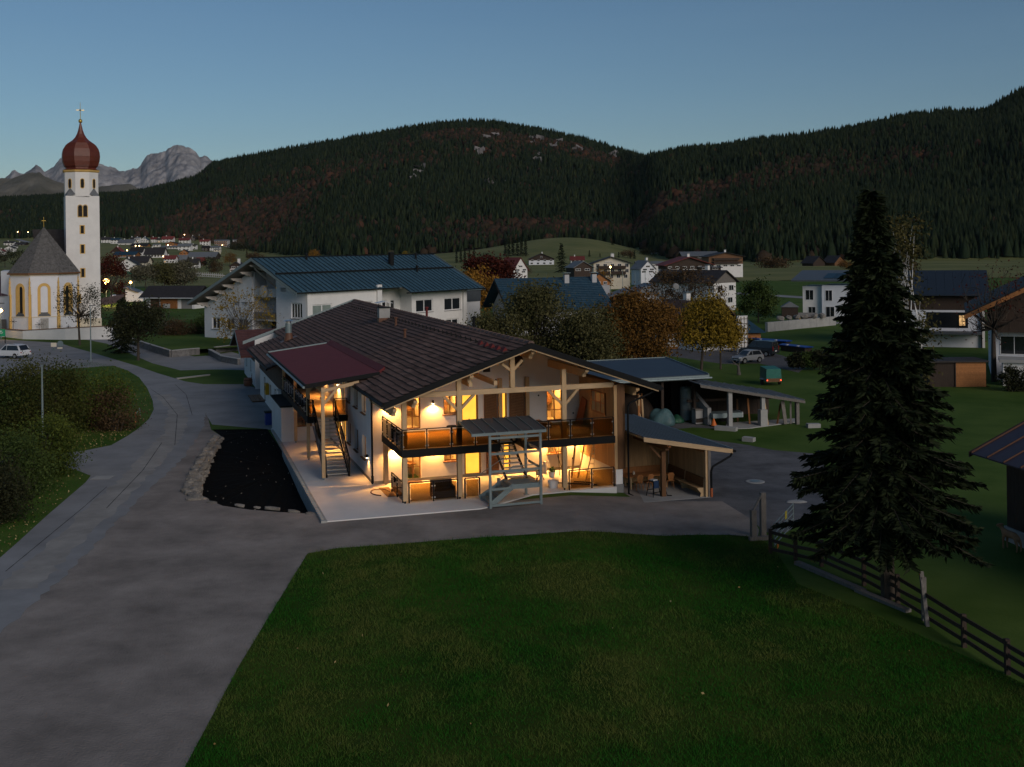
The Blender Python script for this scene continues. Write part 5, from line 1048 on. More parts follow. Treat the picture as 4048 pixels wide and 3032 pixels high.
# roof: seam panels
YR = 8.6; ZR = 12.0; X0, X1 = -2.2, 34.2
pitch = .92; pan = {}
npan = int((X1 - X0) / pitch)
def rz_front(y): return ZR - .49 * (YR - y)
for i in range(npan + 1):
    x = X0 + i * pitch
    y_e = -.45 if x < 17.2 else -1.95
    key = ('f', y_e)
    if key not in pan:
        mb = MB(); a, b = (y_e, rz_front(y_e)), (YR, ZR); ym = 4.2; zm = rz_front(ym)
        mb.prism([(0, ym, zm), (pitch - .01, ym, zm), (pitch - .01, YR, ZR), (0, YR, ZR)], (0, 0, .1)); mb.prism([(0, y_e, a[1] - .1), (pitch - .01, y_e, a[1] - .1), (pitch - .01, ym, zm - .1), (0, ym, zm - .1)], (0, 0, .1))
        sm = MB().prism([(-.06, y_e, a[1]), (.06, y_e, a[1]), (.06, ym, zm), (-.06, ym, zm)], (0, 0, .08)).prism([(-.06, ym, zm + .1), (.06, ym, zm + .1), (.06, YR, ZR + .1), (-.06, YR, ZR + .1)], (0, 0, .08)).build('roof_seam', 'seam', sc); pan[key + ('s',)] = sm
        for yy in (1.0, 6.3): mb.box(.07, .3, yy - .05, yy + .05, rz_front(yy) + (.1 if yy > 4 else 0), rz_front(yy) + (.24 if yy > 4 else .12))
        pan[key] = mb.build('roof_panel', 'roof_blue', sc); o = pan[key]
    else: o = dup(pan[key], sc); sm = dup(pan[key + ('s',)], sc)
    o.location = (x, 0, 0); sm.location = (x, 0, 0)
MB().prism([(X0, YR, ZR + .05), (X1, YR, ZR + .05), (X1, 22.9, 5.6), (X0, 22.9, 5.6)], (0, 0, .1)).build('roof', 'roof_blue', sc)
mb = MB()
for s_ in (0, 1):
    xx = X0 - .06 if s_ == 0 else X1 + .95
    mb.prism([(xx, -.5, rz_front(-.5) - .05) if s_ == 0 else (xx, -2.0, rz_front(-2) - .05), (xx, YR, ZR + .15), (xx, 22.95, 5.75), (xx, 22.95, 5.35), (xx, YR, ZR - .3), (xx, -.5, rz_front(-.5) - .45) if s_ == 0 else (xx, -2.0, rz_front(-2) - .45)], (.08, 0, 0))
mb.build('verge_board', 'galv', sc)
MB().prism([(X0 + .1, -.35, rz_front(-.35) - .15), (X0 + .1, YR, ZR - .1), (X0 + .1, 22.8, 5.5), (X0 + .1, 22.8, 5.35), (X0 + .1, YR, ZR - .25), (X0 + .1, -.35, rz_front(-.35) - .3)], (X1 - X0 - .2, 0, 0)).build('soffit', 'grey_wood', sc)
mb = MB(); mb.tube((X0, -.55, rz_front(-.5) - .12), (17.2, -.55, rz_front(-.5) - .12), .09, n=8).build('gutter', 'black_steel', sc); MB().tube((17.2, -2.05, rz_front(-2) - .12), (X1 + 1, -2.05, rz_front(-2) - .12), .09, n=8).build('gutter', 'black_steel', sc)
BOX('snow_rail', 'black_steel', sc, X0 + .4, X1 + .6, 4.1, 4.22, rz_front(4.2) + .0, rz_front(4.2) + .24); MB().tube((X0, YR, ZR + .12), (X1 + .9, YR, ZR + .12), .1, n=8).build('ridge_cap', 'black_steel', sc)
brm = mat('pale_bracket', (.5, .46, .42), .8, .1)
for y in (7.0, 9.2, 11.3, 13.3, 15.2, 17.1, 19.0, 21.0):
    z = gz_s(y) - .35 if y > 8.6 else gz_s(y) - .3
    MB().prism([(-2.0, y, z), (.4, y, z), (.4, y, z - .75), (-.2, y, z - .72), (-.5, y, z - .52), (-.9, y, z - .5), (-1.2, y, z - .32), (-1.6, y, z - .3)], (0, .3, 0)).build('rafter_bracket', brm, sc)
for y0, z0, y1, z1 in ((9.2, 10.6, 8.3, 7.7), (7.0, 10.4, 6.5, 8.2)): MB().beam((-1.2, y0, z0), (2.2, y1, z1), .2, .2).build('brace', brm, sc)
MB().lathe([(.9, 0), (.75, .12), (.3, .2)], 20).build('satellite_dish', brm, sc, loc=(.0, 8.9, 7.4), rot=(0, -PI / 2, 0))
ch = MB().lathe([(.45, 9.4), (.45, 12.3), (.5, 12.3), (.5, 12.5), (.2, 12.55)], 12, (22.2, 5.8, 0)).build('chimney', 'black_steel', sc)
for x, y, h in ((7.0, 7.8, 1.3), (29.5, 7.4, 1.4), (25.5, 3.5, .9)):
    o = MB().lathe([(.16, -.4), (.16, .7), (.22, .72), (.22, .95), (.05, 1.0)], 10).tube((0, 0, .9), (0, 0, 1.2 + h), .03).build('vent_mast', 'black_steel', sc, loc=(x, y, rz_front(y)))
av = BOX('side_annex', 'plaster', sc, 32.7, 40, 3, 12, SG, 4.4); BOX('annex_parapet', 'roof_slate', sc, 32.75, 40.1, 2.9, 12.1, 4.402, 6.2); BOX('annex_roof', 'galv', sc, 32.7, 40.3, 2.7, 12.3, 6.202, 6.35)
# kerb walls, lawn bed and hedge bank before it
def kerb(name, pts, h, w, label, m_='concrete', cat='kerb wall', z0=-.2):
    k = thing(name, label, cat)
    for a, b in zip(pts, pts[1:]):
        L_ = (b - a).length; n = max(1, int(L_ / 2.4))
        for i in range(n):
            p, q = a.lerp(b, i / n), a.lerp(b, (i + 1) / n - .004); MB().beam((p.x, p.y, z0 + h / 2), (q.x, q.y, z0 + h / 2), w, h).build('stone_block', m_, k); MB().beam((p.x, p.y, z0 + h + .03), (q.x, q.y, z0 + h + .03), w + .08, .06).build('coping', 'grey_roof' if False else 'concrete', k)
    return k
kd = [G(*p, 0) for p in ((500, 1351), (590, 1383), (676, 1410), (745, 1403), (788, 1400))]
kerb('kerb_wall', kd, .95, .35, 'low dark stone kerb wall holding the raised lawn before the big white building', 'shingle')
kerb('kerb_wall', [G(850, 1394, 0), G(905, 1387, 0), G(960, 1382, 0)], .9, .35, 'short kerb wall in front of the brown roofed annex', 'shingle')
kerb('kerb_wall', [G(829, 1400, 0), G(880, 1428, 0), G(945, 1440, 0)], .8, .35, 'angled kerb wall round the small brown flower bed', 'shingle')
kerb('kerb_wall', [G(698, 1497, 0), G(760, 1490, 0), G(828, 1482, 0)], .22, .25, 'very low kerb stones between the path and the lower verge', 'concrete')
cut_sheet('raised_lawn', [tuple(p[:2]) for p in (kd[0], kd[1], kd[2], kd[3], G(960, 1390, 0), G(975, 1372, 0), G(800, 1320, 0), G(560, 1330, 0))], 'turf', .7)
# ================================================================ SHEDS, CARS AND BUILDINGS ON THE RIGHT
bs_ = thing('open_barn_shed', 'open barn with large flat slate blue roof behind the seating shelter', 'shed', (14.7, 85.2, 0), HTH)
MB().prism([(-12, -.2, 3.15), (0.1, -.2, 3.15), (0.1, 7.2, 3.75), (-12, 7.2, 3.75)], (0, 0, .12)).build('roof', mat('dark_blue_membrane', (.03, .045, .065), .55, .15, .6, spec=.4), bs_)
MB().box(-12, .15, -.32, -.2, 3.0, 3.22).build('fascia', 'galv', bs_); MB().tube((-12, -.42, 3.02), (.3, -.42, 3.02), .08, n=8).build('gutter', 'galv', bs_); MB().prism([(.1, -.25, 3.1), (.1, 7.25, 3.72), (.1, 7.25, 3.95), (.1, -.25, 3.33)], (.06, 0, 0)).build('verge_trim', 'galv', bs_)
BOX('verge_trim', 'galv', bs_, -12, .1, 7.2, 7.3, 3.75, 3.92)
for x in (-11.5, -7.5, -3.6, -.9): BOX('post', 'dark_wood', bs_, x, x + .2, .3, .5, -.5, 3.1)
for i in range(24): BOX('wall_board', 'dark_wood', bs_, -12 + i * .5, -11.52 + i * .5, 6.8, 6.85, -.5, 3.6)
BOX('side_wall', 'dark_wood', bs_, -.05, .05, 2.0, 6.8, -.5, 3.3); BOX('loft_beam', 'dark_wood', bs_, -12, 0, .3, .5, 2.8, 3.05)
MB().prism([(-.35, -.9, -.5), (-.35, 2.2, -.5), (-.35, 2.2, 2.1), (-.35, -.6, .85), (-.35, -.9, .8)], (.3, 0, 0)).build('concrete_wing_wall', 'concrete', bs_)
tk = thing('steel_tank', 'tall grey steel drum tank standing at the barn corner', 'tank', (13.35, 86.6, -.45)); MB().lathe([(.42, 0), (.44, .05), (.44, 2.45), (.36, 2.6), (.08, 2.65)], 20).build('tank_shell', 'galv', tk, smooth=False); MB().lathe([(.46, .8), (.46, .86)], 20).lathe([(.46, 1.7), (.46, 1.76)], 20).build('hoop', 'plinth', tk); MB().tube((.5, -.2, 0), (.5, -.2, 3.1), .035).build('standpipe', 'copper', tk)
bn = thing('stone_bin', 'grey concrete bin with wooden lid beside the steel tank', 'bin', (14.0, 85.0, -.45), HTH); BOX('bin_body', 'concrete', bn, -.3, .3, -.3, .4, .0, 1.0); BOX('lid', 'grey_wood', bn, -.34, .34, -.34, .44, 1.002, 1.12); BOX('kick_board', 'dark_wood', bn, -.28, .28, -.34, -.3, .1, .4)
def heap(name, label, cat, loc_, r, h, m_, seed, parts=()):
    bm = bmesh.new(); bmesh.ops.create_icosphere(bm, subdivisions=4, radius=1); r_ = random.Random(seed)
    ph = [(r_.uniform(-4, 4), r_.uniform(-4, 4), r_.uniform(0, 6)) for _ in range(9)]
    for v in bm.verts:
        k = 1 + sum(math.sin(a * v.co.x * 1.5 + b * v.co.y * 1.5 + c + 2 * v.co.z) for a, b, c in ph) * .035
        v.co = Vector((v.co.x * r[0] * k, v.co.y * r[1] * k, max(-.05, v.co.z) ** 1 * h * k if v.co.z > 0 else v.co.z * .05))
    me = bpy.data.meshes.new(name); bm.to_mesh(me); bm.free(); me.materials.append(M[m_] if isinstance(m_, str) else m_); me.polygons.foreach_set('use_smooth', [True] * len(me.polygons))
    o = obj(name, me, None, loc_); return tag(o, label, cat)
M['tarp'] = mat('blue_green_tarp', (.06, .12, .13), .5, .35, 1.5, .6, 5)
heap('tarpaulin_heap', 'crumpled blue-grey tarpaulin over a heap at the barn front', 'tarpaulin', (11.2, 84.6, -.45), (1.0, .9), 1.25, 'tarp', 3)
heap('green_tarp', 'small green tarpaulin lump right of the larger grey-blue one', 'tarpaulin', (12.5, 85.6, -.45), (.55, .5), .55, mat('green_tarp', (.015, .07, .04), .5, .3, 2), 5)
heap('hay_heap', 'dark heap of stored material inside the open barn', 'heap', (8.8, 88.2, -.45), (2.2, 1.4), 1.9, 'dark_wood', 9)
wb = thing('split_timber_bundle', 'bundle of pale split planks standing upright in the barn opening', 'planks', (9.6, 85.4, -.45))
for i in range(9): MB().beam((random.uniform(-.35, .35), random.uniform(-.2, .2), 0), (random.uniform(-.45, .45), random.uniform(-.1, .3), random.uniform(1.6, 2.3)), .12, .05).build('plank', random.choice(['spruce_wood', 'grey_wood', 'orange_wood']), wb)
gs = thing('green_fabric_crate', 'green fabric-wrapped crate high in the dark barn interior', 'crate', (7.6, 87, .9)); BOX('crate_body', mat('green_fabric', (.01, .06, .03), .8, .3), gs, -.4, .4, -.4, .4, 0, 1.0)
BOX('crate_shelf', 'dark_wood', gs, -.8, .8, -.6, .6, -.1, -.01)
# low carport running down to the right
cp = thing('low_carport', 'low open carport with sheet roof falling to the right', 'shed', (13.7, 82.5, 0), .22)
cz2 = lambda x: 2.82 - .183 * x
for i in range(11): MB().prism([(i * .76, -.3, cz2(i * .76)), (i * .76 + .75, -.3, cz2(i * .76 + .75)), (i * .76 + .75, 6.0, cz2(i * .76 + .75)), (i * .76, 6.0, cz2(i * .76))], (0, 0, .05)).build('roof_panel', 'roof_slate', cp); 
for i in range(12): MB().prism([(i * .76 - .03, -.3, cz2(i * .76) + .05), (i * .76 + .03, -.3, cz2(i * .76) + .05), (i * .76 + .03, 6.0, cz2(i * .76) + .05), (i * .76 - .03, 6.0, cz2(i * .76) + .05)], (0, 0, .05)).build('roof_seam', 'plinth', cp)
MB().prism([(0, -.36, 2.82), (8.4, -.36, cz2(8.4)), (8.4, -.36, cz2(8.4) - .18), (0, -.36, 2.64)], (0, .055, 0)).build('fascia', 'grey_wood', cp)
for x, w in ((2.45, .3), (5.1, .28), (7.9, .24)): BOX('pillar', 'concrete' if x < 7 else 'grey_wood', cp, x - w / 2, x + w / 2, -.15, .15, -.55, cz2(x) - .15)
for i in range(17): BOX('back_board', 'dark_wood', cp, i * .49, i * .49 + .47, 5.7, 5.75, -.5, cz2(i * .49 + .5) - .05)
BOX('block_pier', 'concrete', cp, 4.8, 5.35, -.3, .25, -.5, .75); BOX('tie_beam', 'dark_wood', cp, .2, 8.2, 2.8, 2.95, 1.1, 1.3)
for i, (x, y, lx, h, m_, lb) in enumerate(((6.95, .0, -.1, 1.75, 'grey_wood', 'broad pale plank standing upright at the carport front'), (7.35, -.05, .15, 1.7, 'grey_wood', 'narrow plank leaning right of the broad pale plank'), (6.4, .3, .45, 1.5, 'brown_wood', 'brown pole leaning left of the broad pale plank'), (5.55, .1, -.15, 1.9, 'spruce_wood', 'slim pole leaning at the block pier'), (4.4, .8, 0, 1.9, 'orange_wood', 'upright brown board behind the block pier'), (4.05, 2.2, .1, 1.7, 'brown_wood', 'dark board deep inside the carport'), (3.6, 2.4, 0, 1.6, 'brown_wood', 'left board of those stored deep inside the carport'))):
    o = MB().beam((x, y, -.45), (x + lx, y + .3, -.45 + h), .34 if i == 0 else .13, .06).build('upright_board', m_, None, loc=(13.7, 82.5, 0), rot=(0, 0, .22)); tag(o, lb, 'board', 'boards stored in the carport')
ut = thing('utility_trailer', 'low grey utility trailer parked inside the carport', 'trailer', (16.0, 84.6, -.42), .22)
BOX('load_bed', 'galv', ut, -1.2, 1.2, -.6, .6, .5, .85); BOX('tail_board', 'white_metal', ut, 1.202, 1.24, -.58, .58, .5, .9)
for y in (-.68, .68): MB().lathe([(.3, -.08), (.3, .08), (.12, .09)], 16).build('wheel', 'rubber', ut, loc=(.1, y, .3), rot=(PI / 2, 0, 0))
MB().beam((-1.2, 0, .5), (-2.2, 0, .4), .08, .08).build('drawbar', 'black_steel', ut)
oc_ = thing('orange_cone', 'small orange marker at the foot of the wing wall', 'marker', (15.0, 83.7, -.45)); MB().lathe([(.24, .03), (.04, .55), (.02, .56)], 12).build('cone_body', mat('orange_plastic', (.6, .14, .02), .5, .1), oc_); BOX('cone_base', 'rubber', oc_, -.26, .26, -.26, .26, 0, .03)
for i, (px, py, s_, lb) in enumerate(((2870, 1702, 1.0, 'long grey stone slab lying in the grass before the carport'), (3215, 1690, .6, 'grey slab stack at the right end of the carport'), (2960, 1745, .5, 'short stone block in the grass below the long slab'))):
    p = G(px, py, -.5); o = MB().box(-.8 * s_, .8 * s_, -.25, .25, -.1, .3).build('stone_slab', 'concrete', None, loc=p, rot=(0, .02, [-.5, .1, -.6][i])); tag(o, lb, 'stone', 'stone slabs by the carport')
tr_ = thing('drain_cover', 'round pale concrete drain cover in the dark gravel yard', 'drain cover', G(2985, 1905, -.5)); MB().lathe([(.55, -.05), (.55, .035), (.5, .05)], 20).build('cover_ring', 'concrete', tr_); MB().lathe([(.3, .04), (.3, .07)], 16).build('cover_lid', 'galv', tr_)
cut_sheet('grass_strip', [tuple(G(x, y, -.5)[:2]) for x, y in ((2640, 1700), (2740, 1690), (2900, 1700), (3000, 1735), (3300, 1740), (3300, 1800), (3060, 1780), (2960, 1760), (2820, 1740))], 'turf', .012)
# ------------------------------------------------------------- cars
def car(label, loc_, head, col, L_=3.6, Wd=1.62, Ht=1.48, kind='hatch', cat='car', lit=False, name='parked_car'):
    c = thing(name, label, cat, loc_, math.atan2(head[1], head[0])); bodym = mat('car_paint', col, .3, .05, 1, spec=.6); h2 = L_ / 2; wb = L_ * .31
    if kind == 'hatch': low = [(-h2, .35), (-h2 + .02, .78), (-h2 + .12, .92), (h2 * .35, .9), (h2 * .8, .78), (h2 - .05, .62), (h2, .35)]; roof = [(-h2 + .12, .92), (-h2 + .42, Ht - .08), (-h2 * .3, Ht), (h2 * .08, Ht - .05), (h2 * .45, .9)]
    elif kind == 'suv': low = [(-h2, .42), (-h2 + .0, .85), (-h2 + .1, 1.02), (h2 * .38, 1.0), (h2 * .85, .92), (h2 - .02, .75), (h2, .42)]; roof = [(-h2 + .1, 1.02), (-h2 + .5, Ht - .1), (-h2 * .4, Ht), (h2 * .1, Ht - .03), (h2 * .42, 1.0)]
    else: low = [(-h2, .35), (-h2, 1.0), (-h2 + .03, 1.02), (h2 * .48, 1.0), (h2 * .88, .88), (h2, .7), (h2, .35)]; roof = [(-h2 + .03, 1.02), (-h2 + .12, Ht - .05), (-h2 * .6, Ht), (h2 * .2, Ht - .03), (h2 * .55, 1.0)]
    hw_ = Wd / 2; mb = MB()
    def loft(prof, w0, w1, zsplit):
        n = len(prof); zs = [z for _, z in prof]; z0, z1 = min(zs), max(zs); L0, L1 = [], []
        for x, z in prof: w = w0 + (w1 - w0) * (z - z0) / (z1 - z0); L0.append((x, -w, z)); L1.append((x, w, z))
        mb.add(L0 + L1, [tuple(range(n)), tuple(range(n, 2 * n))[::-1]] + [(i, (i + 1) % n, n + (i + 1) % n, n + i) for i in range(n)])
    # lower body with wheel arches
    arch_ = []
    for cx_ in (-wb, wb): arch_.append([(cx_ + .36 * math.cos(a), .35 + .34 * math.sin(a)) for a in np.linspace(PI, 0, 7)])
    prof = [low[0]] + low[1:] ; prof = prof[:-1] + [low[-1]] + [p for p in arch_[1][::-1]] + [p for p in arch_[0][::-1]]
    L0 = [(x, -hw_ + (.03 if z > .8 else 0), z) for x, z in prof]; L1 = [(x, hw_ - (.03 if z > .8 else 0), z) for x, z in prof]; n = len(prof)
    mb.add(L0 + L1, [tuple(range(n)), tuple(range(n, 2 * n))[::-1]] + [(i, (i + 1) % n, n + (i + 1) % n, n + i) for i in range(n)])
    loft(roof, hw_ - .05, hw_ - .2, 0); body = mb.build('body', bodym, c)
    bv = body.modifiers.new('bevel', 'BEVEL'); bv.width = .035; bv.segments = 2; bv.limit_method = 'ANGLE'; bv.angle_limit = .5
    zb, zt_ = min(z for _, z in roof) + .06, max(z for _, z in roof) - .1
    def rx(z, front):
        pts = roof[:3] if not front else roof[3:]; pts = sorted(pts, key=lambda p: p[1])
        for (xa, za), (xb, zb_) in zip(pts, pts[1:]):
            if za <= z <= zb_: return xa + (xb - xa) * (z - za) / (zb_ - za + 1e-9)
        return pts[-1][0] if z > pts[-1][1] else pts[0][0]
    wz = lambda z: (hw_ - .05) + (-.15) * (z - roof[0][1]) / (Ht - roof[0][1])
    xs = [(rx(zb, 0) + .12, rx(zt_, 0) + .12), (-.12, -.12), (rx(zb, 1) - .14, rx(zt_, 1) - .1)]
    for s_ in (-1, 1):
        for k in range(2):
            a, b = xs[k], xs[k + 1]; q = [(a[0] + .04, zb), (b[0] - .04, zb), (b[1] - .04, zt_), (a[1] + .04, zt_)]
            MB().prism([(x, s_ * (wz(z) + .004), z) for x, z in q], (0, s_ * .008, 0)).build('side_window', 'pane', c)
        MB().box(h2 * .42, h2 * .5, s_ * (hw_ + .02) - .06, s_ * (hw_ + .02) + .06, zb, zb + .12).build('mirror', bodym, c)
        MB().prism([(h2 - .12, s_ * hw_ * .92, .62), (h2 - .02, s_ * hw_ * .6, .6), (h2 - .08, s_ * hw_ * .6, .74), (h2 - .25, s_ * hw_ * .93, .78)], (.02, 0, 0)).build('headlight', 'white_metal', c)
        MB().box(-h2 - .012, -h2 + .06, s_ * hw_ * .82 - .09, s_ * hw_ * .82 + .09, .72, .72 + (.5 if kind == 'van' else .16)).build('tail_light', mat('tail_lens', (.25, .01, .01), .3, .1), c)
    w_ = hw_ - .22
    for front in (0, 1):
        q = [(rx(zb, front), zb), (rx(zt_, front), zt_)]; e = .012 if front else -.012
        MB().add([(q[0][0] + e, -w_, q[0][1]), (q[0][0] + e, w_, q[0][1]), (q[1][0] + e, w_ - .08, q[1][1]), (q[1][0] + e, -w_ + .08, q[1][1])], [(0, 1, 2, 3)]).build('windscreen' if front else 'rear_window', 'pane', c)
    for x in (-wb, wb):
        for s_ in (-1, 1):
            wl_ = MB().lathe([(.31, -.1), (.32, -.06), (.32, .06), (.31, .1), (.2, .1)], 20).build('wheel', 'rubber', c, loc=(x, s_ * (hw_ - .1), .32), rot=(PI / 2, 0, 0))
            MB().lathe([(.2, -.112), (.2, .112)], 16).build('rim', 'steel', wl_)
    MB().box(h2 - .02, h2 + .015, -.26, .26, .42, .53).build('number_plate', 'white_paint', c); MB().box(-h2 - .015, -h2 + .02, -.26, .26, .6, .71).build('number_plate', 'white_paint', c)
    MB().box(h2 - .06, h2 + .012, -hw_ * .6, hw_ * .6, .54, .62).build('grille', 'black_steel', c)
    if kind == 'suv':
        for s_ in (-1, 1): MB().tube((-h2 * .55, s_ * (hw_ - .25), Ht + .04), (h2 * .1, s_ * (hw_ - .25), Ht + .04), .025).build('roof_rail', 'steel', c)
    return c
zc_ = -.49
car('small grey hatchback parked on the asphalt beyond the carport', (26.9, 127.9, zc_), (-.86, -.5), (.2, .21, .22))
car('dark van parked beside the small grey hatchback', (30.0, 136.0, zc_), (-.77, .63), (.02, .024, .03), 4.5, 1.82, 1.85, 'van', 'van')
pc = G(75, 1413, 0); car('silver white estate car at the left edge below the church wall', (pc.x - 1.0, pc.y, -.05), (-.94, .34), (.62, .64, .67), 4.7, 1.9, 1.75, 'suv')
tl = thing('covered_trailer', 'small trailer with green tarpaulin cover on the grass', 'trailer', (24.9, 107.9, -.5), .08)
MB().prism([(-.72, -1.0, .98), (.72, -1.0, .98), (.72, 1.0, .98), (-.72, 1.0, .98)], (0, 0, .0001)).build('bed_floor', 'black_steel', tl)
cvm = mat('green_cover', (.012, .13, .1), .5, .15, 2, .3, 4)
MB().add([(-.75, -1.05, .7), (.75, -1.05, .7), (.75, 1.05, .7), (-.75, 1.05, .7), (-.7, -1.0, 1.62), (.7, -1.0, 1.62), (.7, 1.0, 1.72), (-.7, 1.0, 1.72)], [(0, 1, 5, 4), (1, 2, 6, 5), (2, 3, 7, 6), (3, 0, 4, 7), (4, 5, 6, 7)]).build('cover', cvm, tl)
BOX('tail_board', 'brown_wood', tl, -.74, .74, -1.08, -1.052, .38, .72); BOX('load_bed', 'galv', tl, -.74, .74, -1.05, 1.05, .38, .7)
for s_ in (-1, 1):
    MB().lathe([(.28, -.08), (.28, .08), (.1, .09)], 16).build('wheel', 'rubber', tl, loc=(s_ * .86, 0, .28), rot=(0, PI / 2, 0)); BOX('mudguard', 'white_metal', tl, s_ * .86 - .13, s_ * .86 + .13, -.36, .36, .56, .6); BOX('tail_light', 'tail', tl, s_ * .66 - .05, s_ * .66 + .05, -1.1, -1.081, .5, .6)
MB().beam((0, 1.05, .45), (0, 2.3, .4), .07, .07).build('drawbar', 'black_steel', tl)
# ------------------------------------------------------------- fence and gate in front
fp = [Vector((11.25, 49.2, -.55)), Vector((12.1, 48.2, -.55)), Vector((12.95, 47.2, -.55)), Vector((13.9, 44.5, -.55)), Vector((14.45, 42.2, -.55)), Vector((14.75, 40.3, -.55)), Vector((15.1, 37.6, -.55)), Vector((15.5, 35.2, -.55)), Vector((16.2, 31.5, -.55))]
fe = thing('pasture_fence', 'dark weathered three-rail wooden fence curving past the big spruce', 'fence')
for i, p in enumerate(fp):
    h = 1.6 if i == 5 else 1.15; MB().beam(p - Vector((0, 0, .2)), p + Vector((.03, .1, h)), .15, .15, (0, 1, 0)).build('fence_post', 'grey_wood' if i == 5 else 'dark_wood', fe)
for a, b in zip(fp, fp[1:]):
    for z in (.3, .65, 1.0): MB().beam(a + Vector((0, -.06, z + random.uniform(-.05, .05))), b + Vector((0, -.06, z + random.uniform(-.05, .05))), .045, .14).build('rail', 'dark_wood', fe)
MB().beam(fp[5] + Vector((-.1, -.6, -.1)), fp[5] + Vector((.0, .25, 1.75)), .13, .2).build('brace_post', 'grey_wood', fe)
for a, b, z in ((Vector((12.0, 47.6, -.5)), Vector((13.6, 43.6, -.5)), .04), (Vector((13.4, 43.8, -.5)), Vector((14.5, 41.2, -.5)), .02)): MB().beam(a + Vector((0, 0, z)), b + Vector((0, 0, z)), .28, .2).build('ground_log', 'grey_wood', fe)
gp = thing('gate_frame', 'tall wooden gate frame with slanted brace at the lawn corner', 'gate post', (11.3, 51.6, -.5), .2)
BOX('post', 'grey_wood', gp, -.42, -.18, -.12, .12, -.1, 1.4); BOX('post', 'grey_wood', gp, .2, .44, .2, .44, -.1, 2.1); MB().beam((-.3, 0, 1.4), (.3, .3, 2.1), .1, .06).build('brace', 'grey_wood', gp); BOX('ground_beam', 'grey_wood', gp, -.55, .45, -.2, .0, -.1, .18)
mg = thing('metal_field_gate', 'galvanised tubular field gate with yellow and orange plates', 'gate', (11.5, 49.5, -.5), math.atan2(4.0, 1.9))
for z in (.3, .55, .8, 1.05, 1.25): MB().tube((0, 0, z), (4.2, 0, z), .022).build('gate_bar', 'galv', mg)
for x in (0, 1.4, 2.8, 4.2): MB().tube((x, 0, .25), (x, 0, 1.3), .025).build('upright', 'galv', mg)
BOX('yellow_plate', mat('yellow_plate', (.55, .45, .05), .5, .1), mg, 2.2, 2.5, -.04, -.025, .95, 1.3); BOX('orange_plate', mat('orange_plate', (.5, .14, .02), .5, .1), mg, .4, .7, -.04, -.025, .05, .35)
pp = G(3150, 1985, -.5); heap('puddle_stone', 'flat pale stone by the gate at the yard edge', 'stone', (pp.x, pp.y, -.52), (.55, .3), .14, 'concrete', 2)
# ------------------------------------------------------------- barn at the right edge with a calf
br = thing('field_barn', 'dark timber barn with ribbed purple-grey sheet roof at the right edge', 'barn', (20.9, 51.0, 0), math.atan2(.17, .98))
bzr = lambda x: 3.45 + .47 * x
for i in range(14):
    MB().prism([(0, -i * 1.2, bzr(0)), (7, -i * 1.2, bzr(7)), (7, -i * 1.2 - 1.18, bzr(7)), (0, -i * 1.2 - 1.18, bzr(0))], (0, 0, .06)).build('roof_panel', 'roof_brown' if False else mat('purple_sheet', (.05, .042, .06), .5, .15) if i == 0 else bpy.data.materials['purple_sheet'], br)
    MB().prism([(0, -i * 1.2 - .02, bzr(0) + .06), (7, -i * 1.2 - .02, bzr(7) + .06), (7, -i * 1.2 - .08, bzr(7) + .06), (0, -i * 1.2 - .08, bzr(0) + .06)], (0, 0, .06)).build('roof_rib', 'copper', br)
MB().prism([(-.05, .05, bzr(0) + .1), (7, .05, bzr(7) + .1), (7, .05, bzr(7) - .15), (-.05, .05, bzr(0) - .15)], (0, .05, 0)).build('verge_board', 'dark_wood', br)
for i in range(50): BOX('wall_board', 'dark_wood', br, 1.55, 1.6, -.35 - i * .3 - .29, -.35 - i * .3, .15, bzr(1.5) - .05)
BOX('wall', 'dark_wood', br, 1.62, 7, -.6, -.3, .15, 4.0); BOX('foundation', 'concrete', br, 1.45, 7, -16, -.25, -.8, .15)
window(br, 1.55, -3.2, 1.35, 1.15, 1.3, -PI / 2, 1, 1, fr='galv', depth=-.06, t=.06)
cf = thing('calf', 'small light brown calf standing by the barn foundation', 'calf', (21.95, 49.3, -.5), 1.9)
me = bpy.data.meshes.new('calf_body'); bm = bmesh.new()
jn = {'hip': ((-.38, 0, .68), .15), 'mid': ((0, 0, .66), .17), 'sh': ((.36, 0, .7), .15), 'neck': ((.55, 0, .85), .09), 'head': ((.7, 0, .97), .085), 'muz': ((.88, 0, .88), .055), 'tail': ((-.52, 0, .6), .025), 'tail2': ((-.54, 0, .3), .03)}
ed = [('hip', 'mid'), ('mid', 'sh'), ('sh', 'neck'), ('neck', 'head'), ('head', 'muz'), ('hip', 'tail'), ('tail', 'tail2')]
for s_, y in (('l', .11), ('r', -.11)):
    jn.update({'fe' + s_: ((.36, y, .5), .065), 'fk' + s_: ((.38, y, .28), .04), 'ff' + s_: ((.36, y, .0), .035), 'he' + s_: ((-.36, y, .5), .08), 'hk' + s_: ((-.46, y, .27), .04), 'hf' + s_: ((-.41, y, .0), .035), 'ear' + s_: ((.64, y * 1.6, 1.0), .03)})
    ed += [('sh', 'fe' + s_), ('fe' + s_, 'fk' + s_), ('fk' + s_, 'ff' + s_), ('hip', 'he' + s_), ('he' + s_, 'hk' + s_), ('hk' + s_, 'hf' + s_), ('head', 'ear' + s_)]
vv = {k: bm.verts.new(p) for k, (p, r) in jn.items()}
for a, b in ed: bm.edges.new((vv[a], vv[b]))
bm.verts.index_update(); bm.to_mesh(me); bm.free(); me.materials.append(mat('calf_coat', (.3, .17, .09), .9, .2, 3))
co = obj('calf_body', me, cf); co.modifiers.new('skin', 'SKIN'); sb_ = co.modifiers.new('sub', 'SUBSURF'); sb_.levels = 2; sb_.render_levels = 2
for v, (k, (p, r)) in zip(me.skin_vertices[0].data, jn.items()): v.radius = (r, r)
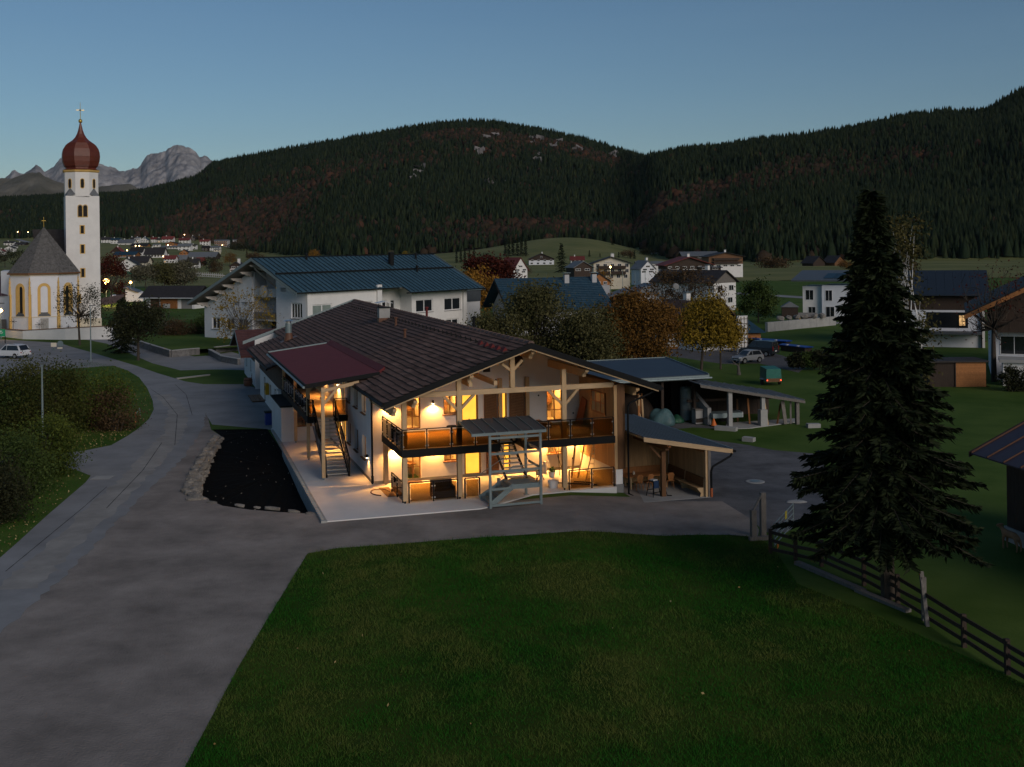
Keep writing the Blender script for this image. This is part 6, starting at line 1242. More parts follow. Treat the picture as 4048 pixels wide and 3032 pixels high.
me.skin_vertices[0].data[1].use_root = True
# ------------------------------------------------------------- garden shed, white houses
gsd = thing('garden_shed', 'reddish brown timber garden shed with flat dark roof', 'shed', (41.5, 104.5, -.5), -.02)
for i in range(14): BOX('wall_board', 'orange_wood', gsd, 0, 2.8, -.04, 0, i * .165, i * .165 + .155)
BOX('side_wall', 'dark_wood', gsd, -2.4, 2.8, .0, 3.0, 0, 2.3); BOX('roof', 'roof_dark', gsd, -3.2, 3.0, -.3, 3.2, 2.32, 2.46); BOX('floor_slab', 'concrete', gsd, -.4, 3.1, -.35, 3, -.06, 0); BOX('post', 'dark_wood', gsd, -.1, 0, -.1, -.0, 0, 2.3)
def gable_house(name, label, loc_, rz, w, d, h, rh, wallm, roofm, ov=.6, ridge='x', wood=0, woodm='brown_wood', group=None, cat='house', chim=0, ext=4.0):
    """w along x (front), d along y; ridge runs along x or y; upper part clad in timber from height wood"""
    t = thing(name, label, cat, loc_, rz, group); th = .18
    lo = wood if wood else h
    if ridge == 'x':
        MB().prism([(0, 0, -ext), (0, d, -ext), (0, d, lo if wood else h)] + ([] if wood else [(0, d / 2, h + rh)]) + [(0, 0, lo if wood else h)], (w, 0, 0)).build('wall', wallm, t)
        if wood: MB().prism([(-.04, -.04, wood), (-.04, d + .04, wood), (-.04, d + .04, h), (-.04, d / 2, h + rh), (-.04, -.04, h)], (w + .08, 0, 0)).build('timber_cladding', woodm, t)
        s_ = rh / (d / 2); mb = MB()
        for k in (0, 1):
            y0, y1 = (-ov, d / 2) if k == 0 else (d + ov, d / 2)
            mb.prism([(-ov, y0, h - ov * s_ + .05), (-ov, y1, h + rh + .05), (-ov, y1, h + rh + .05 + th), (-ov, y0, h - ov * s_ + .05 + th)], (w + 2 * ov, 0, 0))
        mb.build('roof', roofm, t)
    else:
        MB().prism([(0, 0, -ext), (w, 0, -ext), (w, 0, lo if wood else h)] + ([] if wood else [(w / 2, 0, h + rh)]) + [(0, 0, lo if wood else h)], (0, d, 0)).build('wall', wallm, t)
        if wood: MB().prism([(-.04, -.04, wood), (w + .04, -.04, wood), (w + .04, -.04, h), (w / 2, -.04, h + rh), (-.04, -.04, h)], (0, d + .08, 0)).build('timber_cladding', woodm, t)
        s_ = rh / (w / 2); mb = MB()
        for k in (0, 1):
            x0, x1 = (-ov, w / 2) if k == 0 else (w + ov, w / 2)
            mb.prism([(x0, -ov, h - ov * s_ + .05), (x1, -ov, h + rh + .05), (x1, -ov, h + rh + .05 + th), (x0, -ov, h - ov * s_ + .05 + th)], (0, d + 2 * ov, 0))
        mb.build('roof', roofm, t)
    for k in range(chim):
        if ridge == 'x': cx_, cy_ = w * (.3 + .35 * k), d * .5
        else: cx_, cy_ = w * .5 + .6, d * (.3 + .4 * k)
        MB().box(cx_ - .35, cx_ + .35, cy_ - .35, cy_ + .35, h, h + rh + 1.1).build('chimney', 'plaster', t); BOX('chimney_cap', 'galv', t, cx_ - .5, cx_ + .5, cy_ - .5, cy_ + .5, h + rh + 1.25, h + rh + 1.32)
    return t
WIN = {}
def quick_window(t, x, z, w, h, y=-.02, rz=0, lit=None, fr='white_paint', xo=None):
    key = (round(w, 2), round(h, 2), lit, fr)
    if key not in WIN:
        o = MB().box(-w / 2 - .08, w / 2 + .08, -.03, .02, -.08, 0).box(-w / 2 - .08, w / 2 + .08, -.03, .02, h, h + .08).box(-w / 2 - .08, -w / 2, -.03, .02, 0, h).box(w / 2, w / 2 + .08, -.03, .02, 0, h).box(-.03, .03, -.03, .02, 0, h).build('window', fr, t)
        p = MB().box(-w / 2, w / 2, -.012, .01, 0, h).build('pane', lit or 'pane', o); WIN[key] = (o, p)
    else:
        o0, p0 = WIN[key]; o = dup(o0, t); dup(p0, o)
    o.location = (x, y, z); o.rotation_euler = (0, 0, rz); return o
h1 = thing('white_modern_house', 'white two-storey house with overhanging slate roof behind the spruce', 'house', tuple(A(3250, 1252, 197).to_2d()) + (-.6,), -.45)
BOX('wall', 'plaster_shade', h1, 0, 9.5, 0, 8, -1, 6.2); BOX('wall', 'plaster', h1, -3.5, -.001, .8, 8, -1, 6.0)
MB().prism([(-5.2, -.9, 6.9), (10.4, -.9, 6.9), (10.4, 9.2, 8.4), (-5.2, 9.2, 8.4)], (0, 0, .25)).build('roof', 'roof_slate', h1); BOX('solar_panel', 'pane', h1, .5, 8.5, 1.2, 1.3, 7.3, 7.4) if False else None
for i in range(5): MB().prism([(.2 + i * 1.8, .6, 7.42), (1.9 + i * 1.8, .6, 7.42), (1.9 + i * 1.8, 5.5, 8.15), (.2 + i * 1.8, 5.5, 8.15)], (0, 0, .06)).build('solar_panel', 'roof_navy', h1)
for x, z, w, h, y in ((-2.3, 3.6, 1.3, 1.7, .78), (-1.9, .2, 1.2, 2.1, .78), (1.2, 3.5, 1.1, 1.8, -.02), (1.4, .2, 1.4, 2.2, -.02), (5.0, 3.5, 1.4, 1.5, -.02)): quick_window(h1, x, z, w, h, y)
tc_ = thing('paved_patio', 'pale paved patio with dark seating beside the white modern house', 'patio', tuple(A(3185, 1262, 190).to_2d()) + (-.55,), -.3); BOX('paving', 'concrete', tc_, -2, 6, -2, 2.2, 0, .12); BOX('seat', 'dark_wood', tc_, -1.2, 1.2, .2, 1.0, .12, .5); BOX('backrest', 'dark_wood', tc_, -1.2, 1.2, .9, 1.1, .5, 1.0); BOX('screen', 'plinth', tc_, -1.6, 1.8, 1.6, 1.66, .12, 1.7)
h2_ = thing('larch_clad_house', 'white house with orange larch gable and dark standing seam roof', 'house', (49.0, 146.0, -.6), -.35)
BOX('wall', 'plaster_shade', h2_, 0, 11.5, 0, 9, -2, 4.9); BOX('loggia_wall', 'dark_wood', h2_, 0, 11.55, -.05, 8.9, 4.902, 7.0)
MB().prism([(11.56, -.3, 4.9), (11.56, 10.4, 4.9), (11.56, 10.4, 6.9), (11.56, 5.0, 9.6), (11.56, -.3, 7.2)], (.3, 0, 0)).build('gable_boards', 'orange_wood', h2_); BOX('wall', 'plaster', h2_, 11.5, 11.86, -.2, 10.4, -2, 4.898)
for s_ in (0, 1):
    for i in range(13): MB().prism([(-1.2 + i * 1.05, -1.0 if s_ == 0 else 11.2, 6.75), (-1.2 + i * 1.05, 5.0, 9.75), (-.17 + i * 1.05, 5.0, 9.75), (-.17 + i * 1.05, -1.0 if s_ == 0 else 11.2, 6.75)], (0, 0, .14)).build('roof_panel', 'roof_navy' if False else M.setdefault('midnight', mat('midnight_sheet', (.02, .03, .045), .5, .15)), h2_)
window(h2_, 7.4, 0, 2.6, 5.0, 2.0, 0, 1, 1, fr='black_steel', depth=-.04); BOX('lit_room_glow', 'lit_dim', h2_, 8.6, 9.4, -.03, -.022, 2.9, 4.3) if False else None
quick_window(h2_, 9.2, 2.9, .7, 1.3, -.06, 0, 'lit_dim', 'black_steel')
for y in (3.0, 5.6): quick_window(h2_, 11.87, 6.4, .8, 1.7, y, PI / 2, None, 'dark_wood')
quick_window(h2_, 11.87, -.2, .9, 2.0, 3.0, PI / 2, 'lit_dim', 'frame_wood'); BOX('canopy', 'roof_slate', h2_, 2, 11.4, -2.2, -.06, 1.9, 2.2); BOX('downpipe', 'black_steel', h2_, 11.4, 11.55, -.35, -.21, -2, 6.6)
la = BOX('porch_lamp', 'bulb_far', h2_, 3.2, 3.45, -.2, -.07, 1.0, 1.35)
h3 = gable_house('dark_timber_house', 'dark timber house with steep brown roof and white garage at the right edge', (47.0, 109.3, -.6), -.38, 20, 14, 7.75, 5.0, 'plaster_shade', 'roof_dark', 2.4, 'y', 5.0, 'dark_wood', chim=1)
BOX('balcony', 'dark_wood', h3, .5, 19, -1.5, -.06, 4.9, 6.0)
for x in (2, 6, 10, 14): quick_window(h3, x, 2.7, 2.4, 1.7)
for x in (4, 9, 14): quick_window(h3, x, 6.3, 1.6, 1.3, -.07)
BOX('garage_wall', 'plaster', h3, .8, 2.8, -4.5, -1.51, -2, 2.3); BOX('garage_wall', 'plaster', h3, 6.8, 8.6, -4.5, -1.51, -2, 2.3); BOX('garage_door', 'plinth', h3, 2.81, 6.79, -4.2, -4.1, -2, 2.0); BOX('garage_roof', 'concrete', h3, .5, 20, -4.8, -1.5, 2.302, 2.6); MB().prism([(-2.5, -2.45, 6.6), (10, -2.45, 12.85), (10, -2.45, 12.4), (-2.5, -2.45, 6.15)], (0, .08, 0)).build('verge_board', 'orange_wood', h3)
# ================================================================ VILLAGE HOUSES
def terrain(x, y):
    return ground_z(x, y) if y < 402 else float(far_z(np.array(x / y), np.array(float(y))))
def hit(px, py):
    r = ray(px, py); y = 120.0
    while y < 3000:
        if CAMH + r.z * y <= terrain(r.x * y, y): break
        y *= 1.012
    return y
def vh(frame, x0, x1, yb, ye, yr, ridge, wallm, roofm, label, Y=None, rz=0.0, name='village_house', wood=0, woodm='brown_wood', nw=3, nf=2, lit=(), chim=1, group='houses of the village', balc=False, dep=.75, cat='house', wd=1.0):
    ox, oy, s_ = frame; Yh = Y or hit(ox + (x0 + x1) / 2 / s_, oy + yb / s_); k = Yh / FPX / s_
    p = A(ox + x0 / s_, oy + yb / s_, Yh); w = (x1 - x0) * k * wd; h = (yb - ye) * k; rh = (ye - yr) * k
    t = gable_house(name, label, tuple(p), rz, w, max(6, min(16, w * dep)), h, rh, wallm, roofm, min(1.0, w * .08), ridge, wood * h, woodm, group, cat, chim)
    fh_ = h / max(1, nf); ww, wh = min(1.3, w / (nw * 2.0)), min(1.4, fh_ * .5)
    ww, wh = round(ww * 2) / 2 or .5, round(wh * 2) / 2 or .5
    for f in range(nf):
        for i in range(nw):
            quick_window(t, w * (i + .5) / nw + (.2 if f else -.2), f * fh_ + fh_ * .28, ww, wh, -.06 if wood else -.02, 0, 'lit_dim' if (f, i) in lit else None, 'frame_wood' if (wood and f >= wood * nf) else 'white_paint')
    if ridge == 'y' and nf > 1 and rh > 2.5: quick_window(t, w / 2, h + rh * .2, ww, wh, -.06 if wood else -.02)
    if balc:
        for f in range(1, nf + (rh > 3)): BOX('balcony', 'dark_wood', t, w * .12, w * .88, -1.1, -.07, f * fh_ - .1, f * fh_ + .85)
    return t
Z1, Z2, Z4, Z5, C6 = (0, 880, 4), (400, 900, 4), (1800, 940, 4), (2300, 940, 4), (1800, 950, 1.8433)
P_, B_ = 'plaster', 'plaster_shade'
# near row of the village on the left
vh(Z2, 380, 725, 620, 545, 458, 'x', 'cream', 'roof_dark', 'cream house with long dark brown roof, nearest big house of the village', nw=5)
vh(Z2, 250, 560, 690, 585, 490, 'y', P_, 'roof_dark', 'white gabled house half hidden by a tree left of the cream houses', nw=3, rz=.1)
vh(Z2, 440, 700, 720, 660, 592, 'y', 'cream', 'roof_dark', 'beige gabled house directly above the green fence', nw=3, chim=0)
vh(Z2, 990, 1170, 558, 490, 442, 'x', P_, 'roof_red', 'white house with reddish brown roof above the bare willow trees', nw=4, lit=((0, 0),))
vh(Z2, 1170, 1345, 555, 505, 440, 'x', 'dark_wood', 'roof_grey', 'grey roofed barn joined to the right of the reddish brown roofed house', nw=2, nf=1, chim=0)
vh(Z2, 1385, 1535, 645, 575, 490, 'x', P_, 'roof_dark', 'white house with dark hipped roof before the maroon barn', nw=3)
vh(Z2, 1500, 1620, 610, 570, 475, 'x', 'dark_wood', 'roof_red', 'barn with bright maroon roof beside the white dark-roofed house', nw=2, nf=1, chim=0)
vh(Z2, 1370, 1800, 490, 462, 390, 'x', 'dark_wood', 'roof_grey', 'long dark timber barn with broad grey brown roof', nw=5, nf=1, chim=0)
vh(Z2, 1235, 1395, 445, 402, 350, 'y', 'plaster_grey', 'roof_dark', 'orange timber gable house above the long dark barn', wood=.25, woodm='orange_wood', nw=3, chim=0)
vh(Z2, 690, 980, 482, 415, 318, 'x', P_, 'roof_dark', 'long white house with very large dark roof in mid village', nw=6, nf=1)
vh(Z2, 460, 655, 452, 376, 312, 'x', P_, 'roof_dark', 'white house with dark roof left of the very large dark roof', nw=4)
vh(Z2, 210, 535, 472, 428, 384, 'x', 'plaster_grey', 'roof_navy', 'orange clad hall with blue roof at the left of the village', wood=.2, woodm='orange_wood', nw=4, nf=1, chim=0)
vh(Z2, 150, 330, 400, 386, 305, 'y', 'dark_wood', 'roof_red', 'dark barn with dull red roof above the blue roofed hall', nw=2, nf=1)
# far row
far_row = [(0, 140, 242, 185, 150, 'x', P_, 'roof_dark', 'farthest left white house of the upper row, beside the church tower', 0), (148, 292, 255, 192, 166, 'x', P_, 'roof_navy', 'white house with blue hipped roof in the upper row', 0), (270, 505, 272, 238, 188, 'x', P_, 'roof_grey', 'low white house with broad grey roof below the blue hipped one', 0),
  (458, 512, 245, 195, 150, 'x', P_, 'roof_dark', 'narrow white house left of the tall white block', 0), (540, 606, 245, 168, 152, 'x', P_, 'roof_grey', 'tall narrow white block in the upper row', 0), (625, 735, 240, 190, 150, 'y', P_, 'roof_navy', 'white gable house with teal roof in the upper row', 0), (785, 872, 238, 182, 152, 'x', P_, 'roof_red', 'white house with small red roof left of the widest red roof', 0),
  (880, 955, 236, 190, 165, 'x', 'cream', 'roof_dark', 'cream house squeezed between two red roofs', 0), (962, 1130, 236, 178, 138, 'x', P_, 'roof_red', 'white house with the widest red roof of the upper row', 0), (1228, 1388, 242, 196, 164, 'x', P_, 'roof_red', 'white house with low red roof right of the widest red roof', 0), (1560, 1702, 282, 216, 190, 'x', P_, 'roof_red', 'white house with red roof beside the dark fir and the hotel', 0),
  (1470, 1600, 176, 150, 124, 'y', 'orange_wood', 'roof_dark', 'small orange timber house highest at the forest edge', 0), (1390, 1480, 205, 165, 130, 'y', 'dark_wood', 'roof_dark', 'dark timber barn highest beside the orange timber house', 0)]
for q in far_row: vh(Z2, *q[:9], nw=3, lit=((0, 1),) if q[0] in (540, 880) else ())
vh(Z2, 470, 720, 306, 288, 250, 'x', 'orange_wood', 'roof_dark', 'long orange timber house with lit windows left of centre', nw=5, nf=1, lit=((0, 1), (0, 3)), chim=0)
vh(Z2, 1020, 1190, 302, 248, 224, 'y', P_, 'roof_dark', 'orange timber chalet with lit balcony in the village centre', wood=.3, woodm='orange_wood', nw=3, lit=((0, 1),))
vh(Z2, 950, 1215, 338, 306, 290, 'x', P_, 'roof_grey', 'low white flat building below the orange chalet', nw=6, nf=1, chim=0)
vh(Z2, 1215, 1408, 362, 292, 254, 'x', P_, 'roof_grey', 'white house with plum grey roof right of the low flat building', nw=3)
vh(Z2, 1415, 1500, 345, 285, 268, 'x', P_, 'roof_dark', 'small white house right of the plum grey roof', nw=2)
vh(Z2, 1690, 1865, 372, 312, 292, 'x', P_, 'roof_grey', 'white flat-roofed house below the hotel', nw=5, chim=0)
vh(Z2, 1785, 1868, 412, 348, 338, 'x', 'cream', 'roof_grey', 'small beige block at the right end of the village', nw=2, chim=0)
vh(Z2, 1590, 1690, 372, 318, 285, 'x', 'dark_wood', 'roof_dark', 'dark barn left of the white flat-roofed house', nw=2, nf=1, chim=0)
vh(Z2, 820, 915, 306, 272, 258, 'x', P_, 'roof_grey', 'tiny white house in front of the cream squeezed house', nw=2, nf=1, chim=0)
ht = vh(Z2, 1790, 1998, 292, 205, 192, 'x', 'plaster_grey', 'roof_grey', 'grey hotel with three rows of orange balconies', name='hotel', nw=6, nf=3, lit=((0, 3), (0, 4)), cat='hotel', chim=0)
hx = ht.children[0].dimensions
Yh = ht.location.y; kk = Yh / FPX / 4
for f in range(3): BOX('balcony', 'orange_wood', ht, .5, 207 * kk - .5, -1.6, -.08, (f * 28 + 4) * kk, (f * 28 + 13) * kk)
vh(Z2, 2005, 2135, 285, 195, 188, 'x', 'plaster_grey', 'roof_grey', 'brown grey box building right of the hotel', nw=3, nf=3, chim=0)
vh(Z2, 2035, 2215, 700, 610, 552, 'y', P_, 'roof_dark', 'white house with dark timber gable behind the blue roofed building', wood=.55, woodm='dark_wood', nw=2, Y=330)
# houses left of the church
for q in ((60, 212, 360, 318, 298, 'x', P_, 'roof_dark', 'white house with dark roof left of the choir roof, upper one'), (118, 245, 412, 375, 352, 'y', P_, 'roof_dark', 'white gabled house beside the choir roof, middle one'), (70, 215, 468, 405, 372, 'y', P_, 'roof_dark', 'white gabled house left of the choir roof, lower one'), (-70, 62, 520, 455, 420, 'y', P_, 'roof_red', 'white house with red roof at the left picture edge'), (240, 395, 360, 340, 312, 'x', 'dark_wood', 'roof_dark', 'dark barn roof just left of the choir roof')): vh(Z1, *q, nw=3)
# mid distance, centre
vh(Z4, 925, 1190, 562, 500, 322, 'y', P_, 'roof_red', 'white steep gable house with long dark red roof and dormer', Y=400, rz=.62, nw=2, dep=1.5, chim=0)
vh(Z4, 1165, 1560, 430, 335, 252, 'y', B_, 'roof_dark', 'dark timber chalet with white balcony storey before the meadow hump', wood=.75, woodm='dark_wood', nw=4, balc=False)
vh(Z4, 1830, 2035, 412, 348, 296, 'x', P_, 'roof_red', 'small white house with red hipped roof beside the conical conifer', nw=3, nf=1)
vh(Z4, 1880, 2195, 540, 470, 382, 'y', 'dark_wood', 'roof_grey', 'dark timber barn with pale grey roof left of the guest house', Y=330, rz=.35, nw=2, nf=1, chim=0)
gh = vh(Z5, 190, 762, 662, 405, 312, 'y', 'cream', 'roof_dark', 'cream three-storey guest house with two long dark balconies', Y=345, nw=5, nf=3, balc=True, chim=2, cat='guest house', name='guest_house', wd=1.0)
sg_ = MB(); kk = 345 / FPX / 4
for i, (a, b) in enumerate(((180, 205), (210, 222), (227, 240), (245, 262), (270, 280), (285, 296))): sg_.box(a * kk, b * kk, -.16, -.08, 268 * kk, 282 * kk)
sg_.build('facade_lettering', 'white_paint', gh)
vh(Z5, 935, 1195, 560, 490, 370, 'y', B_, 'roof_grey', 'white house with pale roof right of the guest house', Y=370, rz=.45, nw=2)
vh(Z5, 1345, 2070, 505, 432, 318, 'y', P_, 'roof_red', 'wide dark timber chalet with red sheet roof and white windows', Y=330, wood=.05, woodm='dark_wood', nw=6, nf=1, rz=.12)
vh(Z5, 1610, 2140, 330, 285, 228, 'x', 'dark_wood', 'roof_grey', 'long dark barn with slate roof behind the red sheet roof', Y=480, nw=3, nf=1, chim=0)
vh(Z5, 2010, 2560, 470, 300, 240, 'y', P_, 'roof_dark', 'brown balconied chalet farther right behind the red sheet roof', Y=440, wood=.3, woodm='brown_wood', nw=5, nf=3, balc=True, rz=.1)
vh(Z5, 1110, 1280, 250, 225, 205, 'x', P_, 'roof_grey', 'tiny white house at the forest edge in the middle', nw=2, nf=1, chim=0)
vh(Z5, 860, 1010, 440, 410, 380, 'x', P_, 'roof_grey', 'low white house with flat pale roof behind the guest house garden', Y=520, nw=2, nf=1, chim=0)
vh(Z5, 1110, 1290, 460, 410, 378, 'x', P_, 'roof_grey', 'white house with broad pale roof behind the white pale-roofed house', Y=520, nw=3, nf=1, chim=0)
vh(Z5, 130, 440, 760, 690, 575, 'y', 'plaster_grey', 'roof_dark', 'orange timber house partly behind the deep blue roof', Y=210, wood=.15, woodm='orange_wood', nw=3, nf=1, chim=0)
vh(Z5, 1880, 2200, 505, 480, 470, 'x', 'dark_wood', 'roof_dark', 'dark low shed between the chalets', Y=300, nw=2, nf=1, chim=0)
# round-roofed hall and wooden pavilion
rh_ = thing('round_roof_hall', 'small hall with grey barrel-like roof behind the pavilion', 'hall', tuple(A(2520, 1120, 235).to_2d()) + (-.5,), .2)
BOX('wall', 'plaster_grey', rh_, 0, 7, 0, 7, -1, 3.2); MB().prism([(-.4, -.4, 3.2), (7.4, -.4, 3.2), (6.2, -.4, 4.6), (3.8, -.4, 5.4), (1.2, -.4, 4.6)], (0, 7.6, 0)).build('roof', 'roof_grey', rh_)
pv = thing('timber_pavilion', 'open brown timber pavilion with slanted roof behind the orange tree', 'pavilion', tuple(A(2425, 1140, 205).to_2d()) + (-.5,), .1)
MB().prism([(-1, -.8, 4.2), (3, -.8, 5.6), (6.2, -.8, 4.6), (6.2, -.8, 4.4), (3, -.8, 5.4), (-1, -.8, 4.0)], (0, 6, 0)).build('roof', 'roof_grey', pv)
for x in (0, 2.8, 5.5): BOX('post', 'orange_wood', pv, x, x + .25, 0, .25, -1, 4.5)
BOX('back_wall', 'dark_wood', pv, -.5, 5.8, 4.6, 4.8, -1, 4.2); BOX('side_wall', 'cream', pv, -2.5, -.5, 0, 4.6, -1, 3.0); BOX('side_roof', 'roof_dark', pv, -3, -.4, -.5, 5, 3.002, 3.15)
# deep blue roof house
db = thing('deep_blue_roofed_house', 'house with large deep blue tiled roof and two pale chimneys behind the trees', 'house', tuple(A(2035, 1230, 165).to_2d()) + (-.5,), .32)
BOX('wall', 'plaster_grey', db, 0, 15, 0, 11, -1, 4.6); MB().prism([(0.1, 0, 4.5), (0.1, 11, 4.5), (0.1, 5.5, 8.3)], (14.8, 0, 0)).build('gable_wall', 'plaster_grey', db)
MB().prism([(-1.4, 5.5, 8.7), (15.5, 5.5, 8.7), (15.5, 12.2, 4.1), (-1.4, 12.2, 4.1)], (0, 0, .12)).build('roof', 'roof_navy', db)
MB().prism([(-1.4, -1.2, 4.05), (15.5, -1.2, 4.05), (15.5, 5.5, 8.65), (-1.4, 5.5, 8.65)], (0, 0, .1)).build('roof', 'roof_navy', db)
mb = MB()
for r in range(18):
    f0, f1 = r / 18, (r + 1) / 18
    for c in range(26):
        x = -1.4 + c * .65 + random.uniform(-.02, .02); j = random.uniform(.1, .16); mb.add([(x, -1.2 + 6.7 * f0, 4.05 + 4.6 * f0 + j + .06), (x + .63, -1.2 + 6.7 * f0, 4.05 + 4.6 * f0 + j + .06), (x + .63, -1.2 + 6.7 * f1, 4.05 + 4.6 * f1 + .11), (x, -1.2 + 6.7 * f1, 4.05 + 4.6 * f1 + .11), (x, -1.2 + 6.7 * f0, 4.05 + 4.6 * f0 + .08), (x + .63, -1.2 + 6.7 * f0, 4.05 + 4.6 * f0 + .08)], [(0, 1, 2, 3), (4, 5, 1, 0)])
mb.build('roof_tiles', 'roof_navy', db, kind='stuff')
for x in (9.6, 14.2): o = BOX('chimney', 'plaster_grey', db, x, x + .75, 4.2, 4.9, 6, 9.2); BOX('chimney_cap', 'galv', o, x - .2, x + .95, 4.1, 5.0, 9.45, 9.52); BOX('cap_legs', 'dark_wood', o, x + .1, x + .65, 4.3, 4.8, 9.2, 9.449)
MB().prism([(-1.45, -1.25, 4.0), (-1.45, 5.5, 8.6), (-1.45, 5.5, 8.3), (-1.45, -1.25, 3.7)], (.05, 0, 0)).build('verge_board', 'dark_wood', db)
# brown roofed farmhouse behind the yellow tree, the white alpine house behind it
vh(C6, 1885, 2155, 485, 305, 228, 'y', P_, 'roof_dark', 'white alpine house with grey timber gable behind the bare brown trees', Y=225, rz=.75, nw=2, nf=2, dep=2.2, wood=.95, woodm='grey_wood')
bf = vh(C6, 1800, 2185, 800, 640, 470, 'y', P_, 'roof_brown', 'brown roofed farmhouse with dark timber gable behind the yellow tree', Y=142, rz=.55, nw=3, nf=2, dep=1.6, wood=.55, woodm='dark_wood', chim=2, name='farmhouse_behind_trees')
tw_ = thing('trellis_wall', 'white wall with dark climbing trellis at the end of the farmhouse', 'trellis', tuple(A(2925, 1380, 140).to_2d()) + (-.5,), .2)
BOX('wall', 'plaster', tw_, -.3, 1.1, 0, .3, -1, 4.6)
for i in range(4): BOX('trellis_bar', 'dark_wood', tw_, -.25 + i * .42, -.2 + i * .42, -.05, -.002, -.4, 4.5)
for i in range(8): BOX('trellis_bar', 'dark_wood', tw_, -.3, 1.1, -.08, -.051, i * .6, .05 + i * .6)
lw = thing('low_white_wall', 'long white house wall glimpsed under the yellow tree', 'wall', tuple(A(2640, 1425, 146).to_2d()) + (-.5,), .06); BOX('wall', 'plaster', lw, 0, 8, 0, .4, -1, 2.2); BOX('plinth', 'orange_wood', lw, 0, 8, -.04, -.002, -.3, .25)
for i in range(3): quick_window(lw, 1.5 + i * 2.4, .7, 1.0, 1.0)
ds = MB().lathe([(.42, 0), (.36, .08), (.14, .12)], 20).build('satellite_dish', 'plinth', None, loc=A(2672, 1132, 139), rot=(PI / 2 - .3, 0, .2)); tag(ds, 'grey satellite dish on the ridge of the brown roofed farmhouse', 'satellite dish')
bh = thing('blue_hipped_hut', 'small orange brick hut with blue hipped roof', 'hut', tuple(A(2960, 1345, 152).to_2d()) + (-.5,), .1); BOX('wall', 'orange_wood', bh, -1.5, 1.7, 0, 3, -.2, 1.5); MB().add([(-2.1, -.6, 1.5), (2.3, -.6, 1.5), (2.3, 3.6, 1.5), (-2.1, 3.6, 1.5), (-.2, 1.5, 3.2), (.4, 1.5, 3.2)], [(0, 1, 5, 4), (1, 2, 5), (2, 3, 4, 5), (3, 0, 4), (3, 2, 1, 0)]).build('roof', 'roof_navy', bh)
for i, (a, b, y1, y2, lb) in enumerate(((2980, 3115, 1335, 1343, 'left long blue tarpaulin over a firewood stack'), (3100, 3195, 1357, 1364, 'right long blue tarpaulin over a firewood stack, nearer the spruce'))):
    p, q = A(a, y1, 150 - 8 * i), A(b, y2, 146 - 8 * i); d = q - p; s_ = thing('firewood_stack', lb, 'firewood', (p.x, p.y, -.5), math.atan2(d.y, d.x), 'tarpaulin covered firewood stacks'); L_ = d.to_2d().length; hh = p.z + .5
    MB().prism([(-.2, -.7, hh - .12), (-.2, 0, hh), (-.2, .7, hh - .12), (-.2, .7, hh - .2), (-.2, -.7, hh - .2)], (L_ + .4, 0, 0)).build('blue_cover', mat('blue_tarp', (.01, .06, .3), .45, .15, 2, .3, 4), s_); BOX('log_pile', 'dark_wood', s_, 0, L_, -.55, .55, 0, hh - .21)
    for k in (.25, .7): BOX('pale_strap', 'white_paint', s_, L_ * k, L_ * k + .25, -.72, -.4, hh - .13, hh - .03)
# playhouse, boulders and wall before the white modern house
ph = thing('playhouse', 'dark wooden playhouse on stilts with yellow slide', 'playhouse', tuple(A(3115, 1265, 186).to_2d()) + (-.5,), -.2)
BOX('cabin', 'dark_wood', ph, -1, 1.6, -1, 1.2, 1.4, 3.0); MB().prism([(-1.2, -1.2, 3.0), (1.8, -1.2, 3.0), (.3, -1.2, 3.9)], (0, 2.6, 0)).build('roof', 'roof_grey', ph)
for x in (-.9, 1.5):
    for y in (-.9, 1.1): MB().beam((x, y, -.2), (x, y, 1.4), .14, .14).build('stilt', 'dark_wood', ph)
MB().beam((1.6, -.2, 1.3), (2.9, -.6, .1), .5, .08).build('slide', mat('yellow_slide', (.6, .38, .02), .4, .1), ph)
wl_ = thing('garden_wall', 'long low grey garden wall carrying pale boulders', 'wall')
a, b = A(3030, 1305, 172), A(3300, 1296, 184)
for i in range(10): p, q = a.lerp(b, i / 10), a.lerp(b, (i + .98) / 10); MB().beam((p.x, p.y, .1), (q.x, q.y, .1), .5, 1.7).build('wall_block', 'concrete', wl_)
for i, (px, lb) in enumerate(((3085, 'leftmost white boulder on the garden wall'), (3118, 'second white boulder on the garden wall from the left'), (3150, 'white boulder on the garden wall below the slide'), (3180, 'white boulder on the garden wall in the middle'), (3220, 'rounder white boulder on the garden wall'), (3250, 'white boulder on the garden wall nearest the spruce'))):
    p = A(px, 1280, 176 + i); o = obj('boulder', rocks[i], None, (p.x, p.y, 1.3), (.1, .2, i), (.75, .6, .5)); o['tint'] = 1; tag(o, lb, 'rock', 'white boulders on the garden wall')
for i, (px, py, s_, lb) in enumerate(((3215, 1062, 1.0, 'dark hay barn with steep roof in the far meadow'), (3300, 1060, .9, 'brown hay barn right of the dark one in the far meadow'))):
    Yb = 640; p = A(px, py, Yb); gable_house('hay_barn', lb, tuple(p), .5, 9 * s_, 9, 3.5, 3.5, 'dark_wood' if i == 0 else 'brown_wood', 'roof_dark', .8, 'y', group='hay barns in the far meadow', cat='barn')
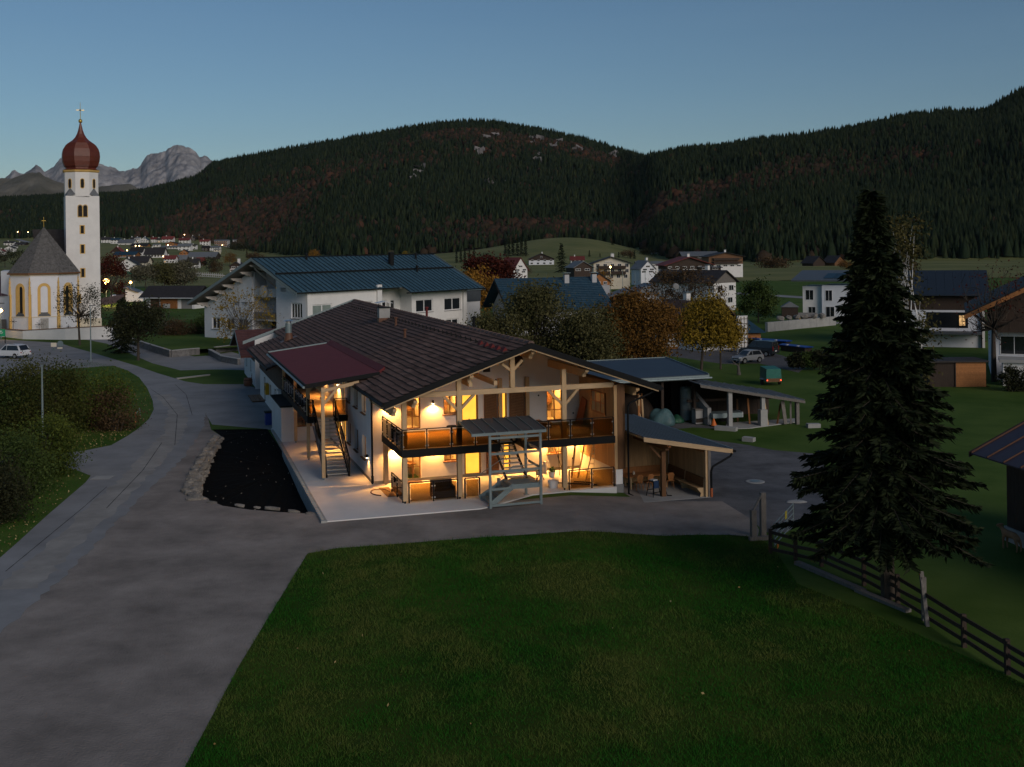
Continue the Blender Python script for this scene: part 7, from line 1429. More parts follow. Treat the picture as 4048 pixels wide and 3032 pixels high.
# white building and woodshed beyond the church lawn
wsh = thing('long_woodshed', 'long woodshed with dark roof, brown door and stacked firewood', 'shed', tuple(G(572, 1219, 0).to_2d()) + (0,), math.atan2(G(765, 1220, 0).y - G(572, 1219, 0).y, G(765, 1220, 0).x - G(572, 1219, 0).x))
wL = (G(765, 1220, 0) - G(572, 1219, 0)).length; kk = 255 / FPX / 4
hS = 2.35
BOX('back_wall', 'plaster', wsh, 0, wL, .6, 5.5, -.5, hS); MB().prism([(-1, -.9, hS + .02), (wL + 1.2, -.9, hS + .02), (wL + 1.2, 3.0, hS + 2.6), (-1, 3.0, hS + 2.6)], (0, 0, .15)).build('roof', 'roof_dark', wsh); MB().prism([(-1, 3.0, hS + 2.6), (wL + 1.2, 3.0, hS + 2.6), (wL + 1.2, 6.9, hS), (-1, 6.9, hS)], (0, 0, .15)).build('roof', 'roof_dark', wsh); MB().tube((-1, -1.0, hS + .05), (wL + 1.2, -1.0, hS + .05), .1, n=8).build('gutter', 'white_metal', wsh)
u_ = wL / 770.0
for a, b, m_, nme in ((20, 75, 'white_paint', 'pier'), (225, 250, 'white_paint', 'pier'), (510, 560, 'white_paint', 'pier'), (735, 770, 'white_paint', 'pier'), (78, 222, 'copper', 'door'), (565, 733, 'plinth', 'door')): BOX(nme, m_, wsh, a * u_, b * u_, .3 if nme == 'pier' else .45, .598, -.3, hS)
pile = MB()
for i in range(26):
    for j in range(12): pile.tube((252 * u_ + (i + .5) * 255 * u_ / 26, -.05 + random.uniform(-.08, .08), .1 + j * .185), (252 * u_ + (i + .5) * 255 * u_ / 26, .55, .1 + j * .185), .1, n=6)
pile.build('firewood', 'orange_wood', wsh, kind='stuff'); BOX('grey_sheet', 'concrete', wsh, 300 * u_, 410 * u_, -.2, -.12, .1, 1.1)
wbm = thing('white_modern_hall', 'white hall with mono-pitch roof behind the woodshed and the lit street lamp', 'building', tuple(A(495, 1183, 292).to_2d()) + (-.2,), .25)
k3 = 292 / FPX / 4
MB().prism([(5 * k3, 0, -1), (265 * k3, 0, -1), (265 * k3, 0, 125 * k3), (5 * k3, 0, 215 * k3)], (0, 12, 0)).build('wall', 'plaster', wbm); MB().prism([(-25 * k3, -.6, 228 * k3), (200 * k3, -.6, 148 * k3), (200 * k3, -.6, 160 * k3), (-25 * k3, -.6, 240 * k3)], (0, 13, 0)).build('roof', 'roof_slate', wbm); BOX('wall', B_, wbm, -230 * k3, -52 * k3, 1, 8, -1, 110 * k3); BOX('entrance', 'dark_wood', wbm, -50 * k3, 0, .5, 6, -1, 160 * k3)
rf = thing('lychgate_roof', 'small brown tiled lychgate roof half hidden by trees beside the church', 'gate', tuple(G(432, 1262, 0).to_2d()) + (0,), .2)
MB().prism([(-2.6, -1.8, 2.6), (2.6, -1.8, 3.4), (2.6, 1.6, 4.6), (-2.6, 1.6, 3.8)], (0, 0, .18)).build('roof', 'roof_brown', rf)
for x in (-1.8, 1.8):
    for y in (-1.2, 1.2): BOX('post', 'brown_wood', rf, x - .12, x + .12, y - .12, y + .12, -.5, 3)
gfm = mat('green_netting', (.01, .12, .08), .8, .2); o = BOX('green_screen', gfm, None, 0, 14, 0, .2, 0, 2.4, loc=tuple(A(497, 1090, 640))); tag(o, 'green netting fence below the beige gabled house', 'fence')
# far guard rail, road on the slope, tiny cars and lights
fr_ = thing('roadside_fence', 'pale roadside fence in the valley before the village trees', 'fence')
for i in range(16): p = A(760 + i * 8, 1082 + i * .5, 520); BOX('fence_post', 'concrete', fr_, p.x - .12, p.x + .12, p.y - .1, p.y + .1, p.z - 1, p.z + 1)
p, q = A(760, 1081, 520), A(890, 1089, 520); MB().beam(p, q, .1, .5).build('rail', 'concrete', fr_); MB().beam(p - Vector((0, 0, 1)), q - Vector((0, 0, 1)), 3, .15).build('road_edge', 'concrete', fr_)
pts = [(165, 916), (120, 925), (80, 931), (55, 936), (62, 945), (85, 952), (115, 960)]
mb = MB()
for (a, b), (c, d) in zip(pts, pts[1:]):
    P0, P1 = [Vector((r.x * h_, h_, CAMH + r.z * h_ + .5)) for r, h_ in ((ray(a, b), hit(a, b)), (ray(c, d), hit(c, d)))]
    dd = (P1 - P0); n_ = Vector((-dd.y, dd.x, 0)).normalized() * 4; mb.add([P0 + n_, P0 - n_, P1 - n_, P1 + n_], [(0, 1, 2, 3)])
mb.build('slope_road', 'asphalt', kind='structure')
# ================================================================ TREES AND SHRUBS
def leafm(name, a, b, spec=.1):
    m = mat(name, a, .75, 0, 1, col2=b, tone=True, spec=spec); m.node_tree.nodes['Mix'].inputs[6].default_value = (*a, 1); return m
LM = dict(olive=leafm('olive_leaf', (.03, .036, .012), (.12, .11, .045)), shrub=leafm('shrub_leaf', (.02, .03, .008), (.085, .085, .02)), rust=leafm('rust_leaf', (.06, .032, .008), (.2, .10, .022)), yellow=leafm('yellow_leaf', (.09, .065, .008), (.3, .2, .025)), red=leafm('red_leaf', (.03, .008, .006), (.085, .02, .012)),
          orange=leafm('orange_leaf', (.12, .06, .01), (.36, .18, .03)), green=leafm('green_leaf', (.02, .04, .01), (.07, .1, .025)), dark=leafm('dark_leaf', (.012, .016, .008), (.04, .042, .018)), brown=leafm('brown_leaf', (.04, .026, .014), (.11, .07, .035)),
          willow=leafm('willow_leaf', (.06, .058, .035), (.16, .15, .1)), hedge=leafm('hedge_leaf', (.025, .05, .01), (.1, .12, .02)), needle=leafm('spruce_needle', (.008, .014, .006), (.026, .036, .014)), birch=leafm('birch_leaf', (.035, .034, .012), (.1, .088, .03)))
def clumps(n, r, seed, shell=.45, low=-.75):
    g = np.random.default_rng(seed); out = []
    while len(out) < n:
        d = g.normal(size=3); d /= np.linalg.norm(d)
        if d[2] < low: continue
        out.append(d * g.uniform(shell, 1.0) ** .6)
    return np.array(out) * np.array(r), g
def branch_mb(mb, base, tips, r0, g, n=5):
    for t_ in tips:
        base_ = Vector(base); tip = Vector(t_); mid = base_.lerp(tip, .5) + Vector(g.normal(0, .06, 3)) * (tip - base_).length + Vector((0, 0, -.08)) * (tip - base_).length
        mb.tube(base_, mid, r0, r0 * .6, n, cap=False); mb.tube(mid, tip, r0 * .6, r0 * .15, n, cap=False)
def tree(name, label, base, h, r, crown, nleaf, lsize, seed, trunk=.2, bark='bark', cz=None, rz_=None, nc=40, spread=.28, group=None, cat='tree', stems=1, lean=(0, 0), tone=None, sub=0, low=-.75, sphr=None):
    """trunk, limbs reaching every leaf clump, and a crown of single leaves"""
    t = thing(name, label, cat, base, 0, group); rz_ = rz_ or h * .42; cz = cz if cz is not None else h - rz_
    C_, g = clumps(nc, (r, r * .9, rz_), seed, low=low); C_ = C_ + np.array([lean[0], lean[1], cz])
    mb = MB()
    for s_ in range(stems):
        off = Vector((g.normal(0, .25), g.normal(0, .2), 0)) if stems > 1 else Vector((0, 0, 0)); top = Vector((lean[0] * .8 + off.x * 2, lean[1] * .8 + off.y * 2, cz - rz_ * .35))
        mb.tube(off - Vector((0, 0, .3)), top * .5 + off * .5, trunk, trunk * .8, 8); mb.tube(top * .5 + off * .5, top, trunk * .8, trunk * .55, 8)
    branch_mb(mb, (lean[0] * .8, lean[1] * .8, cz - rz_ * .45), C_, trunk * .32, g)
    if sub:
        for c in C_:
            for k in range(sub):
                a = Vector((lean[0] * .8, lean[1] * .8, cz - rz_ * .45)).lerp(Vector(c), g.uniform(.4, 1)); d = Vector(g.normal(0, 1, 3)); d.z += .6; d.normalize(); mb.tube(a, a + d * g.uniform(.4, 1.1) * r * .35, trunk * .09, trunk * .03, 3, cap=False)
    mb.build('trunk', bark, t)
    if nleaf:
        w = g.dirichlet(np.ones(nc) * 3); idx = g.choice(nc, nleaf, p=w); sp = spread * r
        P = C_[idx] + g.normal(0, 1, (nleaf, 3)) * np.array([sp, sp, sp * .75])
        v, f = leaf_cloud(P, lsize); ct = g.uniform(0, 1, nc)
        tn = np.clip(.55 * ct[idx] + .45 * g.uniform(0, 1, nleaf), 0, 1); np_mesh('crown', v, f, LM[crown], tn, t)
    return t
def conifer(name, label, base, h, r, seed, whorls=16, per=7, crown='needle', group=None, lean=0.0, trunk=None, step=.16, dens=3, zlow=.06, sz=.2, pw=.85):
    """spruce: drooping whorled branches set with needle sprays"""
    t = thing(name, label, 'conifer', base, 0, group); g = np.random.default_rng(seed); tr = trunk or h * .012
    mb = MB(); mb.tube((0, 0, -.3), (lean * .5, 0, h * .5), tr, tr * .6, 8); mb.tube((lean * .5, 0, h * .5), (lean, 0, h), tr * .6, .01, 6); Q = []
    for w in range(whorls):
        f = zlow + (1 - zlow) * (w / whorls) ** .95; rr = r * (1 - f) ** pw * g.uniform(.8, 1.12) + .06
        for b in range(per):
            a = 2 * PI * (b + g.uniform(-.4, .4)) / per + w * 1.3; L_ = rr * g.uniform(.55, 1.15); zz = h * f + g.uniform(-1.1, 1.1) * h / whorls
            ns = max(3, int(L_ / step)); up = g.uniform(-.2, .4) * (f - .1); dx, dy = math.cos(a), math.sin(a)
            cv = lambda q: np.stack([lean * f + dx * L_ * q, dy * L_ * q, zz + L_ * (up * 2 * q - .45 * q * q + .2 * q ** 4)], -1)
            if L_ > step * 3:
                p0 = cv(np.array([0., .5, 1.])); mb.tube(p0[0], p0[1], tr * .13, tr * .09, 3, cap=False); mb.tube(p0[1], p0[2], tr * .09, .004, 3, cap=False)
            n = ns * dens; q = np.clip((np.arange(n) // dens + g.uniform(0, 1, n)) / ns, .04, 1); s_ = g.choice([-1, 1], n); k = g.uniform(.3, 1.0, n)
            d = np.stack([dx * .7 - dy * s_ * k, dy * .7 + dx * s_ * k, g.uniform(-.75, .1, n)], -1) * (sz * g.uniform(.5, 1.5, n) * (1.15 - .5 * q))[:, None]
            wv = np.cross(d, g.normal(0, 1, (n, 3))); wv *= (sz * .13 / (np.linalg.norm(wv, axis=1) + 1e-9))[:, None]; P = cv(q) + d * .5
            Q.append(np.stack([P - d * .5, P + wv, P + d * .5, P - wv], 1))
    mb.build('trunk', 'bark', t); v = np.concatenate(Q).reshape(-1, 3); n = len(v) // 4
    np_mesh('crown', v, np.arange(4 * n).reshape(n, 4), LM[crown], g.uniform(0, 1, n) ** 1.4, t); return t
gnd = lambda x, y: (x, y, ground_z(x, y))
# the big spruce and the birch behind it
conifer('spruce_tree', 'very tall dark spruce with a bare lower trunk by the wooden fence', (14.35, 42.9, -.6), 15.8, 4.35, 3, whorls=56, per=13, lean=-.5, trunk=.3, step=.1, dens=10, zlow=.19, sz=.42, pw=.95)
tree('birch_tree', 'slender yellowing birch with hanging twigs rising behind the tall spruce', (18.3, 52.5, -.5), 15.8, 1.25, 'birch', 5200, .09, 8, trunk=.14, bark='white_paint', cz=10.2, rz_=5.6, nc=46, spread=.3)
tree('bare_tree', 'bare dark tree with few red leaves before the dark timber house', (46.6, 108, -.5), 11.0, 4.0, 'red', 420, .13, 15, trunk=.3, cz=7.2, rz_=4.6, nc=30, sub=7, spread=.2)
# left foreground
g_ = 'roadside shrubs on the left'
tree('large_shrub', 'largest olive green roadside shrub behind the near street lamp', (-34.6, 80.5, -.06), 5.9, 3.4, 'shrub', 23000, .085, 21, trunk=.12, cz=2.6, rz_=2.9, nc=90, spread=.2, stems=4, group=g_, cat='shrub', low=-1)
tree('large_shrub', 'left half of the roadside shrubbery, darker green with stray twigs', (-36.6, 79.5, -.06), 4.2, 2.3, 'green', 9000, .085, 22, trunk=.1, cz=2.2, rz_=2.5, nc=60, spread=.22, stems=4, group=g_, cat='shrub', sub=2, low=-1)
tree('large_shrub', 'yellow flecked roadside shrub toward the bend of the road', (-32.0, 84.2, -.06), 4.6, 3.0, 'hedge', 13000, .085, 23, trunk=.1, cz=2.1, rz_=2.5, nc=60, spread=.22, stems=4, group=g_, cat='shrub', low=-1)
tree('large_shrub', 'small reddish brown shrub nearest the asphalt bend', (-29.6, 82.6, -.06), 3.0, 1.7, 'brown', 5200, .08, 24, trunk=.06, cz=1.4, rz_=1.6, nc=40, spread=.25, stems=5, group=g_, cat='shrub', low=-1)
tree('hedge_bush', 'bright green rounded hedge bush nearest the driveway', (-28.4, 66.4, -.06), 3.5, 2.2, 'hedge', 14000, .07, 25, trunk=.1, cz=1.7, rz_=1.9, nc=70, spread=.2, stems=3, cat='shrub', group='hedge along the road', low=-1)
tree('hedge_bush', 'dark hedge bush in the middle of the left edge', (-28.2, 61.0, -.06), 3.2, 2.6, 'green', 15000, .075, 26, trunk=.1, cz=1.5, rz_=1.8, nc=70, spread=.2, stems=3, cat='shrub', group='hedge along the road', low=-1)
tree('hedge_bush', 'dark hedge bush at the lower left picture edge', (-26.6, 54.6, -.06), 2.9, 2.4, 'dark', 15000, .075, 27, trunk=.1, cz=1.4, rz_=1.6, nc=70, spread=.22, stems=3, cat='shrub', group='hedge along the road', low=-1)
# along the side path and before the church
tree('roadside_tree', 'sparse two-stemmed tree before the church tower', (-61.5, 158.5, -.06), 8.7, 3.2, 'dark', 2200, .13, 31, trunk=.16, cz=5.6, rz_=3.3, nc=44, sub=5, stems=2, spread=.17)
conifer('dark_fir', 'dark bushy fir on the verge between the white wall end and the kerb', (-51.0, 145.0, -.06), 7.4, 2.3, 33, whorls=18, per=9, step=.24, dens=5, sz=.45)
tree('roadside_tree', 'dark brown tree with knotty trunk on the grass strip', (-45.6, 135.3, -.06), 7.0, 3.3, 'dark', 7000, .15, 34, trunk=.2, cz=4.4, rz_=2.6, nc=44, sub=4, spread=.2)
tree('pale_fruit_tree', 'small bare pale fruit tree on the lawn beside the raised bed', (-51.9, 166.2, -.06), 4.3, 2.4, 'willow', 260, .12, 35, trunk=.11, bark='bark_grey', cz=2.8, rz_=1.6, nc=26, sub=7)
tree('round_bush', 'round rusty brown bush on the lawn by the white building', (-50.5, 166.8, -.06), 2.5, 2.3, 'brown', 5200, .11, 36, trunk=.08, cz=1.1, rz_=1.4, nc=40, cat='shrub', stems=3, low=-1)
tree('round_bush', 'smaller dark round bush right of the rusty one', (-47.6, 168.5, -.06), 1.8, 1.3, 'dark', 2400, .1, 37, trunk=.06, cz=.8, rz_=1.0, nc=30, cat='shrub', stems=3, low=-1)
tree('green_bush', 'clipped dark green bush at the corner of the white building', (-52.5, 189, -.06), 2.3, 1.9, 'green', 2500, .13, 38, trunk=.06, cz=1.0, rz_=1.3, nc=30, cat='shrub', stems=3, low=-1)
tree('bare_shrub_tree', 'bare many-stemmed tree with yellow leaves before the white gable', (-35.0, 144.5, .2), 8.8, 4.0, 'yellow', 1500, .14, 39, trunk=.14, bark='bark_grey', cz=4.6, rz_=4.1, nc=60, sub=9, stems=5, spread=.12)
# behind the house
g_ = 'autumn trees behind the farmhouse'
tree('olive_tree', 'grey green tree nearest the white building, left of its group', (-1.7, 107, -.4), 7.4, 2.9, 'olive', 13000, .13, 41, trunk=.2, nc=60, spread=.22, group=g_, rz_=3.8)
tree('olive_tree', 'tallest grey green tree before the deep blue roof', (2.9, 111, -.45), 9.3, 4.1, 'olive', 24000, .14, 42, trunk=.26, nc=90, spread=.2, group=g_, rz_=4.9)
tree('olive_tree', 'grey green tree touching the rust brown one', (6.9, 107, -.5), 7.7, 3.4, 'olive', 15000, .135, 43, trunk=.22, nc=60, spread=.22, group=g_, rz_=4.0)
tree('rust_tree', 'rounded rust brown autumn tree in the middle of the group', (12.5, 114, -.5), 8.8, 4.0, 'rust', 22000, .14, 44, trunk=.25, nc=90, spread=.19, group=g_, rz_=4.5)
tree('yellow_tree', 'golden yellow tree with leaning trunk at the right of the group', (20.2, 120, -.5), 7.4, 3.1, 'yellow', 10500, .15, 45, trunk=.17, nc=50, spread=.2, group=g_, cz=4.7, rz_=3.0, lean=(.5, .3))
tree('yellow_tree', 'smaller yellow brown tree at the right end of the group', (22.6, 121.5, -.5), 6.2, 2.2, 'yellow', 5200, .15, 46, trunk=.12, nc=36, spread=.22, group=g_, cz=3.7, rz_=2.3)
def far_tree(label, px, pyb, pyt, wpx, crown, seed, Y=None, name='autumn_tree', n=2600, group='trees of the village', sub=0, **kw):
    Yb = Y or hit(px, pyb); p = A(px, pyb, Yb); p.z = terrain(p.x, p.y); zt = A(px, pyt, Yb).z; h = zt - p.z; r = wpx * Yb / FPX / 2
    return tree(name, label, tuple(p), h, r, crown, n, max(.13, r * .07), seed, trunk=h * .022, nc=30, spread=.24, group=group, sub=sub, rz_=h * .45, **kw)
far_tree('golden orange tree at the right end of the blue metal roof', 1885, 1215, 1060, 150, 'orange', 51, 205, n=6000)
far_tree('deep red copper beech behind the golden orange tree', 1940, 1160, 1020, 180, 'red', 52, 290, n=6500)
far_tree('green tree before the far road right of the alpine house', 2998, 1277, 1112, 130, 'green', 53, 192, n=6500)
for i, (px, top, w, lb) in enumerate(((2630, 1060, 130, 'bare brown tree left of the grey alpine house'), (2720, 1055, 130, 'bare brown tree in front of the grey alpine roof'), (2810, 1095, 120, 'bare brown tree covering the grey alpine gable'))): far_tree(lb, px, 1270, top, w, 'brown', 54 + i, 195, n=1500, sub=6)
far_tree('orange hedge tree beside the brick timber house', 2372, 1130, 1072, 85, 'orange', 58, 250, n=2500)
far_tree('dark red leafy tree behind the lit street lamp', 440, 1180, 1010, 100, 'red', 59, 268, n=5200)
for i, (px, b, t_, w, cr_, lb) in enumerate(((575, 1140, 1048, 95, 'willow', 'left grey willow of the row beyond the woodshed'), (650, 1140, 1040, 100, 'olive', 'middle olive willow of the row beyond the woodshed'), (730, 1140, 1032, 105, 'willow', 'right pale willow of the row beyond the woodshed'), (690, 1142, 1060, 90, 'brown', 'brown willow in front of the row beyond the woodshed'))): far_tree(lb, px, b, t_, w, cr_, 60 + i, 395 + i * 3, n=3600, sub=3)
for i, (px, b, t_, w, cr_, lb) in enumerate(((830, 1085, 1012, 62, 'dark', 'dark tree right of the maroon barn'), (860, 1088, 1035, 55, 'brown', 'brown low tree before the roadside fence'), (908, 1050, 1000, 50, 'rust', 'orange brown tree near the roadside fence'), (1237, 1025, 990, 44, 'orange', 'orange tree above the middle of the blue metal roof'), (1305, 1012, 990, 20, 'brown', 'small brown tree above the blue metal roof'), (1545, 1012, 990, 24, 'willow', 'pale small tree above the right of the blue metal roof'), (1600, 1012, 992, 22, 'yellow', 'small yellow tree behind the roof ridge end'), (1010, 1030, 1002, 60, 'brown', 'brown tree left of the blue metal ridge'), (2000, 1085, 1045, 50, 'brown', 'brown tree beside the red-roofed gable'), (2065, 1088, 1050, 60, 'willow', 'grey tree before the white steep gable'),
  (2780, 998, 973, 60, 'orange', 'orange larch row before the dark forest edge'), (2650, 995, 972, 50, 'brown', 'pale brown tree at the forest edge'), (2560, 1010, 985, 60, 'dark', 'dark tree in the middle at the forest edge'), (2480, 1020, 990, 50, 'brown', 'brown tree on the hump foot'), (3060, 1060, 1030, 115, 'brown', 'wide brown bush in the far meadow'), (3345, 1065, 1035, 60, 'rust', 'rust bush beside the far hay barns'), (3560, 1075, 1030, 140, 'brown', 'brown thicket in the far meadow right of the spruce'),
  (20, 1060, 980, 60, 'dark', 'dark tree at the left edge above the sacristy'), (75, 1062, 985, 60, 'dark', 'dark tree left of the choir roof'), (120, 1060, 1000, 50, 'green', 'green tree hidden by the choir roof'), (940, 990, 966, 70, 'dark', 'dark tree group right of the hotel'), (465, 1100, 1060, 60, 'dark', 'dark tree before the white gabled village house'), (527, 1070, 1045, 30, 'dark', 'small dark tree by the beige gabled house'))):
    far_tree(lb, px, b, t_, w, cr_, 70 + i, n=1500)
for i, (px, b, t_, w, lb) in enumerate(((3150, 1500, 1405, 62, 'round dark bush right of the covered trailer'), (3195, 1505, 1395, 60, 'second bush right of the covered trailer'), (3240, 1480, 1380, 70, 'bush half hidden by the spruce edge'), (2960, 1385, 1340, 60, 'dark green bush behind the small grey hatchback'))):
    far_tree(lb, px, b, t_, w, 'dark' if i != 1 else 'green', 100 + i, None, name='garden_bush', n=3000, group='garden bushes', cat='shrub')
for i in range(4): p = A(3985 + i * 32, 1500, 101); tree('thuja_hedge', ['left end plant of the dark hedge by the garden shed', 'second plant of the dark hedge by the garden shed', 'third plant of the dark hedge by the garden shed', 'last plant of the dark hedge at the picture edge'][i], (p.x, p.y, -.5), 2.2, .7, 'dark', 1800, .09, 110 + i, trunk=.05, cz=1.0, rz_=1.2, nc=24, cat='shrub', group='dark hedge by the garden shed', low=-1)
st_ = thing('tree_stump', 'small gnarled dead fruit tree on the grass', 'tree stump', (23.5, 116.1, -.5)); mb = MB(); mb.tube((0, 0, 0), (-.05, 0, .9), .22, .12).tube((-.05, 0, .9), (-.7, .1, 1.5), .09, .03).tube((-.05, 0, .9), (.2, 0, 1.7), .08, .02).tube((-.3, 0, 1.1), (-.9, 0, 1.2), .05, .02).build('trunk', 'bark_grey', st_)
# single conifers in the valley
def far_con(label, px, pyb, pyt, wpx, seed, Y=None, group='single conifers in the valley'):
    Yb = Y or hit(px, pyb); p = A(px, pyb, Yb); p.z = terrain(p.x, p.y); h = A(px, pyt, Yb).z - p.z
    return conifer('conifer', label, tuple(p), h, wpx * Yb / FPX / 2, seed, 18, 9, group=group, step=h * .035, dens=4, sz=h * .055)
far_con('large conical conifer in the village centre', 2220, 1078, 962, 70, 120)
for i, (px, b, t_, w, lb) in enumerate(((1998, 1012, 945, 20, 'leftmost tall fir of the clump on the meadow hump'), (2012, 1014, 935, 24, 'second fir of the clump on the meadow hump'), (2028, 1012, 932, 24, 'third fir of the clump on the meadow hump'), (2046, 1014, 938, 24, 'fourth fir of the clump on the meadow hump'), (2062, 1012, 930, 24, 'fifth fir of the clump on the meadow hump'), (2078, 1014, 940, 24, 'rightmost fir of the clump on the meadow hump'), (1805, 1040, 985, 18, 'leftmost fir beyond the roof ridge end'), (1822, 1038, 980, 18, 'second fir beyond the roof ridge end'), (1838, 1042, 982, 20, 'third fir beyond the roof ridge end'), (1856, 1040, 988, 20, 'fourth fir beyond the roof ridge end'), (1874, 1044, 985, 20, 'rightmost fir beyond the roof ridge end'),
  (2330, 1016, 988, 14, 'small fir on the hump right of the conical conifer'), (2372, 1018, 1000, 10, 'tiny fir on the hump foot'), (2421, 968, 942, 22, 'fir on top of the meadow hump'), (2446, 1020, 995, 14, 'small fir left of the dark fir pair'), (2492, 1022, 998, 14, 'left fir of the pair beyond the guest house roof'), (2508, 1024, 988, 18, 'right fir of the pair beyond the guest house roof'), (503, 952, 908, 22, 'tall fir standing at the upper village edge'), (976, 1020, 988, 18, 'slim fir above the left roof verge'), (810, 965, 950, 10, 'dark fir beside the hotel'), (2700, 1002, 978, 12, 'slim fir before the dark barn roof'))): far_con(lb, px, b, t_, w, 130 + i)
# ---------------------------------------------------------------- the forest on the hills: one mass
def forest(n):
    t = rng.uniform(-.6, .62, n); y0 = np.interp(t * FPX + 2024, D0P[:, 0], D0P[:, 1]); yc = np.interp(t * FPX + 2024, DCP[:, 0], DCP[:, 1])
    u = rng.uniform(0, 1, n); Y = y0 + (yc + 60 - y0) * u ** .85; X = t * Y; Z = far_z(t, Y)
    pat = fbm(X / 150 + 3, Y / 210 + 9, 31); big = fbm(X / 420 + 11, Y / 330, 77)
    ridge = (yc - Y) / (yc - y0)
    bare = (pat > .66) & (ridge > .18) & (ridge < .75)
    keep = ~(bare & (rng.uniform(0, 1, n) < .75)); X, Y, Z, pat, big, ridge = X[keep], Y[keep], Z[keep], pat[keep], big[keep], ridge[keep]; n = len(X)
    H_ = (7 + 11 * rng.uniform(0, 1, n) ** 1.6) * (1 - .2 * (ridge < .08)); R_ = H_ * rng.uniform(.16, .26, n)
    decid = rng.uniform(0, 1, n) < np.clip((big - .5) * 7, 0.03, .8) * (ridge > .1); H_[decid] *= .7; R_[decid] *= 1.9
    k = 4; a = np.arange(k) * 2 * PI / k; ph = rng.uniform(0, 2 * PI, n)
    ring = lambda zf, rf: np.stack([X[:, None] + np.cos(a + ph[:, None]) * (R_ * rf)[:, None], Y[:, None] + np.sin(a + ph[:, None]) * (R_ * rf)[:, None], np.repeat((Z + H_ * zf)[:, None], k, 1)], -1)
    mid = np.where(decid, .95, .55); midz = np.where(decid, .55, .5)
    r0, r1 = ring(.06, 1.0), ring(midz, mid); top = np.stack([X, Y, Z + H_ * np.where(decid, .92, 1.0)], -1)[:, None]
    r1 *= 1; V_ = np.concatenate([r0, r1, top], 1).reshape(-1, 3); nv = 2 * k + 1; base = (np.arange(n) * nv)[:, None, None]
    f = []
    for i in range(k):
        j = (i + 1) % k; f += [(i, j, k + j), (i, k + j, k + i), (k + i, k + j, 2 * k)]
    F_ = (base + np.array(f)[None]).reshape(-1, 3)
    tone = np.where(decid, .62 + .38 * rng.uniform(0, 1, n) ** 1.5, .45 * rng.uniform(0, 1, n)); tone = np.repeat(tone, len(f)) 
    return V_, F_, tone
fm = mat('forest_foliage', (.01, .02, .009), .95, 0, 1, tone=True, spec=.03)
rmp = fm.node_tree.nodes.new('ShaderNodeValToRGB'); e = rmp.color_ramp.elements; e[0].color = (.012, .022, .013, 1); e[1].color = (.085, .042, .026, 1); e[1].position = 1.0
for p_, c_ in ((.3, (.024, .036, .018, 1)), (.46, (.036, .045, .02, 1)), (.64, (.042, .032, .022, 1)), (.82, (.055, .035, .024, 1))): x_ = e.new(p_); x_.color = c_
at_ = [n_ for n_ in fm.node_tree.nodes if n_.type == 'ATTRIBUTE'][0]; fm.node_tree.links.new(at_.outputs['Fac'], rmp.inputs[0]); fm.node_tree.links.new(rmp.outputs[0], fm.node_tree.nodes['Principled BSDF'].inputs['Base Color'])
v_, f_, t_ = forest(120000); np_mesh('forest', v_, f_, fm, t_, kind='stuff')
# pale rock outcrops in the forest
rkm = mat('pale_cliff', (.2, .19, .19), .95, .35, .06, world=True)
orc = MB()
for px, py, w, h in ((2120, 565, 20, 22), (2190, 572, 26, 16), (2290, 590, 26, 10), (1650, 680, 24, 24), (1930, 540, 30, 12), (2420, 607, 12, 10), (1945, 720, 60, 14), (2130, 620, 14, 12), (1900, 600, 10, 8)):
    for _ in range(7):
        x, y = px + random.uniform(-w, w), py + random.uniform(-h, h); r = ray(x, y); Yq = 900.0
        while Yq < 2900 and CAMH + r.z * Yq > far_z(np.array(r.x), np.array(Yq)) + 6: Yq += 12
        p = Vector((r.x * Yq, Yq - 8, CAMH + r.z * Yq)); s_ = random.uniform(4, 10); vs = [p + Vector((random.uniform(-s_, s_), random.uniform(-4, 4), random.uniform(-s_, s_) * .9)) for _ in range(5)]
        orc.add(vs + [p + Vector((0, 12, 0))], [(0, 1, 2), (1, 2, 3), (2, 3, 4), (0, 3, 4), (0, 1, 5), (2, 4, 5)])
orc.build('rock_outcrops', rkm, kind='stuff')
# ================================================================ LAMPS, SIGNS, LINES
def pole_lamp(label, base, h, arm=(1, 0), lit=None, name='street_lamp', group='street lamps', head=.9, e=0):
    t = thing(name, label, 'street lamp', tuple(base), 0, group); MB().tube((0, 0, -.3), (0, 0, h * .5), .09, .07, 10).tube((0, 0, h * .5), (0, 0, h), .07, .05, 10).build('pole', 'galv', t)
    a = Vector((arm[0], arm[1], 0)); n_ = Vector((-a.y, a.x, 0)) * .13
    if head: MB().add([tuple(Vector((0, 0, h)) - a * .12 + n_), tuple(Vector((0, 0, h)) - a * .12 - n_), tuple(Vector((0, 0, h + .06)) + a * head - n_ * .7), tuple(Vector((0, 0, h + .06)) + a * head + n_ * .7)] + [tuple(Vector((0, 0, h + .13)) - a * .12 + n_ * .8), tuple(Vector((0, 0, h + .13)) - a * .12 - n_ * .8), tuple(Vector((0, 0, h + .12)) + a * head - n_ * .5), tuple(Vector((0, 0, h + .12)) + a * head + n_ * .5)], [(3, 2, 1, 0), (4, 5, 6, 7), (0, 1, 5, 4), (1, 2, 6, 5), (2, 3, 7, 6), (3, 0, 4, 7)]).build('lamp_head', 'roof_slate', t)
    if lit:
        MB().lathe([(.05, h - .02), (lit, h + lit * .6), (lit, h + lit * 1.2), (.05, h + lit * 1.9)], 12).build('lamp_globe', 'bulb_street', t); 
        if e: lamp_light(t, (0, -.6, h + .2), e, .3, (1, .6, .25))
    return t
pole_lamp('unlit street lamp with flat head in front of the big roadside shrub', (-32.5, 76.7, 0), 5.55, (1, .05))
pole_lamp('tall thin unlit lamp pole before the churchyard wall', (-51.4, 135.4, 0), 6.6, (1, 0), head=.7)
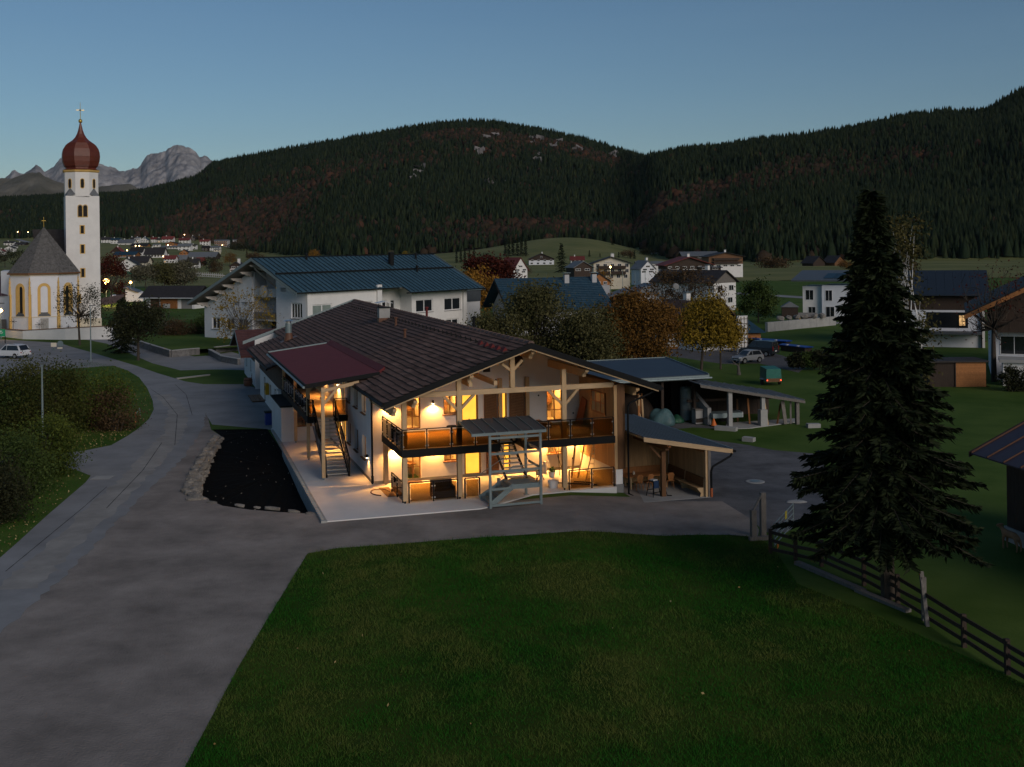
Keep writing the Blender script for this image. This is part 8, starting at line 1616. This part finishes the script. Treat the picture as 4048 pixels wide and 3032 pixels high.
pole_lamp('brightly lit street lamp right of the church tower', (-99.6, 272.8, 0), 5.2, lit=.75, head=0, e=900)
pole_lamp('unlit lamp pole beyond the woodshed', (-102.7, 302, 0), 5.2, (1, 0), head=.6)
lp = A(516, 1121, 296); pole_lamp('small lit lantern beside the lamp pole beyond the woodshed', (lp.x, lp.y, 0), lp.z, lit=.35, head=0)
lp = A(3, 1234, 172); pole_lamp('lit lantern at the left edge before the sacristy', (lp.x, lp.y, 0), lp.z, lit=.28, head=0, e=25)
lp = A(2413, 1058, 300); pole_lamp('lit street lamp in front of the cream guest house', (lp.x, lp.y, -.4), lp.z + .4, (-1, 0), lit=.22, head=.5, e=120)
for px, y0, y1, lb in ((2510, 1100, 1066, 'left unlit pole right of the guest house'), (2530, 1090, 1056, 'middle unlit pole right of the guest house'), (2550, 1095, 1062, 'right unlit pole right of the guest house'), (2461, 1110, 1070, 'unlit pole before the right guest house corner')):
    p = A(px, y1, 285); pole_lamp(lb, (p.x, p.y, -.5), p.z + .5, head=0)
for i, (px, py, lb) in enumerate(((729, 928, 'lone lamp above the village at the forest edge'), (536, 972, 'left lamp at the long orange timber house'), (551, 972, 'right lamp at the long orange timber house'), (664, 969, 'lamp on the orange chalet balcony'), (879, 969, 'lamp at the hotel entrance'), (646, 1014, 'lamp at the reddish brown roofed house'), (70, 917, 'left lamp of the slope road'), (111, 918, 'right lamp of the slope road'), (502, 990, 'lamp above the blue roofed hall'))):
    Yb = min(hit(px, py + 8), 1500) - 6; p = A(px, py, Yb); t = thing('distant_lamp', lb, 'lamp', (p.x, p.y, p.z), 0, 'small lit lamps in the village'); MB().lathe([(.05, -.5), (.55, -.2), (.55, .3), (.05, .6)], 8).build('lamp_globe', 'bulb_far', t); MB().tube((0, 0, -5), (0, 0, -.4), .08, n=5).build('pole', 'galv', t)
Yb = hit(78, 929) - 4; p = A(78, 928.5, Yb); t = thing('distant_car', 'tiny car with red tail lights on the slope road', 'car', tuple(p), 2.4); BOX('body', 'black_steel', t, -2, 2, -.8, .8, .1, .8); BOX('cabin', 'pane', t, -1.2, .8, -.7, .7, .8, 1.4); BOX('tail_light', 'tail', t, -2.05, -1.95, -.8, .8, .5, .8)
# road signs, board, post
def sign(label, px, py0, py1, Y, kind):
    p, q = A(px, py1, Y), A(px, py0, Y); t = thing('road_sign', label, 'road sign', (p.x, p.y, p.z)); h = q.z - p.z; MB().tube((0, .03, -1), (0, .03, h), .04, n=8).build('pole', 'galv', t)
    if kind == 'board': BOX('board', 'cream', t, -.38, .38, -.02, .0, h - .55, h); [BOX('pole_band', mat('green_band', (.02, .15, .06), .5, .1) if k == 0 else bpy.data.materials['green_band'], t, -.045, .045, -.03, .075, h - .9 - k * .3, h - .78 - k * .3) for k in range(4)]
    else: MB().lathe([(.42, 0), (.42, .03)], 20).build('round_sign', 'galv', t, loc=(0, 0, h - .4), rot=(PI / 2, 0, 0)); BOX('plate', 'cream', t, -.42, .3, -.03, .0, h - 1.35, h - .9)
sign('yellowish rectangular sign on a green banded pole at the road fork', 213, 1355, 1408, 150, 'board'); sign('round grey sign with plate seen from behind at the road fork', 239, 1347, 1408, 153, 'round')
gb = thing('green_notice_board', 'green notice board with white scrolls at the left edge', 'notice board', tuple(A(8, 1330, 163).to_2d()) + (0,)); z0, z1 = A(8, 1330, 163).z, A(8, 1301, 163).z
BOX('board', mat('bright_green_board', (.02, .3, .13), .5, .1), gb, -.75, .5, -.05, 0, z0, z1)
for k in range(3): MB().path([(-.3 + .25 * math.sin(i * 1.1 + k * 2) + k * .12, -.06, z1 - .2 - i * .08) for i in range(7)], .025, 5).build('white_scroll', 'white_paint', gb)
for x in (-.7, .45): BOX('leg', 'black_steel', gb, x - .05, x + .05, -.02, .05, -.3, z0)
rp_ = thing('marker_post', 'leaning wooden marker post with metal bracket at the road bend', 'post', tuple(G(536, 1668, 0))); MB().beam((0, 0, -.1), (.0, .05, .75), .1, .08).build('post', 'orange_wood', rp_); MB().path([(.02, -.05, .55), (.12, .6, 1.0), (.14, .7, .35)], .025).build('bracket', 'galv', rp_)
wb_ = thing('white_shed_corner', 'corner of a white flat-roofed shed with black opening at the left edge', 'shed', tuple(G(0, 1726, 0)), .1)  # white shed cut off by the left edge, only its corner built
BOX('wall', 'white_paint', wb_, -4, -.35, 0, 1.8, 0, 1.35); BOX('side_pier', 'white_paint', wb_, .55, 1.1, .0, 1.8, 0, 1.35); BOX('lintel', 'white_paint', wb_, -.349, 1.1, 0.0, 1.8, .95, 1.35); BOX('opening', 'rubber', wb_, -.349, .549, .6, .65, 0, .95); BOX('roof_slab', 'white_metal', wb_, -4, 2.1, -.1, 2.2, 1.352, 1.46)
for i, (px, py, s_, lb) in enumerate(((45, 1640, .35, 'white rock at the shrub edge beside the white shed'), (88, 1634, .3, 'smaller white rock left of the big shrub'))): p = G(px, py, 0); o = obj('boulder', rocks[i], None, p, (0, 0, i), (s_, s_ * .8, s_ * .6)); tag(o, lb, 'rock')
mh = BOX('manhole_cover', 'concrete', None, -.55, .55, -.5, .5, 0, .012, loc=G(405, 1888, -.04)); tag(mh, 'square concrete manhole cover set in the asphalt road edge', 'manhole cover')
# power line
pyl = A(3834, 935, 1000); pt_ = thing('power_pylon', 'slim lattice power pylon at the foot of the dark hill', 'pylon', tuple(pyl)); Hh = A(3834, 826, 1000).z - pyl.z; mb = MB()
for x, y in ((-1, -1), (1, -1), (1, 1), (-1, 1)): mb.tube((x * 1.6, y * 1.6, -4), (x * .3, y * .3, Hh), .16, .1, 4)
for k in range(9):
    z = Hh * k / 9; w = 1.6 - 1.3 * k / 9; z2 = Hh * (k + 1) / 9; w2 = 1.6 - 1.3 * (k + 1) / 9; mb.tube((-w, -w, z), (w2, -w2, z2), .08, n=4).tube((w, w, z), (-w2, w2, z2), .08, n=4)
for z, w in ((Hh * .97, 3), (Hh * .86, 4.2)): mb.tube((-w, 0, z), (w, 0, z), .14, n=4)
mb.build('lattice', 'galv', pt_)
top = pyl + Vector((0, 0, Hh * .95))
for i, (px, py, Y_, off) in enumerate(((3560, 560, 1500, -3), (3620, 520, 1550, 0), (3680, 500, 1560, 3))):
    q = A(px, py, Y_); w_ = [top.lerp(q, k / 8) + Vector((off * (1 - k / 8), 0, -18 * math.sin(PI * k / 8))) for k in range(9)]
    o = MB().path(w_, .12, 4).build('power_line', 'galv'); tag(o, ['leftmost power line climbing the dark right hill', 'middle power line climbing the dark right hill', 'rightmost power line climbing the dark right hill'][i], 'power line', 'power lines on the right hill')
# ================================================================ EVENING AIR
hz = bpy.data.materials.new('evening_haze'); hz.use_nodes = True; hn, hl = hz.node_tree.nodes, hz.node_tree.links
hn.remove(hn['Principled BSDF']); pvn = hn.new('ShaderNodeVolumePrincipled'); pvn.inputs['Color'].default_value = (.75, .88, 1, 1); pvn.inputs['Density'].default_value = 0.000011; pvn.inputs['Anisotropy'].default_value = .2
hl.new(pvn.outputs[0], hn['Material Output'].inputs['Volume'])
MB().box(-9000, 9000, -600, 11500, -40, 1150).build('haze', hz, kind='stuff')
cy.volume_bounces = 0; cy.volume_step_rate = 10
